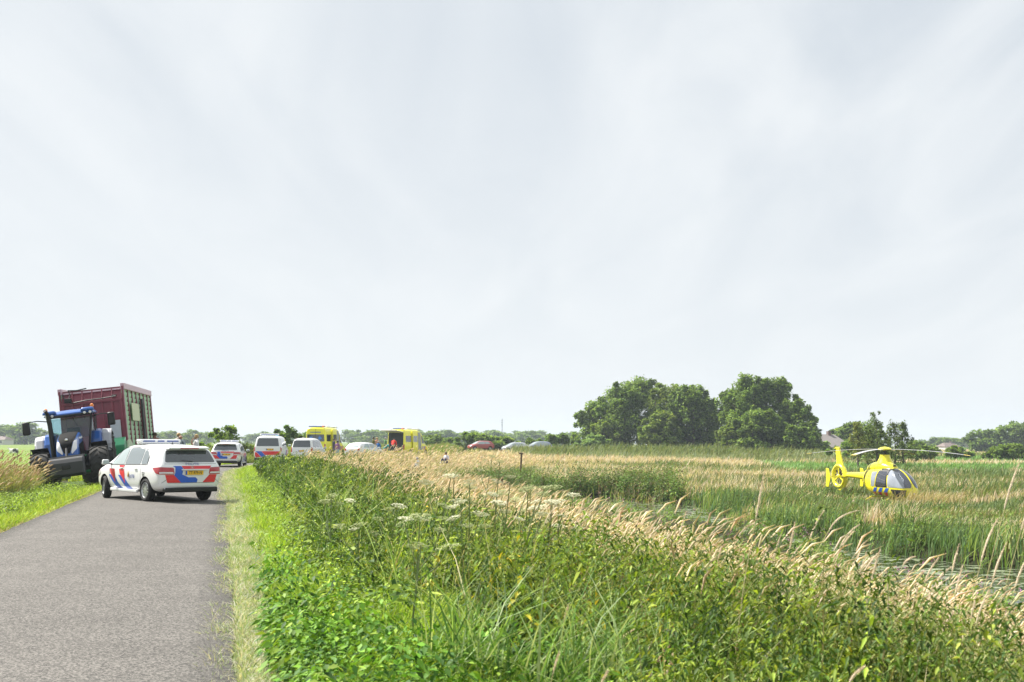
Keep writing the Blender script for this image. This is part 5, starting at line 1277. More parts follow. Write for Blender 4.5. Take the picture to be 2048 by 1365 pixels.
# chassis, axles, engine block
k = MB(); k.box((0, .6, .80), (.60, 3.4, .45)); k.box((0, -1.35, .98), (1.5, .34, .34)); k.box((0, 1.5, .74), (1.5, .22, .22)); k.box((0, .2, 1.15), (.72, 1.6, .5)); k.build('chassis', TK, TR, bevel=.04)
k = MB(); k.box((-.72, -.05, .95), (.5, 1.0, .55)); k.build('fuel_tank', TK, TR, bevel=.08)
k = MB(); k.box((.72, -.05, .95), (.5, 1.0, .55)); k.build('battery_box', TK, TR, bevel=.08)
for s in (-1, 1):
    k = MB()
    for j in range(4): k.box((s * (.98 + .02 * j), .35, .45 + j * .27), (.34, .32, .035))
    k.box((s * .86, .2, .85), (.03, .05, .9)); k.build('cab_steps', TK, TR)
    # front mudguard
    k = MB(); pts = []
    for j in range(9):
        a = R(-6 + j * 11); pts.append((1.5 + math.sin(a) * .86 * -1, .74 + math.cos(a) * .86))
    for (y0, z0), (y1, z1) in zip(pts, pts[1:]): k.add([(s * .74, y0, z0), (s * 1.32, y0, z0), (s * 1.32, y1, z1), (s * .74, y1, z1), (s * .74, y0, z0 + .03), (s * 1.32, y0, z0 + .03), (s * 1.32, y1, z1 + .03), (s * .74, y1, z1 + .03)], [(0, 1, 2, 3), (7, 6, 5, 4), (0, 4, 5, 1), (1, 5, 6, 2), (2, 6, 7, 3), (3, 7, 4, 0)])
    k.build('front_mudguard', mat('mudguard_black', (.014, .014, .015), .9, spec=.15), TR, True)
    # rear fender: blue inner, silver grey outer
    def fender(x0, x1, rr, nm, m_, up=0):
        k = MB(); pts = []
        for j in range(9):
            a = R(-62 + j * 16); pts.append((-1.35 + math.sin(a) * -rr, 1.0 + math.cos(a) * rr + up))
        n_ = len(pts)
        for (y0, z0), (y1, z1) in zip(pts, pts[1:]): k.add([(x0, y0, z0), (x1, y0, z0 - .03), (x1, y1, z1 - .03), (x0, y1, z1), (x0, y0, z0 + .05), (x1, y0, z0 + .02), (x1, y1, z1 + .02), (x0, y1, z1 + .05)], [(0, 1, 2, 3), (7, 6, 5, 4), (0, 4, 5, 1), (1, 5, 6, 2), (2, 6, 7, 3), (3, 7, 4, 0)])
        # front face closing down to the cab
        k.build(nm, m_, TR, True)
    fender(s * .62, s * 1.06, 1.10, 'rear_fender', TB); fender(s * 1.06, s * 1.40, 1.08, 'fender_extension', FG)
    k = MB(); k.prism([(-.42, .9), (-.30, 1.35), (-.36, 1.75), (-.62, 2.06), (-1.0, 2.16), (-1.0, .9)], s * .60, s * 1.04); k.build('fender_front', TB, TR, bevel=.06)
    k = MB(); k.prism([(-.44, 1.2), (-.42, 1.62), (-.66, 1.94), (-1.0, 2.08), (-1.0, 1.2)], s * 1.05, s * 1.38); k.build('fender_front_extension', FG, TR, bevel=.06)
# cab: posts, glass, roof
cabx0, cabx1 = .62, .84; fy, ry_, mid = .12, -1.45, -.60
posts = [[(s * .60, .22, 1.32), (s * .70, .14, 2.0), (s * .80, -.05, 2.74)] for s in (-1, 1)] + [[(s * .80, -1.5, 1.95), (s * .84, -1.45, 2.74)] for s in (-1, 1)] + [[(s * .78, -.72, 1.3), (s * .85, -.70, 2.74)] for s in (-1, 1)]
for p in posts: MB().tube(p, .045, 6).build('cab_post', TK, TR)
def quadp(a, b, c, d, nm, m_=CGL):
    k = MB(); A, B, C_, D = map(Vector, (a, b, c, d)); n_ = (B - A).cross(D - A).normalized() * .008
    k.add([A, B, C_, D, A + n_, B + n_, C_ + n_, D + n_], [(0, 1, 2, 3), (7, 6, 5, 4), (0, 4, 5, 1), (1, 5, 6, 2), (2, 6, 7, 3), (3, 7, 4, 0)]); return k.build(nm, m_, TR)
quadp((-.58, .24, 1.34), (.58, .24, 1.34), (.78, -.04, 2.72), (-.78, -.04, 2.72), 'windscreen')
quadp((-.80, -1.52, 1.9), (.80, -1.52, 1.9), (.84, -1.47, 2.72), (-.84, -1.47, 2.72), 'rear_window')
for s in (-1, 1):
    quadp((s * .62, .20, 1.32), (s * .79, -.70, 1.32), (s * .86, -.70, 2.70), (s * .81, -.06, 2.70), 'side_window')
    quadp((s * .80, -.74, 1.95), (s * .82, -1.46, 1.98), (s * .86, -1.44, 2.70), (s * .86, -.74, 2.70), 'side_window')
k = MB(); k.box((0, -.68, 1.28), (1.5, 1.7, .16)); k.box((0, -.25, 1.5), (.5, .3, .4)); k.build('cab_floor', TK, TR, bevel=.03)
# seat, steering wheel, driver's seat back
k = MB(); k.box((0, -.95, 1.62), (.52, .5, .16)); k.box((0, -1.18, 2.0), (.5, .14, .62), rx(R(8))); k.box((0, -.95, 1.45), (.3, .3, .25)); k.build('seat', DGRY, TR, bevel=.05)
k = MB(); pts = [(.19 * math.cos(a), -.42 + .19 * math.sin(a) * .6, 1.95 + .19 * math.sin(a) * .7) for a in [2 * math.pi * i / 16 for i in range(17)]]; k.tube(pts, .015, 6); k.tube([(0, -.2, 1.5), (0, -.42, 1.95)], .03); k.build('steering_wheel', TK, TR)
rf = [[(x_, y_, z_) for x_, y_, z_ in ((-w_, y_, 2.74), (-w_ * 1.03, y_, 2.80), (-w_ * .9, y_, z1), (-w_ * .3, y_, z1 + zc_), (w_ * .3, y_, z1 + zc_), (w_ * .9, y_, z1), (w_ * 1.03, y_, 2.80), (w_, y_, 2.74))] for y_, w_, z1, zc_ in ((.22, .80, 2.84, .0), (.10, .90, 2.90, .02), (-.3, .93, 2.95, .04), (-1.0, .95, 2.97, .05), (-1.45, .93, 2.94, .04), (-1.65, .86, 2.86, .0))]
b_ = MB(); b_.add(*loft_rings(rf)); b_.build('cab_roof', TB, TR, True, sub=2)
b_ = MB(); b_.box((0, .10, 2.755), (1.55, .26, .10)); b_.build('roof_visor', TK, TR, bevel=.03)
for s in (-1, 1):
    b_ = MB(); b_.box((s * .68, .10, 2.93), (.52, .36, .13), None, .8); b_.build('roof_lamp_pod', TB, TR, bevel=.05, smooth=True)
    for j in (0, 1):
        MB().lathe([(0, .055), (.03, .05), (.035, .01)], (s * (.58 + j * .2), .25, 2.80), 14, 'Y').build('work_lamp', LAMPW, TR)
    MB().lathe([(0, .07), (.02, .075), (.10, .06), (.13, .01)], (s * .84, -.25 if s > 0 else -.2, 3.0), 12, 'Z').build('beacon', ORANGE, TR, True)
    # long mirrors
    k = MB(); k.tube([(s * .82, .02, 2.62), (s * 1.12, .28, 2.68), (s * 1.44, .34, 2.66)], .02, 6); o = k.build('mirror_arm', TK, TR)
    k = MB(); k.box((s * 1.52, .34, 2.44), (.28, .11, .50), None, .92); k.build('wing_mirror', TK, TR, bevel=.05, smooth=True)
# exhaust on the driver's right (image left), wiper, cab air pipe
k = MB(); k.tube([(.66, .34, 1.25), (.68, .34, 2.2), (.70, .34, 2.70), (.73, .40, 2.92), (.80, .52, 3.02)], [.085, .085, .075, .062, .06], 12); k.build('exhaust_stack', TK, TR, True)
k = MB(); k.tube([(-.1, -.02, 2.66), (-.28, .08, 2.32)], .012, 5); k.build('windscreen_wiper', TK, TR)

# ------------------------------------------------------------------ forage wagon
BUR = mat('wagon_burgundy', (.20, .028, .048), .42, coat=.2, var=.22, scale=3)
BUR_SUNLIT = mat('wagon_burgundy_sunlit', (.58, .40, .46), .4, var=.15)  # burgundy with its sunlit pink put into the colour, for rail and flap edge
GRN = mat('slat_green', (.40, .62, .42), .5, var=.2, scale=8)
GRD = mat('wagon_green', (.02, .22, .09), .4, coat=.2, var=.15)
RUST = mat('rusty_steel', (.22, .15, .06), .8, var=.4)
WX, WY = at(184, 48.2) + .38, 48.2
WGN = thing('forage_wagon', 'tall burgundy forage wagon with green slatted side behind the tractor', 'farm wagon', (WX, WY, -.22), (0, R(7.0), R(-170.5)))
# local: +Y forward (towards viewer), +X = its right (picture left).  Front wall at y=0, body reaches back to -8
HW_, ZB, ZT = 1.22, 1.25, 4.12
fw = MB(); fw.box((0, -.04, (ZB + 3.5) / 2), (2 * HW_, .08, 3.5 - ZB)); fw.build('front_wall', BUR, WGN)
k = MB()
for x_ in (-1.17, -.80, -.40, 0.0, .40, .80, 1.17): k.box((x_, .035, (ZB + 3.45) / 2), (.09 if abs(x_) < 1.1 else .13, .07, 3.45 - ZB))
k.box((0, .045, 3.47), (2.44, .09, .10)); k.box((0, .045, 1.32), (2.44, .09, .14)); k.build('front_wall_rib', BUR, WGN, bevel=.008)
k = MB(); k.add([(-HW_, .0, 3.52), (HW_, .0, 3.52), (HW_, -.26, 3.97), (-HW_, -.26, 3.97), (-HW_, -.06, 3.48), (HW_, -.06, 3.48), (HW_, -.32, 3.94), (-HW_, -.32, 3.94)], [(0, 1, 2, 3), (7, 6, 5, 4), (0, 4, 5, 1), (1, 5, 6, 2), (2, 6, 7, 3), (3, 7, 4, 0)])
k.build('upper_flap', BUR, WGN)
k = MB()
for x_ in (-1.19, -.80, -.40, 0.0, .40, .80, 1.19): k.add([(x_ - .025, .07, 3.52), (x_ + .025, .07, 3.52), (x_ + .025, -.20, 4.0), (x_ - .025, -.20, 4.0), (x_ - .025, -.04, 3.5), (x_ + .025, -.04, 3.5), (x_ + .025, -.30, 3.97), (x_ - .025, -.30, 3.97)], [(0, 1, 2, 3), (7, 6, 5, 4), (0, 4, 5, 1), (1, 5, 6, 2), (2, 6, 7, 3), (3, 7, 4, 0)])
k.box((0, -.26, 4.0), (2.46, .10, .06)); k.build('flap_rib', BUR, WGN)
MB().box((0, -.185, 3.93), (2.42, .03, .07), rx(R(28))).build('flap_edge', BUR_SUNLIT, WGN)
k = MB(); k.tube([(1.15, -.02, 3.9), (1.05, .15, 3.6), (.75, .22, 3.5), (.2, .2, 3.56), (-.5, .16, 3.58), (-1.0, .14, 3.62)], .025, 6); k.tube([(.95, -.1, 4.06), (.6, -.08, 4.03), (.2, -.1, 4.08)], .028, 6); k.tube([(.95, -.1, 4.06), (.85, .02, 3.86), (.92, .12, 3.66)], .02, 6); k.build('hydraulic_hose', TK, WGN)
k = MB(); k.box((.92, .16, 3.62), (.28, .2, .18)); k.box((-.92, .05, 3.66), (.22, .08, .06)); k.build('hydraulic_block', TK, WGN, bevel=.02)
k = MB(); k.box((0, .10, 2.0), (.95, .06, 1.3)); k.build('front_hatch', BUR, WGN, bevel=.01)
for s in (-1, 1):
    xs = s * HW_
    k = MB(); k.box((xs, -4.0, 2.68), (.03, 7.9, 2.62)); 
    for j in range(13): k.box((xs + s * .028, -4.0, 1.46 + j * .205), (.035, 7.9, .15), ry(R(9 * s)))
    k.build('green_slats', GRN, WGN)
    for j in range(8):
        yy = -.05 - j * 1.12; MB().box((xs + s * .055, yy, 2.64), (.075, .10 if j not in (0, 7) else .20, 2.78)).build('side_post', BUR, WGN, bevel=.01)
    MB().box((xs + s * .05, -4.0, 4.02), (.16, 8.0, .26)).build('top_rail', BUR_SUNLIT, WGN, bevel=.015)
    MB().box((xs + s * .04, -4.0, 1.22), (.18, 8.0, .16)).build('bottom_rail', BUR, WGN, bevel=.015)
    if s < 0:
        MB().box((xs + s * .155, -2.35, 2.95), (.03, 1.95, .78)).build('sign_board', mat('sign_pale_green', (.60, .66, .42), .5, var=.1, scale=1.5), WGN, bevel=.008)
        k = MB(); k.box((xs - .20, -4.2, 2.5), (.08, .35, 2.2)); k.tube([(xs - .22, -4.2, 1.5), (xs - .22, -4.3, 3.4)], .04, 6); k.tube([(xs - .22, -3.9, 1.4), (xs - .22, -3.95, 3.2)], .03, 6); k.build('ladder', TK, WGN)
MB().box((0, -7.98, 2.66), (2.55, .06, 2.75)).build('rear_wall', BUR, WGN)
k = MB(); k.box((0, -4.0, 1.05), (.9, 7.8, .28)); k.box((0, -3.9, 1.18), (2.5, 7.8, .06)); k.box((0, 1.2, .85), (.35, 2.6, .25)); k.build('chassis', BUR, WGN, bevel=.02)
# pick-up with its curved guard
k = MB(); k.prism([(.3, .55), (-.9, .5), (-1.1, 1.0), (-.8, 1.45), (.0, 1.55), (.5, 1.2)], -1.30, 1.30); k.build('pickup_housing', GRD, WGN, bevel=.04)
for s in (-1, 1):
    k = MB(); k.prism([(.72, .42), (-.95, .35), (-1.25, .9), (-1.15, 1.25), (-.8, 1.55), (-.2, 1.78), (.28, 1.68), (.62, 1.2)], s * 1.30, s * 1.38); k.build('pickup_guard', mat('guard_pale', (.45, .56, .36), .45, var=.3, scale=2), WGN, bevel=.02)
    k = MB(); k.prism([(.35, 1.0), (.95, .9), (.98, 1.52), (.40, 1.72)], s * .95, s * 1.31); k.build('green_cover', GRD, WGN, bevel=.03)
    k = MB(); k.prism([(.45, 1.55), (.98, 1.46), (.70, 1.78), (.35, 1.86)], s * .70, s * 1.29); k.build('cover_top', mat('cover_light_green', (.06, .42, .18), .35, coat=.4), WGN, bevel=.02)
    for yy in (-3.9, -5.4):
        w_ = bpy.data.objects.new('wheel', None); put(w_, WGN); w_.location = (s * 1.02, yy, .65)
        t_ = MB(); t_.lathe([(-.26, .32), (-.32, .45), (-.3, .60), (-.2, .65), (.2, .65), (.3, .60), (.32, .45), (.26, .32)], n=32, caps=False); t_.build('tyre', MUD, w_, True)
        t_ = MB(); t_.lathe([(s * .24, .33), (s * .1, .30), (s * .05, .12), (s * .16, .1), (s * .17, .01)], n=24); t_.build('rim', FG, w_, True)
k = MB(); k.box((-.9, .25, 2.1), (.42, .05, 1.0)); k.build('service_panel', mat('panel_grey', (.45, .48, .52), .4), WGN, bevel=.01)
# ------------------------------------------------------------------ helicopter
HX, HY = at(1771, 68.5, 950), 68.5
HZ = zat(893, 68.5, 1767) - 3.52
HE = thing('helicopter', 'yellow rescue helicopter with a glazed nose standing in the field behind the reeds', 'helicopter', (HX, HY, HZ), (0, 0, R(-163.5))); HE.scale = (.97, .97, .985)
def ering(y, w_, z0, z1, p=2.3, n=16, zc=None):
    zc = (z0 + z1) / 2 if zc is None else zc; o_ = []
    for k in range(n):
        a = 2 * math.pi * k / n; c, s = math.cos(a), math.sin(a)
        x_ = math.copysign(abs(c) ** (2 / p), c) * w_; u = math.copysign(abs(s) ** (2 / p), s)
        o_.append((x_, y, zc + (u * (z1 - zc) if u > 0 else u * (zc - z0))))
    return o_
# local +Y = nose. origin below the rotor mast
pod = [ering(-1.95, .32, 1.35, 1.95, zc=1.65), ering(-1.7, .52, .95, 2.15, zc=1.6), ering(-1.2, .70, .68, 2.35, zc=1.45), ering(-.5, .78, .50, 2.42, zc=1.35), ering(.3, .80, .46, 2.42, zc=1.3), ering(.9, .80, .46, 2.32, zc=1.25),
       ering(1.5, .79, .46, 2.24, zc=1.2), ering(2.05, .70, .48, 1.95, zc=1.12), ering(2.48, .54, .52, 1.56, zc=1.02), ering(2.74, .32, .62, 1.22, zc=.95), ering(2.82, .12, .76, 1.04, zc=.92)]
b_ = MB(); b_.add(*loft_rings(pod)); fu = b_.build('fuselage', HELIY, HE, True, sub=2, angle=180)
bpy.context.view_layer.update(); fm = eval_mesh(fu); fb = BVHTree.FromPolygons([v.co.copy() for v in fm.vertices], [tuple(p.vertices) for p in fm.polygons])
HG = mat('helicopter_glass', (.03, .035, .05), .05, spec=.9, coat=1, var=.35, scale=1.5); HGL = mat('helicopter_glass_pale', (.27, .30, .35), .06, spec=.9, coat=1, var=.3, scale=2)
for s in (-1, 1):
    decal(fb, 'windscreen', [rnd_poly([(s * .05, 2.24), (s * .05, 1.40), (s * .16, 1.14), (s * .60, 1.14), (s * .70, 1.4), (s * .64, 2.0), (s * .5, 2.24)], .06)], HG, HE, 'y', 1, .012, 4)
    decal(fb, 'side_glazing', [rnd_poly([(1.18, 2.16), (1.30, 1.16), (2.56, 1.12), (2.3, 1.62), (1.80, 2.0)], .05)], HGL, HE, 'x', s, .014, 4)
    decal(fb, 'chin_window', [rnd_poly([(1.55, 1.04), (2.66, 1.02), (2.5, .66), (1.75, .60)], .05)], INKD, HE, 'x', s, .012, 3)
    fr = decal(fb, 'door_frame', [rnd_poly([(.20, 2.14), (1.08, 2.14), (1.24, 1.14), (.02, 1.14)], .08)], BLK, HE, 'x', s, .016, 4)
    decal(fb, 'door_window', [rnd_poly([(.27, 2.06), (1.02, 2.06), (1.15, 1.22), (.12, 1.22)], .06)], HG, HE, 'x', s, .026, 4)
    k = MB()
    for (a, b), (c, d) in (((.6, 2.04), (.7, 1.24)), ((.2, 1.7), (1.1, 1.5)), ((.25, 1.94), (1.06, 1.78))): k.tube([cast(fb, 'x', s, a + (c - a) * t_, b + (d - b) * t_, .03) for t_ in (0, .5, 1)], .012, 4)
    k.build('window_bar', BLK, fr)
    decal(fb, 'cabin_window', [rnd_poly([(-.45, 2.02), (.10, 2.04), (-.06, 1.18), (-.42, 1.15)], .06)], HGL, HE, 'x', s, .014, 4)
    for j in range(3):
        y0 = 1.30 - j * .60
        decal(fb, 'blue_stripe', [[(y0 - .02, .80), (y0 - .24, .80), (y0 - .04, 1.01), (y0 + .20, 1.01)][::-1] if False else [(y0 + .14, 1.10), (y0 - .18, 1.10), (y0 - .50, .84), (y0 - .16, .84)]], BLUEP, HE, 'x', s, .010, 3)
        decal(fb, 'red_stripe', [[(y0 - .15, .835), (y0 - .48, .835), (y0 - .54, .64), (y0 - .26, .64)]], REDP, HE, 'x', s, .010, 3)
    decal(fb, 'exhaust_panel', [rnd_poly([(-1.25, 2.25), (-1.12, 2.25), (-1.30, 1.55), (-1.42, 1.6)], .02)], mat('intake_dark', (.09, .045, .02), .7), HE, 'x', s, .012, 3)
    decal(fb, 'small_hatch', [rnd_poly([(.05, .62), (.28, .62), (.28, .70), (.05, .72)], .02)], DGRY, HE, 'x', s, .012, 2)
MB().box((0, 2.32, 1.10), (.02, .1, .02)).build('nose_post', HELIY, HE)
k = MB(); h = cast(fb, 'y', 1, .0, .80, .02); k.lathe([(0, .07), (.03, .06), (.035, .01)], h, 14, 'Y'); k.build('landing_light', LAMPW, HE)
k = MB(); k.tube([(0, 2.6, 1.42), (.25, 3.0, 1.10)], .012, 5); k.build('pitot_tube', BLK, HE)
# engine cowling and mast fairing
cw = [ering(-1.55, .25, 1.9, 2.25), ering(-1.3, .48, 1.9, 2.50), ering(-.7, .56, 1.95, 2.66), ering(0, .55, 2.0, 2.70), ering(.5, .45, 2.0, 2.62), ering(.95, .30, 2.0, 2.42), ering(1.15, .15, 2.05, 2.25)]
b_ = MB(); b_.add(*loft_rings(cw)); b_.build('engine_cowling', HELIY, HE, True, sub=2, angle=180)
k = MB(); k.lathe([(2.5, .52), (2.68, .44), (2.85, .34), (3.0, .30), (3.06, .31)], (0, 0, 0), 20, 'Z'); k.build('mast_fairing', HELIY, HE, True)
k = MB(); k.lathe([(-.02, .11), (.02, .10)], (0, .98, 2.36), 14, 'Y'); k.build('air_intake', BLK, HE)
k = MB(); k.lathe([(3.0, .09), (3.36, .07)], n=14, axis='Z'); k.box((0, 0, 3.12), (.34, .34, .05)); k.build('rotor_mast', BLK, HE)
hub = MB(); hub.lathe([(3.33, .10), (3.36, .40), (3.42, .40), (3.50, .26), (3.54, .06), (3.545, .005)], n=24, axis='Z'); hub.build('rotor_cap', HELIY, HE, True)
BLG = mat('rotor_blade_grey', (.46, .46, .48), .4, var=.08); YT = mat('blade_tip_yellow', (.8, .62, .15), .5)
for k_ in range(4):
    a = R(-55 + 90 * k_)              # blade direction in the helicopter's frame
    M = rz(a); n_ = 12; vs = []; tipv = []
    def bl(r0, r1, n_):
        V_ = []; 
        for j in range(n_ + 1):
            r_ = r0 + (r1 - r0) * j / n_; dz = -.33 * (max(0, r_ - .4) / 4.7) ** 2 + .03; c_ = .07 if r_ < .5 else .145
            for u, v in ((-c_, 0), (0, .016), (c_, 0), (0, -.012)): V_.append(M @ Vector((r_, u, 3.36 + dz + v)))
        F_ = []
        for j in range(n_):
            for q_ in range(4): F_.append((4 * j + q_, 4 * j + (q_ + 1) % 4, 4 * j + 4 + (q_ + 1) % 4, 4 * j + 4 + q_))
        F_ += [(3, 2, 1, 0), tuple(4 * n_ + q_ for q_ in range(4))]
        return V_, F_
    b_ = MB(); b_.add(*bl(.12, 4.75, 12)); o = b_.build('rotor_blade', BLG, HE, True)
    b_ = MB(); b_.add(*bl(4.752, 5.1, 2)); b_.build('blade_tip', YT, o)
# tail boom, fenestron, fin, stabiliser
tb = [ering(-1.6, .34, 1.38, 2.02), ering(-2.4, .25, 1.48, 1.95), ering(-3.4, .20, 1.56, 1.92), ering(-4.4, .19, 1.55, 1.90)]
b_ = MB(); b_.add(*loft_rings(tb)); b_.build('tail_boom', HELIY, HE, True, sub=1, angle=180)
b_ = MB(); b_.lathe([(-.03, .02)], (0, -1.75, 1.7), 4) if False else None
b_ = MB(); cy, cz_ = -5.05, 1.62
# fenestron shroud: thick ring
prof = []
for j in range(12):
    a = 2 * math.pi * j / 12; prof.append((.17 * math.cos(a), .68 + .14 * math.sin(a)))
prof.append(prof[0]); b_.lathe(prof, (0, cy, cz_), 36, 'X', False); b_.build('fan_shroud', HELIY, HE, True)
k = MB()
for j in range(10):
    a = 2 * math.pi * j / 10 + .2; M = rx(a); k.box(M @ Vector((0, 0, .34)) + Vector((0, cy, cz_)), (.03, .075, .46), M @ rz(R(28)))
k.build('fan_blade', DGRY, HE)
k = MB(); k.lathe([(-.16, .05), (-.12, .13), (.12, .13), (.18, .08), (.2, .01)], (0, cy, cz_), 16); 
for j in range(3):
    M = rx(R(120 * j)); k.box(M @ Vector((.07, 0, .36)) + Vector((0, cy, cz_)), (.05, .05, .5), M)
k.build('fan_hub', HELIY, HE, True)
fin = [[(-4.35, 1.75), (-4.25, 1.35), (-4.5, 1.1)]]
k = MB(); k.prism([(-4.25, 1.55), (-4.30, 1.92), (-4.62, 2.40), (-4.98, 3.36), (-5.02, 3.50), (-5.40, 3.50), (-5.42, 3.40), (-5.28, 2.55), (-5.42, 2.36), (-5.05, 2.30), (-4.62, 2.08), (-4.42, 1.80)], -.075, .075); k.build('tail_fin', HELIY, HE, bevel=.04, smooth=True)
k = MB(); k.prism([(-4.30, 1.55), (-4.42, 1.50), (-4.55, 1.2), (-4.95, .88), (-5.2, .86), (-5.2, .72), (-4.85, .68), (-4.45, .95), (-4.2, 1.4)], -.09, .09); k.build('lower_fairing', HELIY, HE, bevel=.04, smooth=True)
MB().box((0, -5.38, 3.42), (.30, .16, .04)).build('fin_tip_plate', HELIY, HE, bevel=.01)
k = MB(); k.box((0, -4.35, 1.62), (2.5, .36, .055)); k.build('stabiliser', HELIY, HE, bevel=.015)
for s in (-1, 1):
    k = MB(); k.prism([(-4.10, 1.58), (-4.30, 2.12), (-4.62, 2.16), (-4.58, 1.66), (-4.66, .98), (-4.36, .96)], s * 1.25, s * 1.30); k.build('end_plate', HELIY, HE, bevel=.015)
# panel seams and small vents
def seam(pts, s):
    k = MB(); P_ = []
    for (a, b), (c, d) in zip(pts, pts[1:]):
        for j in range(6):
            q_ = cast(fb, 'x', s, a + (c - a) * j / 6, b + (d - b) * j / 6, .004)
            if q_: P_.append(q_)
    k.tube(P_, .008, 4); k.build('panel_seam', DGRY, HE)
for s in (-1, 1):
    seam([(-.5, 2.12), (-.5, .75), (.9, .62), (1.5, .62)], s); seam([(.0, 2.1), (-.08, .7)], s); seam([(-1.1, 2.2), (-1.1, .8), (-.5, .75)], s)
    for a, b in ((-.75, 2.18), (-.35, 2.16), (-.8, 1.75)): decal(fb, 'vent', [rnd_poly([(a - .07, b - .05), (a + .07, b - .05), (a + .07, b + .05), (a - .07, b + .05)], .03)], mat('vent_brown', (.25, .14, .02), .6), HE, 'x', s, .012, 2)
# skids
for s in (-1, 1):
    k = MB(); k.tube([(s * 1.0, -1.5, .05), (s * 1.0, 1.6, .05), (s * 1.0, 1.95, .12), (s * 1.0, 2.1, .24)], .045, 8); k.build('skid', DGRY, HE, True)
for yy in (-.95, 1.0):
    k = MB(); k.tube([(-1.0, yy, .06), (-.8, yy, .30), (-.4, yy, .50), (.4, yy, .50), (.8, yy, .30), (1.0, yy, .06)], .04, 8); k.build('skid_cross_tube', HELIY, HE, True)
# ------------------------------------------------------------------ trees, bushes, houses, people
BARK = mat('bark', (.09, .075, .055), .9, var=.3, scale=4, bump=.4)
def tree_meshes(seed, h, wx, wz0, nclump, nleaf, ls, cols, trunks=1, env='round', tr=.18, jit=.25, csz=.27):
    """returns (crown mesh, trunk mesh) in local coordinates; h height, wx half width, wz0 height of the crown's bottom"""
    r_ = np.random.default_rng(seed); rr = random.Random(seed)
    cl = []
    for _ in range(nclump):
        u = rr.uniform(0, 1) ** .8; z = wz0 + (h - wz0) * (.06 + .88 * u)
        t_ = (z - wz0) / (h - wz0)
        if env == 'round': w_ = wx * math.sqrt(max(.04, 1 - (t_ * 1.08 - .33) ** 2 / .55)) * (.92 if t_ < .75 else .85)
        elif env == 'cone': w_ = wx * (1.05 - t_) ** .8
        else: w_ = wx * (.9 - .3 * t_)
        a = rr.uniform(0, 6.283); q_ = w_ * math.sqrt(rr.uniform(.05, 1)); s_ = rr.uniform(.5, 1.3)
        if _ % 4 == 0: q_ = w_ * rr.uniform(1.05, 1.22); z = z + (h - wz0) * .05; s_ = .38
        cl.append((q_ * math.cos(a), q_ * math.sin(a), z, wx * csz * s_ * (1 - .25 * t_), (h - wz0) * csz * .36 * s_, r_.uniform(.68, 1.35)))
    n = nleaf; ci = r_.integers(0, nclump, n); c = np.array(cl)[ci]
    d = r_.normal(0, 1, (n, 3)); d /= np.linalg.norm(d, axis=1, keepdims=True); rad = r_.uniform(.35, 1.25, n) ** .5
    P = c[:, :3] + d * np.stack([c[:, 3], c[:, 3], c[:, 4]], 1) * rad[:, None]
    D = r_.normal(0, 1, (n, 3)) + d * .6; D[:, 2] *= .6; D /= np.linalg.norm(D, axis=1, keepdims=True)
    cc = np.array(cols)[r_.integers(0, len(cols), n)] * (c[:, 5] * r_.uniform(1 - jit, 1 + jit, n))[:, None]
    sz = ls * r_.uniform(.7, 1.35, n)
    V, F, C = leaves(P, D, sz, sz * .7, cc, .2)
    cm_ = bpy.data.meshes.new('crown')
    k = len(F); cm_.vertices.add(len(V)); cm_.vertices.foreach_set('co', V.astype(np.float32).ravel()); cm_.loops.add(3 * k); cm_.loops.foreach_set('vertex_index', F.astype(np.int32).ravel())
    cm_.polygons.add(k); cm_.polygons.foreach_set('loop_start', np.arange(0, 3 * k, 3, dtype=np.int32)); cm_.update(calc_edges=True)
    a = cm_.color_attributes.new('Col', 'FLOAT_COLOR', 'POINT'); a.data.foreach_set('color', np.concatenate([np.clip(C, 0, 1), np.ones((len(V), 1))], 1).astype(np.float32).ravel())
    cm_.materials.append(VT)
    b_ = MB()
    for t_i in range(trunks):
        ox, oy = (0, 0) if trunks == 1 else (rr.uniform(-.5, .5) * wx, rr.uniform(-.4, .4) * wx)
        top = Vector((ox * 1.3 + rr.uniform(-.4, .4), oy * 1.3, h * rr.uniform(.72, .88)))
        b0 = Vector((ox, oy, -.2)); mid_ = (b0 + top) * .5 + Vector((rr.uniform(-.2, .2), rr.uniform(-.2, .2), 0))
        b_.tube([b0, b0 * .7 + mid_ * .3, mid_, top], [tr * 1.3, tr, tr * .65, tr * .15], 7)
        for j in range(6):
            c_ = cl[rr.randrange(len(cl))]; f_ = rr.uniform(.3, .85); p = b0 * (1 - f_) + top * f_; e_ = Vector(c_[:3])
            if e_.z < p.z: p = b0 * .75 + top * .25
            b_.tube([p, (p + e_) * .5 + Vector((0, 0, -.1)), e_], [tr * .35, tr * .22, tr * .06], 5)
    tm = bpy.data.meshes.new('trunk'); tm.from_pydata(b_.v, [], b_.f); tm.materials.append(BARK); tm.polygons.foreach_set('use_smooth', [True] * len(tm.polygons))
    return cm_, tm
def tree(name, label, cat, x, y, z, ms, group, scale=(1, 1, 1), rot=0):
    T = thing(name, label, cat, (x, y, z), (0, 0, rot), group); T.scale = scale
    put(bpy.data.objects.new('crown', ms[0]), T); put(bpy.data.objects.new('trunk', ms[1]), T)
    return T
TG1 = [(.14, .225, .055), (.18, .27, .065), (.23, .32, .08), (.09, .15, .035)]
TG2 = [(.19, .27, .06), (.25, .32, .09), (.13, .20, .045)]
TG3 = [(.13, .19, .05), (.16, .20, .05), (.10, .16, .04)]
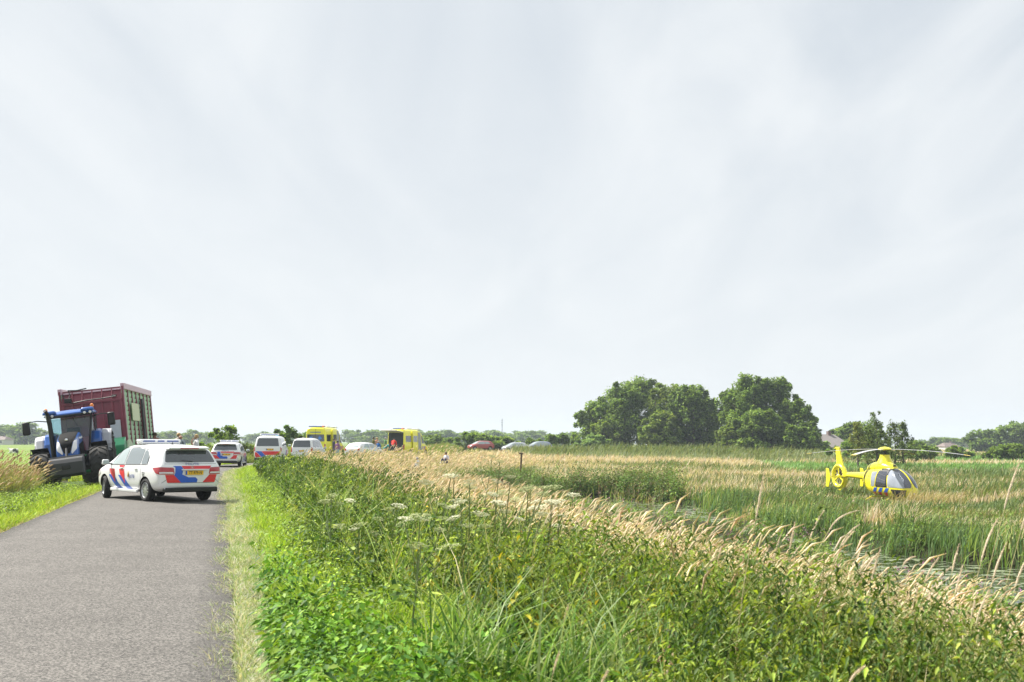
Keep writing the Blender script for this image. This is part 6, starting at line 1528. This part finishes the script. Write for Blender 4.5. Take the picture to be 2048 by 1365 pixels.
# big groups. (px centre, distance, top py, half width in m, base py ...)
BT = [
 (1192, 212, 803, 4.0, 'leftmost and lowest tree of the big left clump, leaning outward', 'round'),
 (1248, 205, 768, 5.2, 'broad tree second in the big left clump', 'round'),
 (1282, 214, 757, 4.8, 'tallest tree of the left clump, its top bare against the sky', 'round'),
 (1340, 204, 768, 5.0, 'middle tree of the left clump with pale green boughs', 'round'),
 (1383, 200, 772, 4.6, 'dense dark tree near the right end of the left clump', 'round'),
 (1412, 207, 800, 3.2, 'last tree of the left clump, beside the gap of sky', 'round'),
 (1215, 202, 838, 3.2, 'short bushy tree under the left end of the left clump', 'round'),
 (1320, 197, 826, 3.6, 'low leafy tree in front of the middle of the left clump', 'round'),
 (1470, 196, 780, 3.8, 'tree beside the gap at the start of the right clump', 'round'),
 (1500, 190, 753, 4.3, 'tallest tree of the right clump with a ragged pointed top', 'round'),
 (1548, 192, 757, 4.4, 'tree with a spiky crown in the middle of the right clump', 'round'),
 (1590, 188, 800, 4.0, 'sloping tree forming the outer shoulder of the right clump', 'round'),
 (1520, 182, 822, 4.4, 'low broad tree in front of the right clump', 'round'),
 (1592, 180, 852, 3.2, 'bushy low tree at the foot of the right clump', 'round'),
 (1462, 184, 850, 2.4, 'short pale bushy tree below the gap between the clumps', 'round'),
]
for i, (px, y, py, hw, lab, env) in enumerate(BT):
    x = at(px, y); z0 = float(zt(x, y)); h = zat(py, y, px) - z0
    ms = tree_meshes(100 + i, h, hw, h * .05, int(50 + 5 * h), int(12500 * min(1.3, hw / 4)), .44, TG2 if i in (3, 6, 7, 14) else TG1, 2 if h > 9 else 3, env, .17 + .01 * h, csz=.24)
    tree('broadleaf_tree', lab, 'tree', x, y, z0, ms, 'trees of the two big clumps')
# small outlying branch tree to the right of the clump
MID = [
 (1625, 184, 842, 1.6, 'small dark sapling at the outer edge of the right clump', 'cone', TG1, 2500, .34),
 (1672, 240, 868, 5, 'dark tree behind the grey thatched house', 'round', TG1, 3500, .55),
 (1700, 235, 853, 5, 'tall dark tree between the house and the thin young trees', 'round', TG1, 4500, .55),
 (1722, 232, 842, 5, 'tallest of the dark trees behind the thin young trees', 'round', TG1, 4500, .55),
 (1716, 128, 845, 1.0, 'yellowish slender young tree left of the loose ones behind the rotor', 'cone', [(.20, .23, .05), (.24, .25, .06), (.16, .2, .05)], 2200, .20),
 (1752, 130, 824, 1.35, 'tallest thin young tree rising above the rotor hub', 'cone', TG3, 3200, .19),
 (1738, 131, 858, 1.1, 'short loose young tree left of the tallest thin one', 'cone', TG3, 2200, .19),
 (1788, 132, 840, 1.1, 'second thin young tree, right of the tallest thin one', 'cone', TG3, 2600, .19),
 (1808, 131, 843, 1.1, 'third thin young tree at the outer end of the thin row', 'cone', TG3, 2600, .19),
 (1770, 135, 872, 1.5, 'low bushy growth between the thin young trees', 'round', TG1, 2200, .22),
 (1962, 330, 862, 5, 'first dark tree of the wood at the picture edge', 'round', TG1, 3000, .8),
 (1985, 330, 868, 6, 'low dark tree second in the wood at the picture edge', 'round', TG1, 3000, .8),
 (2010, 325, 850, 6, 'tall rounded tree in the wood at the picture edge', 'round', TG1, 4500, .8),
 (2038, 325, 846, 7, 'tallest tree of the wood at the picture edge', 'round', TG1, 4500, .8),
 (2075, 325, 848, 8, 'tree of the wood cut off by the picture edge', 'round', TG1, 4500, .8),
]
for i, (px, y, py, hw, lab, env, cols, nl, ls) in enumerate(MID):
    x = at(px, y); z0 = float(zt(x, y)); h = zat(py, y, px) - z0
    cn = env == 'cone'; ms = tree_meshes(200 + i, h, hw * (1.45 if cn else 1), h * (.12 if cn else .05), 60 if cn else 36, nl, ls, cols, 1, env, .05 + .012 * h, csz=.2 if cn else .27)
    tree('young_tree' if env == 'cone' else 'broadleaf_tree', lab, 'tree', x, y, z0, ms, 'trees right of the big clumps')
# bushes
BU = [
 (462, 96, 853, 2.0, 1.0, 'round dark bush on the bank behind the second police car'),
 (440, 100, 866, 1.8, 1.0, 'lower bush left of the round dark one'),
 (585, 118, 852, 1.5, 0, 'feathery light green bush behind the white compact van'),
 (557, 120, 862, 1.6, 0, 'feathery bush between the police van and the compact van'),
 (622, 122, 858, 1.5, 0, 'feathery light green bush behind the first ambulance'),
 (862, 205, 872, 3.2, 1, 'wide dark bush right of the open ambulance'),
 (888, 208, 874, 3.0, 1, 'dark bush next to the wide one by the open ambulance'),
 (938, 192, 865, 2.6, 1, 'tall dark bush behind the red car'),
 (975, 198, 871, 3.4, 1, 'broad dark bush between the red and silver cars'),
 (1005, 202, 875, 3.0, 1, 'flat dark bush above the silver car'),
 (1068, 196, 878, 1.8, 0, 'small light green bush above the grey blue car'),
 (1100, 196, 872, 1.8, 0, 'light green bush right of the grey blue car'),
 (1124, 198, 866, 1.3, 0, 'slim grey green bush before the big clump'),
 (1190, 186, 872, 2.2, 2, 'pale willow bush at the foot of the left clump'),
 (1160, 188, 880, 1.8, 2, 'low pale willow bush left of the left clump'),
 (1688, 150, 884, 2.0, 0, 'round bush in front of the thatched house'),
 (1635, 215, 884, 1.4, 2, 'small round clipped tree beside the thatched house'),
 (1648, 215, 884, 1.4, 2, 'second small round clipped tree beside the thatched house'),
 (1845, 150, 893, 2.0, 1, 'dark green bush right of the rotor hub'),
 (1838, 200, 884, 3.0, 1, 'distant bush above the dark one near the rotor'),
 (1915, 165, 893, 2.2, 1, 'round bush alone in the pinkish far field'),
 (1996, 160, 893, 1.8, 1, 'left bush of the pair near the picture edge'),
 (2025, 160, 890, 2.1, 1, 'right bush of the pair near the picture edge'),
]
for i, (px, y, py, hw, ty_, lab) in enumerate(BU):
    x = at(px, y); z0 = float(zt(x, y)); h = zat(py, y, px) - z0
    cols = [[(.16, .26, .06), (.20, .29, .08), (.13, .22, .05)], TG1 + TG2[:1], [(.20, .30, .12), (.24, .33, .14), (.17, .27, .09)]][ty_ if isinstance(ty_, int) else 1]
    ms = tree_meshes(300 + i, h, hw, .1, 22, 3200, .0024 * y, cols, 2, 'round', .06)
    tree('bush', lab, 'bush', x, y, z0, ms, 'bushes around the field')
# far treeline: shared tree meshes, each tree its own object
FT = [tree_meshes(400 + i, 1.0, .52, .08, 16, 950, .10, TG1 + TG2[:1], 1, 'round', .03) for i in range(6)]
def far_row(p0, p1, n, y0, y1, t0, t1, wid, lab, grp, seed):
    rr = random.Random(seed)
    for i in range(n):
        px = p0 + (p1 - p0) * (i + rr.uniform(.1, .9)) / n; y = rr.uniform(y0, y1); py = rr.uniform(t0, t1)
        x = at(px, y); z0 = float(zt(x, y)); h = zat(py, y, px) - z0; w_ = wid * rr.uniform(.8, 1.25)
        tree('distant_tree', lab + ', %s from the left' % ordw(i), 'tree', x, y, z0, FT[rr.randrange(6)], grp, (w_, w_, h), rr.uniform(0, 6))
far_row(-10, 62, 12, 560, 640, 851, 860, 17, 'bluish distant tree in the dense wood beyond the bright pasture', 'distant trees left of the tractor', 1)
far_row(28, 62, 4, 540, 560, 845, 852, 15, 'taller bluish tree beside the tractor mirror in the distant wood', 'taller distant trees by the mirror', 2)
far_row(305, 415, 9, 560, 640, 860, 868, 11, 'bluish distant tree in the spaced row above the police car roof', 'distant trees above the police car', 3)
far_row(300, 425, 9, 700, 800, 868, 873, 13, 'low hazy tree behind the spaced row above the police car roof', 'low hazy trees above the police car', 4)
far_row(480, 610, 10, 700, 800, 862, 872, 12, 'hazy distant tree above the police van and the feathery bushes', 'distant trees above the police van', 5)
far_row(690, 800, 11, 560, 680, 857, 866, 14, 'hazy distant tree in the treeline between the two ambulances', 'distant trees between the ambulances', 6)
far_row(820, 990, 16, 600, 740, 859, 868, 15, 'hazy distant tree in the treeline above the red car', 'distant trees above the red car', 7)
far_row(985, 1160, 16, 600, 760, 862, 870, 15, 'hazy distant tree in the treeline left of the big clump', 'distant trees above the parked cars', 8)
far_row(700, 1160, 22, 800, 900, 868, 874, 16, 'low faded tree at the back of the middle treeline', 'faded trees of the middle treeline', 9)
far_row(1640, 1740, 8, 420, 520, 872, 880, 11, 'distant tree behind the thatched house', 'distant trees behind the house', 10)
far_row(1835, 1950, 12, 520, 640, 875, 884, 12, 'bluish distant tree over the far pinkish field', 'distant trees over the far field', 11)
far_row(1865, 1900, 3, 500, 540, 873, 877, 9, 'taller bluish tree rising from the row over the far field', 'taller distant trees over the far field', 12)
far_row(-20, 420, 26, 880, 960, 866, 872, 18, 'faint tree on the far horizon beyond the bright pasture', 'faint horizon trees', 13)

# houses far off
WALLW = mat('house_wall', (.55, .53, .50), .8, var=.1); ROOFG = mat('thatched_roof', (.22, .20, .19), .9, var=.15, scale=3); ROOFR = mat('tiled_roof', (.15, .11, .10), .8, var=.15)
def house(label, px, y, pyt, wd, dp, hw_, roofm, rot, name='farmhouse', hip=.35):
    x = at(px, y); z0 = float(zt(x, y)); top = zat(pyt, y, px) - z0
    T = thing(name, label, 'house', (x, y, z0), (0, 0, rot), None)
    MB().box((0, 0, hw_ / 2), (wd, dp, hw_)).build('wall', WALLW, T)
    k = MB(); e_ = .4; a, b = wd / 2 + e_, dp / 2 + e_; r_ = wd / 2 * (1 - hip)
    k.add([(-a, -b, hw_ - .1), (a, -b, hw_ - .1), (a, b, hw_ - .1), (-a, b, hw_ - .1), (-r_, 0, top), (r_, 0, top)], [(0, 1, 5, 4), (2, 3, 4, 5), (1, 2, 5), (3, 0, 4), (3, 2, 1, 0)])
    k.build('roof', roofm, T)
    MB().box((r_ * .6, 0, top), (.7, .7, 1.2)).build('chimney', ROOFR, T)
    for j in (-1, 0, 1): MB().box((j * wd * .28, -dp / 2 - .03, hw_ * .55), (wd * .12, .08, hw_ * .45)).build('window', GLS, T)
    MB().box((wd * .13, -dp / 2 - .03, hw_ * .42), (wd * .07, .08, hw_ * .8)).build('door', DGRY, T)
house('farmhouse with a steep grey thatched roof beside the right clump', 1643, 226, 869, 9, 7, 1.9, ROOFG, R(20))
house('white walled low farmhouse far off left of the tractor', 2, 520, 873, 8, 7, 2.4, ROOFR, R(-10))
house('small house with a reddish roof on the far field horizon', 1896, 500, 886, 7, 6, 2.0, ROOFR, R(15))
# radio mast
MX, MY = at(1004, 900), 900
T = thing('radio_mast', 'thin radio mast standing above the distant treeline', 'mast', (MX, MY, -.9)); hm_ = zat(837, 900, 1004) + .9
MB().tube([(0, 0, 0), (0, 0, hm_ * .7), (0, 0, hm_)], [.45, .32, .12], 6).build('mast_pole', mat('mast_grey', (.22, .22, .24), .6), T)
k = MB()
for f_ in (.75, .85, .93): k.box((0, 0, hm_ * f_), (1.4, .3, .5))
k.build('antenna', MATS['mast_grey'], T)
# posts in the field
PW = mat('old_post_wood', (.10, .065, .04), .9, var=.3)
def post(px, y, pyt, h, r_, label, cap=False):
    x = at(px, y); zt_ = zat(pyt, y, px); T = thing('field_post', label, 'post', (x, y, zt_ - h), (R(1.5), R(2), .3))
    MB().tube([(0, 0, 0), (0, 0, h * .5), (0, 0, h)], [r_ * 1.1, r_, r_ * .9], 8).build('post', PW, T)
    if cap: MB().box((-.05, 0, h - .05), (r_ * 3.6, .2, .12)).build('post_head', PW, T, bevel=.02)
post(1040, 88, 906, 3.0, .08, 'dark wooden post with a crooked head in the tan field', True)
post(1002, 60, 955, 1.9, .05, 'thin dark stake behind the white hogweed cluster')
post(1797, 60, 1003, 1.5, .04, 'thin stake below the helicopter nose', True)

# ------------------------------------------------------------------ people
SKIN = mat('skin', (.50, .28, .19), .6, var=.06)
HAIR = {k: mat('hair_' + k, c, .8, var=.3, scale=30) for k, c in (('brown', (.06, .035, .02)), ('blond', (.42, .28, .13)), ('grey', (.30, .28, .26)), ('dark', (.02, .018, .016)))}
EYE_ = mat('eye_dark', (.02, .015, .012), .3)
def person(label, x, y, z, face, h=1.78, pose='stand', top=(.6, .6, .6), legs=(.03, .04, .09), hair='brown', bald=False, top2=None, group=None):
    k = h / 1.78
    J = dict(pel=(0, 0, .98), wst=(0, .01, 1.12), chs=(0, 0, 1.34), shd=(0, -.01, 1.46), nck=(0, .0, 1.54), hed=(0, .03, 1.62), crn=(0, .02, 1.72),
             lsh=(-.19, -.01, 1.44), lel=(-.24, -.02, 1.16), lwr=(-.23, .10, .93), lhd=(-.22, .14, .86), rsh=(.19, -.01, 1.44), rel=(.24, -.02, 1.16), rwr=(.23, .10, .93), rhd=(.22, .14, .86),
             lhp=(-.10, 0, .93), lkn=(-.11, .03, .50), lan=(-.12, -.02, .09), lto=(-.13, .14, .04), rhp=(.10, 0, .93), rkn=(.11, .03, .50), ran=(.12, -.02, .09), rto=(.13, .14, .04))
    def bend(keys, c, a):
        c = Vector(c)
        for q_ in keys: J[q_] = tuple(c + rx(a) @ (Vector(J[q_]) - c))
    up = ['wst', 'chs', 'shd', 'nck', 'hed', 'crn', 'lsh', 'lel', 'lwr', 'lhd', 'rsh', 'rel', 'rwr', 'rhd']
    if pose == 'bend':
        bend(up, J['pel'], R(-55)); 
        for s in 'lr':
            sx_ = -1 if s == 'l' else 1; b0 = Vector(J[s + 'sh']); J[s + 'el'] = tuple(b0 + Vector((sx_ * .03, .06, -.28))); J[s + 'wr'] = tuple(b0 + Vector((0, .18, -.50))); J[s + 'hd'] = tuple(b0 + Vector((0, .22, -.58)))
    elif pose == 'face':
        J['rel'] = (.27, .10, 1.22); J['rwr'] = (.13, .20, 1.44); J['rhd'] = (.06, .17, 1.54)
    elif pose == 'crossed':
        J['lel'] = (-.25, .04, 1.18); J['lwr'] = (-.02, .22, 1.20); J['lhd'] = (.07, .22, 1.22); J['rel'] = (.25, .04, 1.18); J['rwr'] = (.02, .20, 1.24); J['rhd'] = (-.07, .20, 1.26)
    elif pose == 'sit':
        for q_ in list(J):
            if q_ not in ('lkn', 'lan', 'lto', 'rkn', 'ran', 'rto'): J[q_] = (J[q_][0], J[q_][1], J[q_][2] - .82)
        for s, sx_ in (('l', -1), ('r', 1)): J[s + 'kn'] = (sx_ * .16, .38, .42); J[s + 'an'] = (sx_ * .14, .62, .06); J[s + 'to'] = (sx_ * .14, .80, .05); J[s + 'wr'] = (sx_ * .17, .25, .42); J[s + 'hd'] = (sx_ * .16, .33, .45); J[s + 'el'] = (sx_ * .26, .05, .36)
        bend(['hed', 'crn'], J['nck'], R(-15))
    rad = dict(pel=.15, wst=.135, chs=.155, shd=.10, nck=.055, hed=.088, crn=.080, lsh=.068, lel=.045, lwr=.030, lhd=.030, rsh=.068, rel=.045, rwr=.03, rhd=.03, lhp=.095, lkn=.06, lan=.042, lto=.035, rhp=.095, rkn=.06, ran=.042, rto=.035)
    E = [('pel', 'wst'), ('wst', 'chs'), ('chs', 'shd'), ('shd', 'nck'), ('nck', 'hed'), ('hed', 'crn'), ('shd', 'lsh'), ('lsh', 'lel'), ('lel', 'lwr'), ('lwr', 'lhd'), ('shd', 'rsh'), ('rsh', 'rel'), ('rel', 'rwr'), ('rwr', 'rhd'),
         ('pel', 'lhp'), ('lhp', 'lkn'), ('lkn', 'lan'), ('lan', 'lto'), ('pel', 'rhp'), ('rhp', 'rkn'), ('rkn', 'ran'), ('ran', 'rto')]
    names = list(J); vs = [Vector(J[n_]) * k for n_ in names]; ed = [(names.index(a), names.index(b)) for a, b in E]; rd = [rad[n_] * k for n_ in names]
    for s in 'lr':      # five fingers from each palm
        h0 = Vector(J[s + 'hd']); w0 = Vector(J[s + 'wr']); d = (h0 - w0).normalized(); sd_ = d.cross(Vector((1, 0, .2))).normalized()
        for j, (of_, ln_) in enumerate(((-.027, .055), (-.009, .068), (.009, .064), (.026, .050), (-.045, .03))):
            a = len(vs); b0 = h0 + sd_ * of_ * .8 + d * (.012 if j < 4 else -.02); b1 = b0 + d * ln_ * .6 + sd_ * of_ * .25 + Vector((0, -.006, 0)); b2 = b1 + (d + Vector((0, -.3, -.1))).normalized() * ln_ * .5
            vs += [b0 * k, b1 * k, b2 * k]; rd += [.010, .0095, .008]; ed += [(names.index(s + 'hd'), a), (a, a + 1), (a + 1, a + 2)]
    me = bpy.data.meshes.new('body'); me.from_pydata(vs, ed, [])
    o = bpy.data.objects.new('body', me); put(o)
    md = o.modifiers.new('skin', 'SKIN'); sv_ = me.skin_vertices[0] if len(me.skin_vertices) else None
    if sv_ is None:
        bm = bmesh.new(); bm.from_mesh(me); bm.verts.layers.skin.verify(); bm.to_mesh(me); bm.free(); sv_ = me.skin_vertices[0]
    for i, r_ in enumerate(rd):
        fl = .78 if i < len(names) and names[i] in ('pel', 'wst', 'chs', 'shd') else 1
        sv_.data[i].radius = (r_, r_ * fl); sv_.data[i].use_root = (i == 0)
    md2 = o.modifiers.new('sub', 'SUBSURF'); md2.levels = 1; md2.render_levels = 1
    bpy.context.view_layer.update(); fin = eval_mesh(o); bpy.data.objects.remove(o)
    topm = mat('clothes_%s' % '_'.join('%d' % (c_ * 100) for c_ in top), top, .85, var=.18, scale=14); legm = mat('trousers_%s' % '_'.join('%d' % (c_ * 100) for c_ in legs), legs, .85, var=.15)
    shoe = MATS['black_plastic'] if 'black_plastic' in MATS else legm
    fin.materials.clear()
    for m_ in (SKIN, topm, legm, shoe): fin.materials.append(m_)
    seg = [(a, b, (2 if a in ('lhp', 'rhp', 'lkn', 'rkn') or b in ('lhp', 'rhp') else 3 if a in ('lan', 'ran') else 0 if a in ('lel', 'rel', 'lwr', 'rwr', 'nck', 'hed') or b == 'nck' and False else 1)) for a, b in E]
    if top2: seg = [(a, b, 1 if a in ('lel', 'rel') else c_) for a, b, c_ in seg]
    mi = []
    for p in fin.polygons:
        c = p.center / k; best = 9; bi = 0
        for a, b, m_ in seg:
            A, B = Vector(J[a]), Vector(J[b]); t_ = max(0, min(1, (c - A).dot(B - A) / (B - A).length_squared)); d = (c - (A + (B - A) * t_)).length - (rad[a] + rad[b]) * .5
            if d < best: best, bi = d, m_
        mi.append(bi)
    fin.polygons.foreach_set('material_index', mi); fin.polygons.foreach_set('use_smooth', [True] * len(fin.polygons)); fin.name = 'body'
    T = thing('person', label, 'person', (x, y, z), (0, 0, R(-face)), group)
    put(bpy.data.objects.new('body', fin), T)
    hd, cr = Vector(J['hed']) * k, Vector(J['crn']) * k; up_ = (cr - hd).normalized(); fw_ = up_.cross(Vector((-1, 0, 0))) * -1; fw_ = Vector((1, 0, 0)).cross(up_) * -1 if False else Vector((0, 1, 0)) - up_ * up_.y; fw_.normalize()
    if not bald:
        hb_ = MB(); cc_ = hd + up_ * .055 * k - fw_ * .012 * k; n1_, n2_ = 9, 12; vs2 = []; fs2 = []
        for i in range(n1_ + 1):
            th = math.pi * .62 * i / n1_
            for j in range(n2_):
                ph = 2 * math.pi * j / n2_; dirv = up_ * math.cos(th) + (fw_ * math.cos(ph) + Vector((1, 0, 0)) * math.sin(ph)) * math.sin(th)
                cut = 1 if (math.cos(ph) < .35 or th < .9) else .80
                vs2.append(cc_ + dirv * .112 * k * cut)
        for i in range(n1_):
            for j in range(n2_): fs2.append((i * n2_ + j, i * n2_ + (j + 1) % n2_, (i + 1) * n2_ + (j + 1) % n2_, (i + 1) * n2_ + j))
        hb_.add(vs2, fs2); hb_.build('hair', HAIR[hair], T, True)
    nb = MB(); c0 = hd + fw_ * .092 * k - up_ * .005; nb.tube([c0 + up_ * .03, c0 + fw_ * .014 - up_ * .005], [.006, .013], 6); nb.build('nose', SKIN, T, True)
    for s in (-1, 1):
        MB().lathe([(-.006, .004), (0, .009), (.006, .004)], hd + fw_ * .083 * k + up_ * .03 + Vector((s * .032, 0, 0)), 8, 'Y').build('eye', EYE_, T)
        MB().lathe([(-.008, .012), (.004, .022), (.01, .012)], hd + Vector((s * .088 * k, -.0, .012)), 8, 'X').build('ear', SKIN, T)
    MB().box(hd + fw_ * .086 * k - up_ * .035, (.045, .008, .008)).build('mouth', mat('lips', (.35, .12, .10), .6), T)
    return T
def pp(label, px, y, pytop, face, h=1.78, pose='stand', dz=0, **kw):
    x = at(px, y); hh = h if pose == 'stand' or pose in ('face', 'crossed') else (1.35 if pose == 'bend' else .98)
    z = zat(pytop, y, px) - hh * 1.0
    return person(label, x, y, z, face, h, pose, **kw)
pp('person with cropped dark hair seen from behind over the police car roof', 297, 55, 865, -20, top=(.10, .12, .16), hair='dark', group='bystanders behind the police car')
pp('person with curly brown hair close beside the cropped dark haired one', 309, 56, 865, -5, top=(.25, .10, .08), hair='brown', group='bystanders behind the police car')
pp('blond person behind the police light bar, half hidden by a bald man', 357, 57, 866, 20, top=(.45, .42, .38), hair='blond', group='bystanders behind the police car')
pp('bald man standing just past the police light bar', 362, 54, 869, -150, top=(.30, .34, .40), bald=True, group='bystanders behind the police car')
pp('person in a white shirt with one hand raised to the face', 393, 53, 869, -120, pose='face', top=(.72, .72, .74), hair='blond', group='bystanders behind the police car')
pp('person with brown hair behind the white compact van, first of two', 592, 101, 876, 40, top=(.3, .25, .3), hair='brown')
pp('person with dark hair beside the brown haired one behind the compact van', 597, 102, 876, 10, top=(.08, .1, .12), hair='dark')
pp('grey haired person next to the closed ambulance rear corner', 606, 101, 875, 30, top=(.5, .45, .4), hair='grey')
pp('woman in a purple patterned blouse beside the closed ambulance', 675, 97.5, 882, 15, h=1.68, top=(.30, .14, .28), hair='dark', legs=(.35, .5, .55), top2=1)
pp('paramedic in black standing at the sliding door of the closed ambulance', 668, 101, 877, 60, h=1.8, top=(.02, .025, .05), hair='dark', top2=1)
pp('responder in black and yellow near the open ambulance', 747, 108, 874, 60, h=1.82, top=(.10, .11, .02), hair='dark', group='helpers behind the open ambulance')
pp('blond helper standing behind the one in the blue shirt', 754, 111, 875, 10, h=1.8, top=(.5, .25, .15), hair='blond', group='helpers behind the open ambulance')
pp('helper in a blue shirt with a white cap of hair, back turned', 757, 106, 882, 20, h=1.72, top=(.02, .14, .42), hair='grey', top2=1, group='helpers behind the open ambulance')
pp('grey haired onlooker between the blue shirt and the red jacket', 771, 110, 875, 90, h=1.8, top=(.10, .25, .10), hair='grey', group='helpers behind the open ambulance')
pp('helper in teal and black bending over', 768, 106.5, 888, 60, h=1.7, pose='bend', top=(.02, .28, .28), hair='dark', top2=1, group='helpers behind the open ambulance')
pp('person in a bright red jacket bending at the open ambulance tail', 786, 108, 882, 5, h=1.85, pose='bend', top=(.75, .03, .015), hair='brown', top2=1, group='helpers behind the open ambulance')
pp('man in a white shirt sitting low in the tan grass of the field', 893, 92, 904, -150, pose='sit', top=(.75, .73, .78), hair='brown')
pp('crouched person in white almost hidden in the grass below the open ambulance', 836, 86, 914, -60, pose='sit', top=(.70, .72, .74), hair='grey')

# a resting cow on the pasture
def cow(x, y, z):
    vs = [(0, -.7, .55), (0, -.2, .62), (0, .4, .60), (0, .75, .72), (0, 1.0, .98), (0, 1.3, .92), (0, -1.0, .25), (.25, .55, .2), (.3, .95, .1), (-.25, .55, .2), (-.3, .95, .1), (.3, -.5, .3), (.45, -.05, .12), (-.3, -.5, .3), (-.45, -.05, .12)]
    ed = [(0, 1), (1, 2), (2, 3), (3, 4), (4, 5), (0, 6), (2, 7), (7, 8), (2, 9), (9, 10), (0, 11), (11, 12), (0, 13), (13, 14)]
    rd = [.34, .38, .33, .18, .14, .08, .03, .12, .06, .12, .06, .16, .07, .16, .07]
    me = bpy.data.meshes.new('body'); me.from_pydata(vs, ed, []); bm = bmesh.new(); bm.from_mesh(me); bm.verts.layers.skin.verify(); bm.to_mesh(me); bm.free()
    for i, r_ in enumerate(rd): me.skin_vertices[0].data[i].radius = (r_, r_); me.skin_vertices[0].data[i].use_root = i == 1
    o = bpy.data.objects.new('body', me); put(o); o.modifiers.new('k', 'SKIN'); o.modifiers.new('s', 'SUBSURF').levels = 2
    bpy.context.view_layer.update(); fin = eval_mesh(o); bpy.data.objects.remove(o)
    W_, B_ = mat('cow_white', (.7, .68, .64), .8), mat('cow_black', (.03, .028, .026), .8); fin.materials.clear(); fin.materials.append(W_); fin.materials.append(B_)
    fin.polygons.foreach_set('material_index', [int(vn(p.center.y, p.center.z + p.center.x, 2.2, 5) > .5) for p in fin.polygons]); fin.polygons.foreach_set('use_smooth', [True] * len(fin.polygons))
    T = thing('cow', 'black and white cow lying on the bright pasture left of the tractor', 'cow', (x, y, z), (0, 0, R(80)))
    put(bpy.data.objects.new('body', fin), T)
    for s in (-1, 1): MB().tube([(s * .10, 1.0, 1.08), (s * .26, 1.0, 1.06)], [.05, .02], 6).build('ear', B_, T)
cx_ = at(28, 205); cow(cx_, 205, float(zt(cx_, 205)))
# wire fence posts on the pasture
for i, (px, y) in enumerate(((6, 150), (36, 150), (62, 150))):
    x = at(px, y); T = thing('fence_post', 'thin pasture fence post beyond the tall grass, %s from the left' % ordw(i), 'post', (x, y, float(zt(x, y))), (0, 0, 0), 'pasture fence posts')
    MB().tube([(0, 0, 0), (0, 0, 1.1)], [.05, .045], 6).build('post', PW, T)

# ------------------------------------------------------------------ haze
hz_ = bpy.data.meshes.new('haze'); b_ = MB(); b_.box((0, 900, 16), (3400, 3000, 42)); hz_.from_pydata(b_.v, [], b_.f)
hm2 = bpy.data.materials.new('summer_haze'); hm2.use_nodes = True; t = hm2.node_tree; t.nodes.clear(); o_ = t.nodes.new('ShaderNodeOutputMaterial'); pv = t.nodes.new('ShaderNodeVolumePrincipled')
pv.inputs['Color'].default_value = (.78, .89, 1.0, 1); pv.inputs['Density'].default_value = HAZE_D; pv.inputs['Anisotropy'].default_value = .1
t.links.new(pv.outputs[0], o_.inputs['Volume']); hz_.materials.append(hm2)
haze = put(bpy.data.objects.new('haze', hz_)); tag(haze, 'thin bright summer haze in the air over the fields', 'haze', kind='stuff')
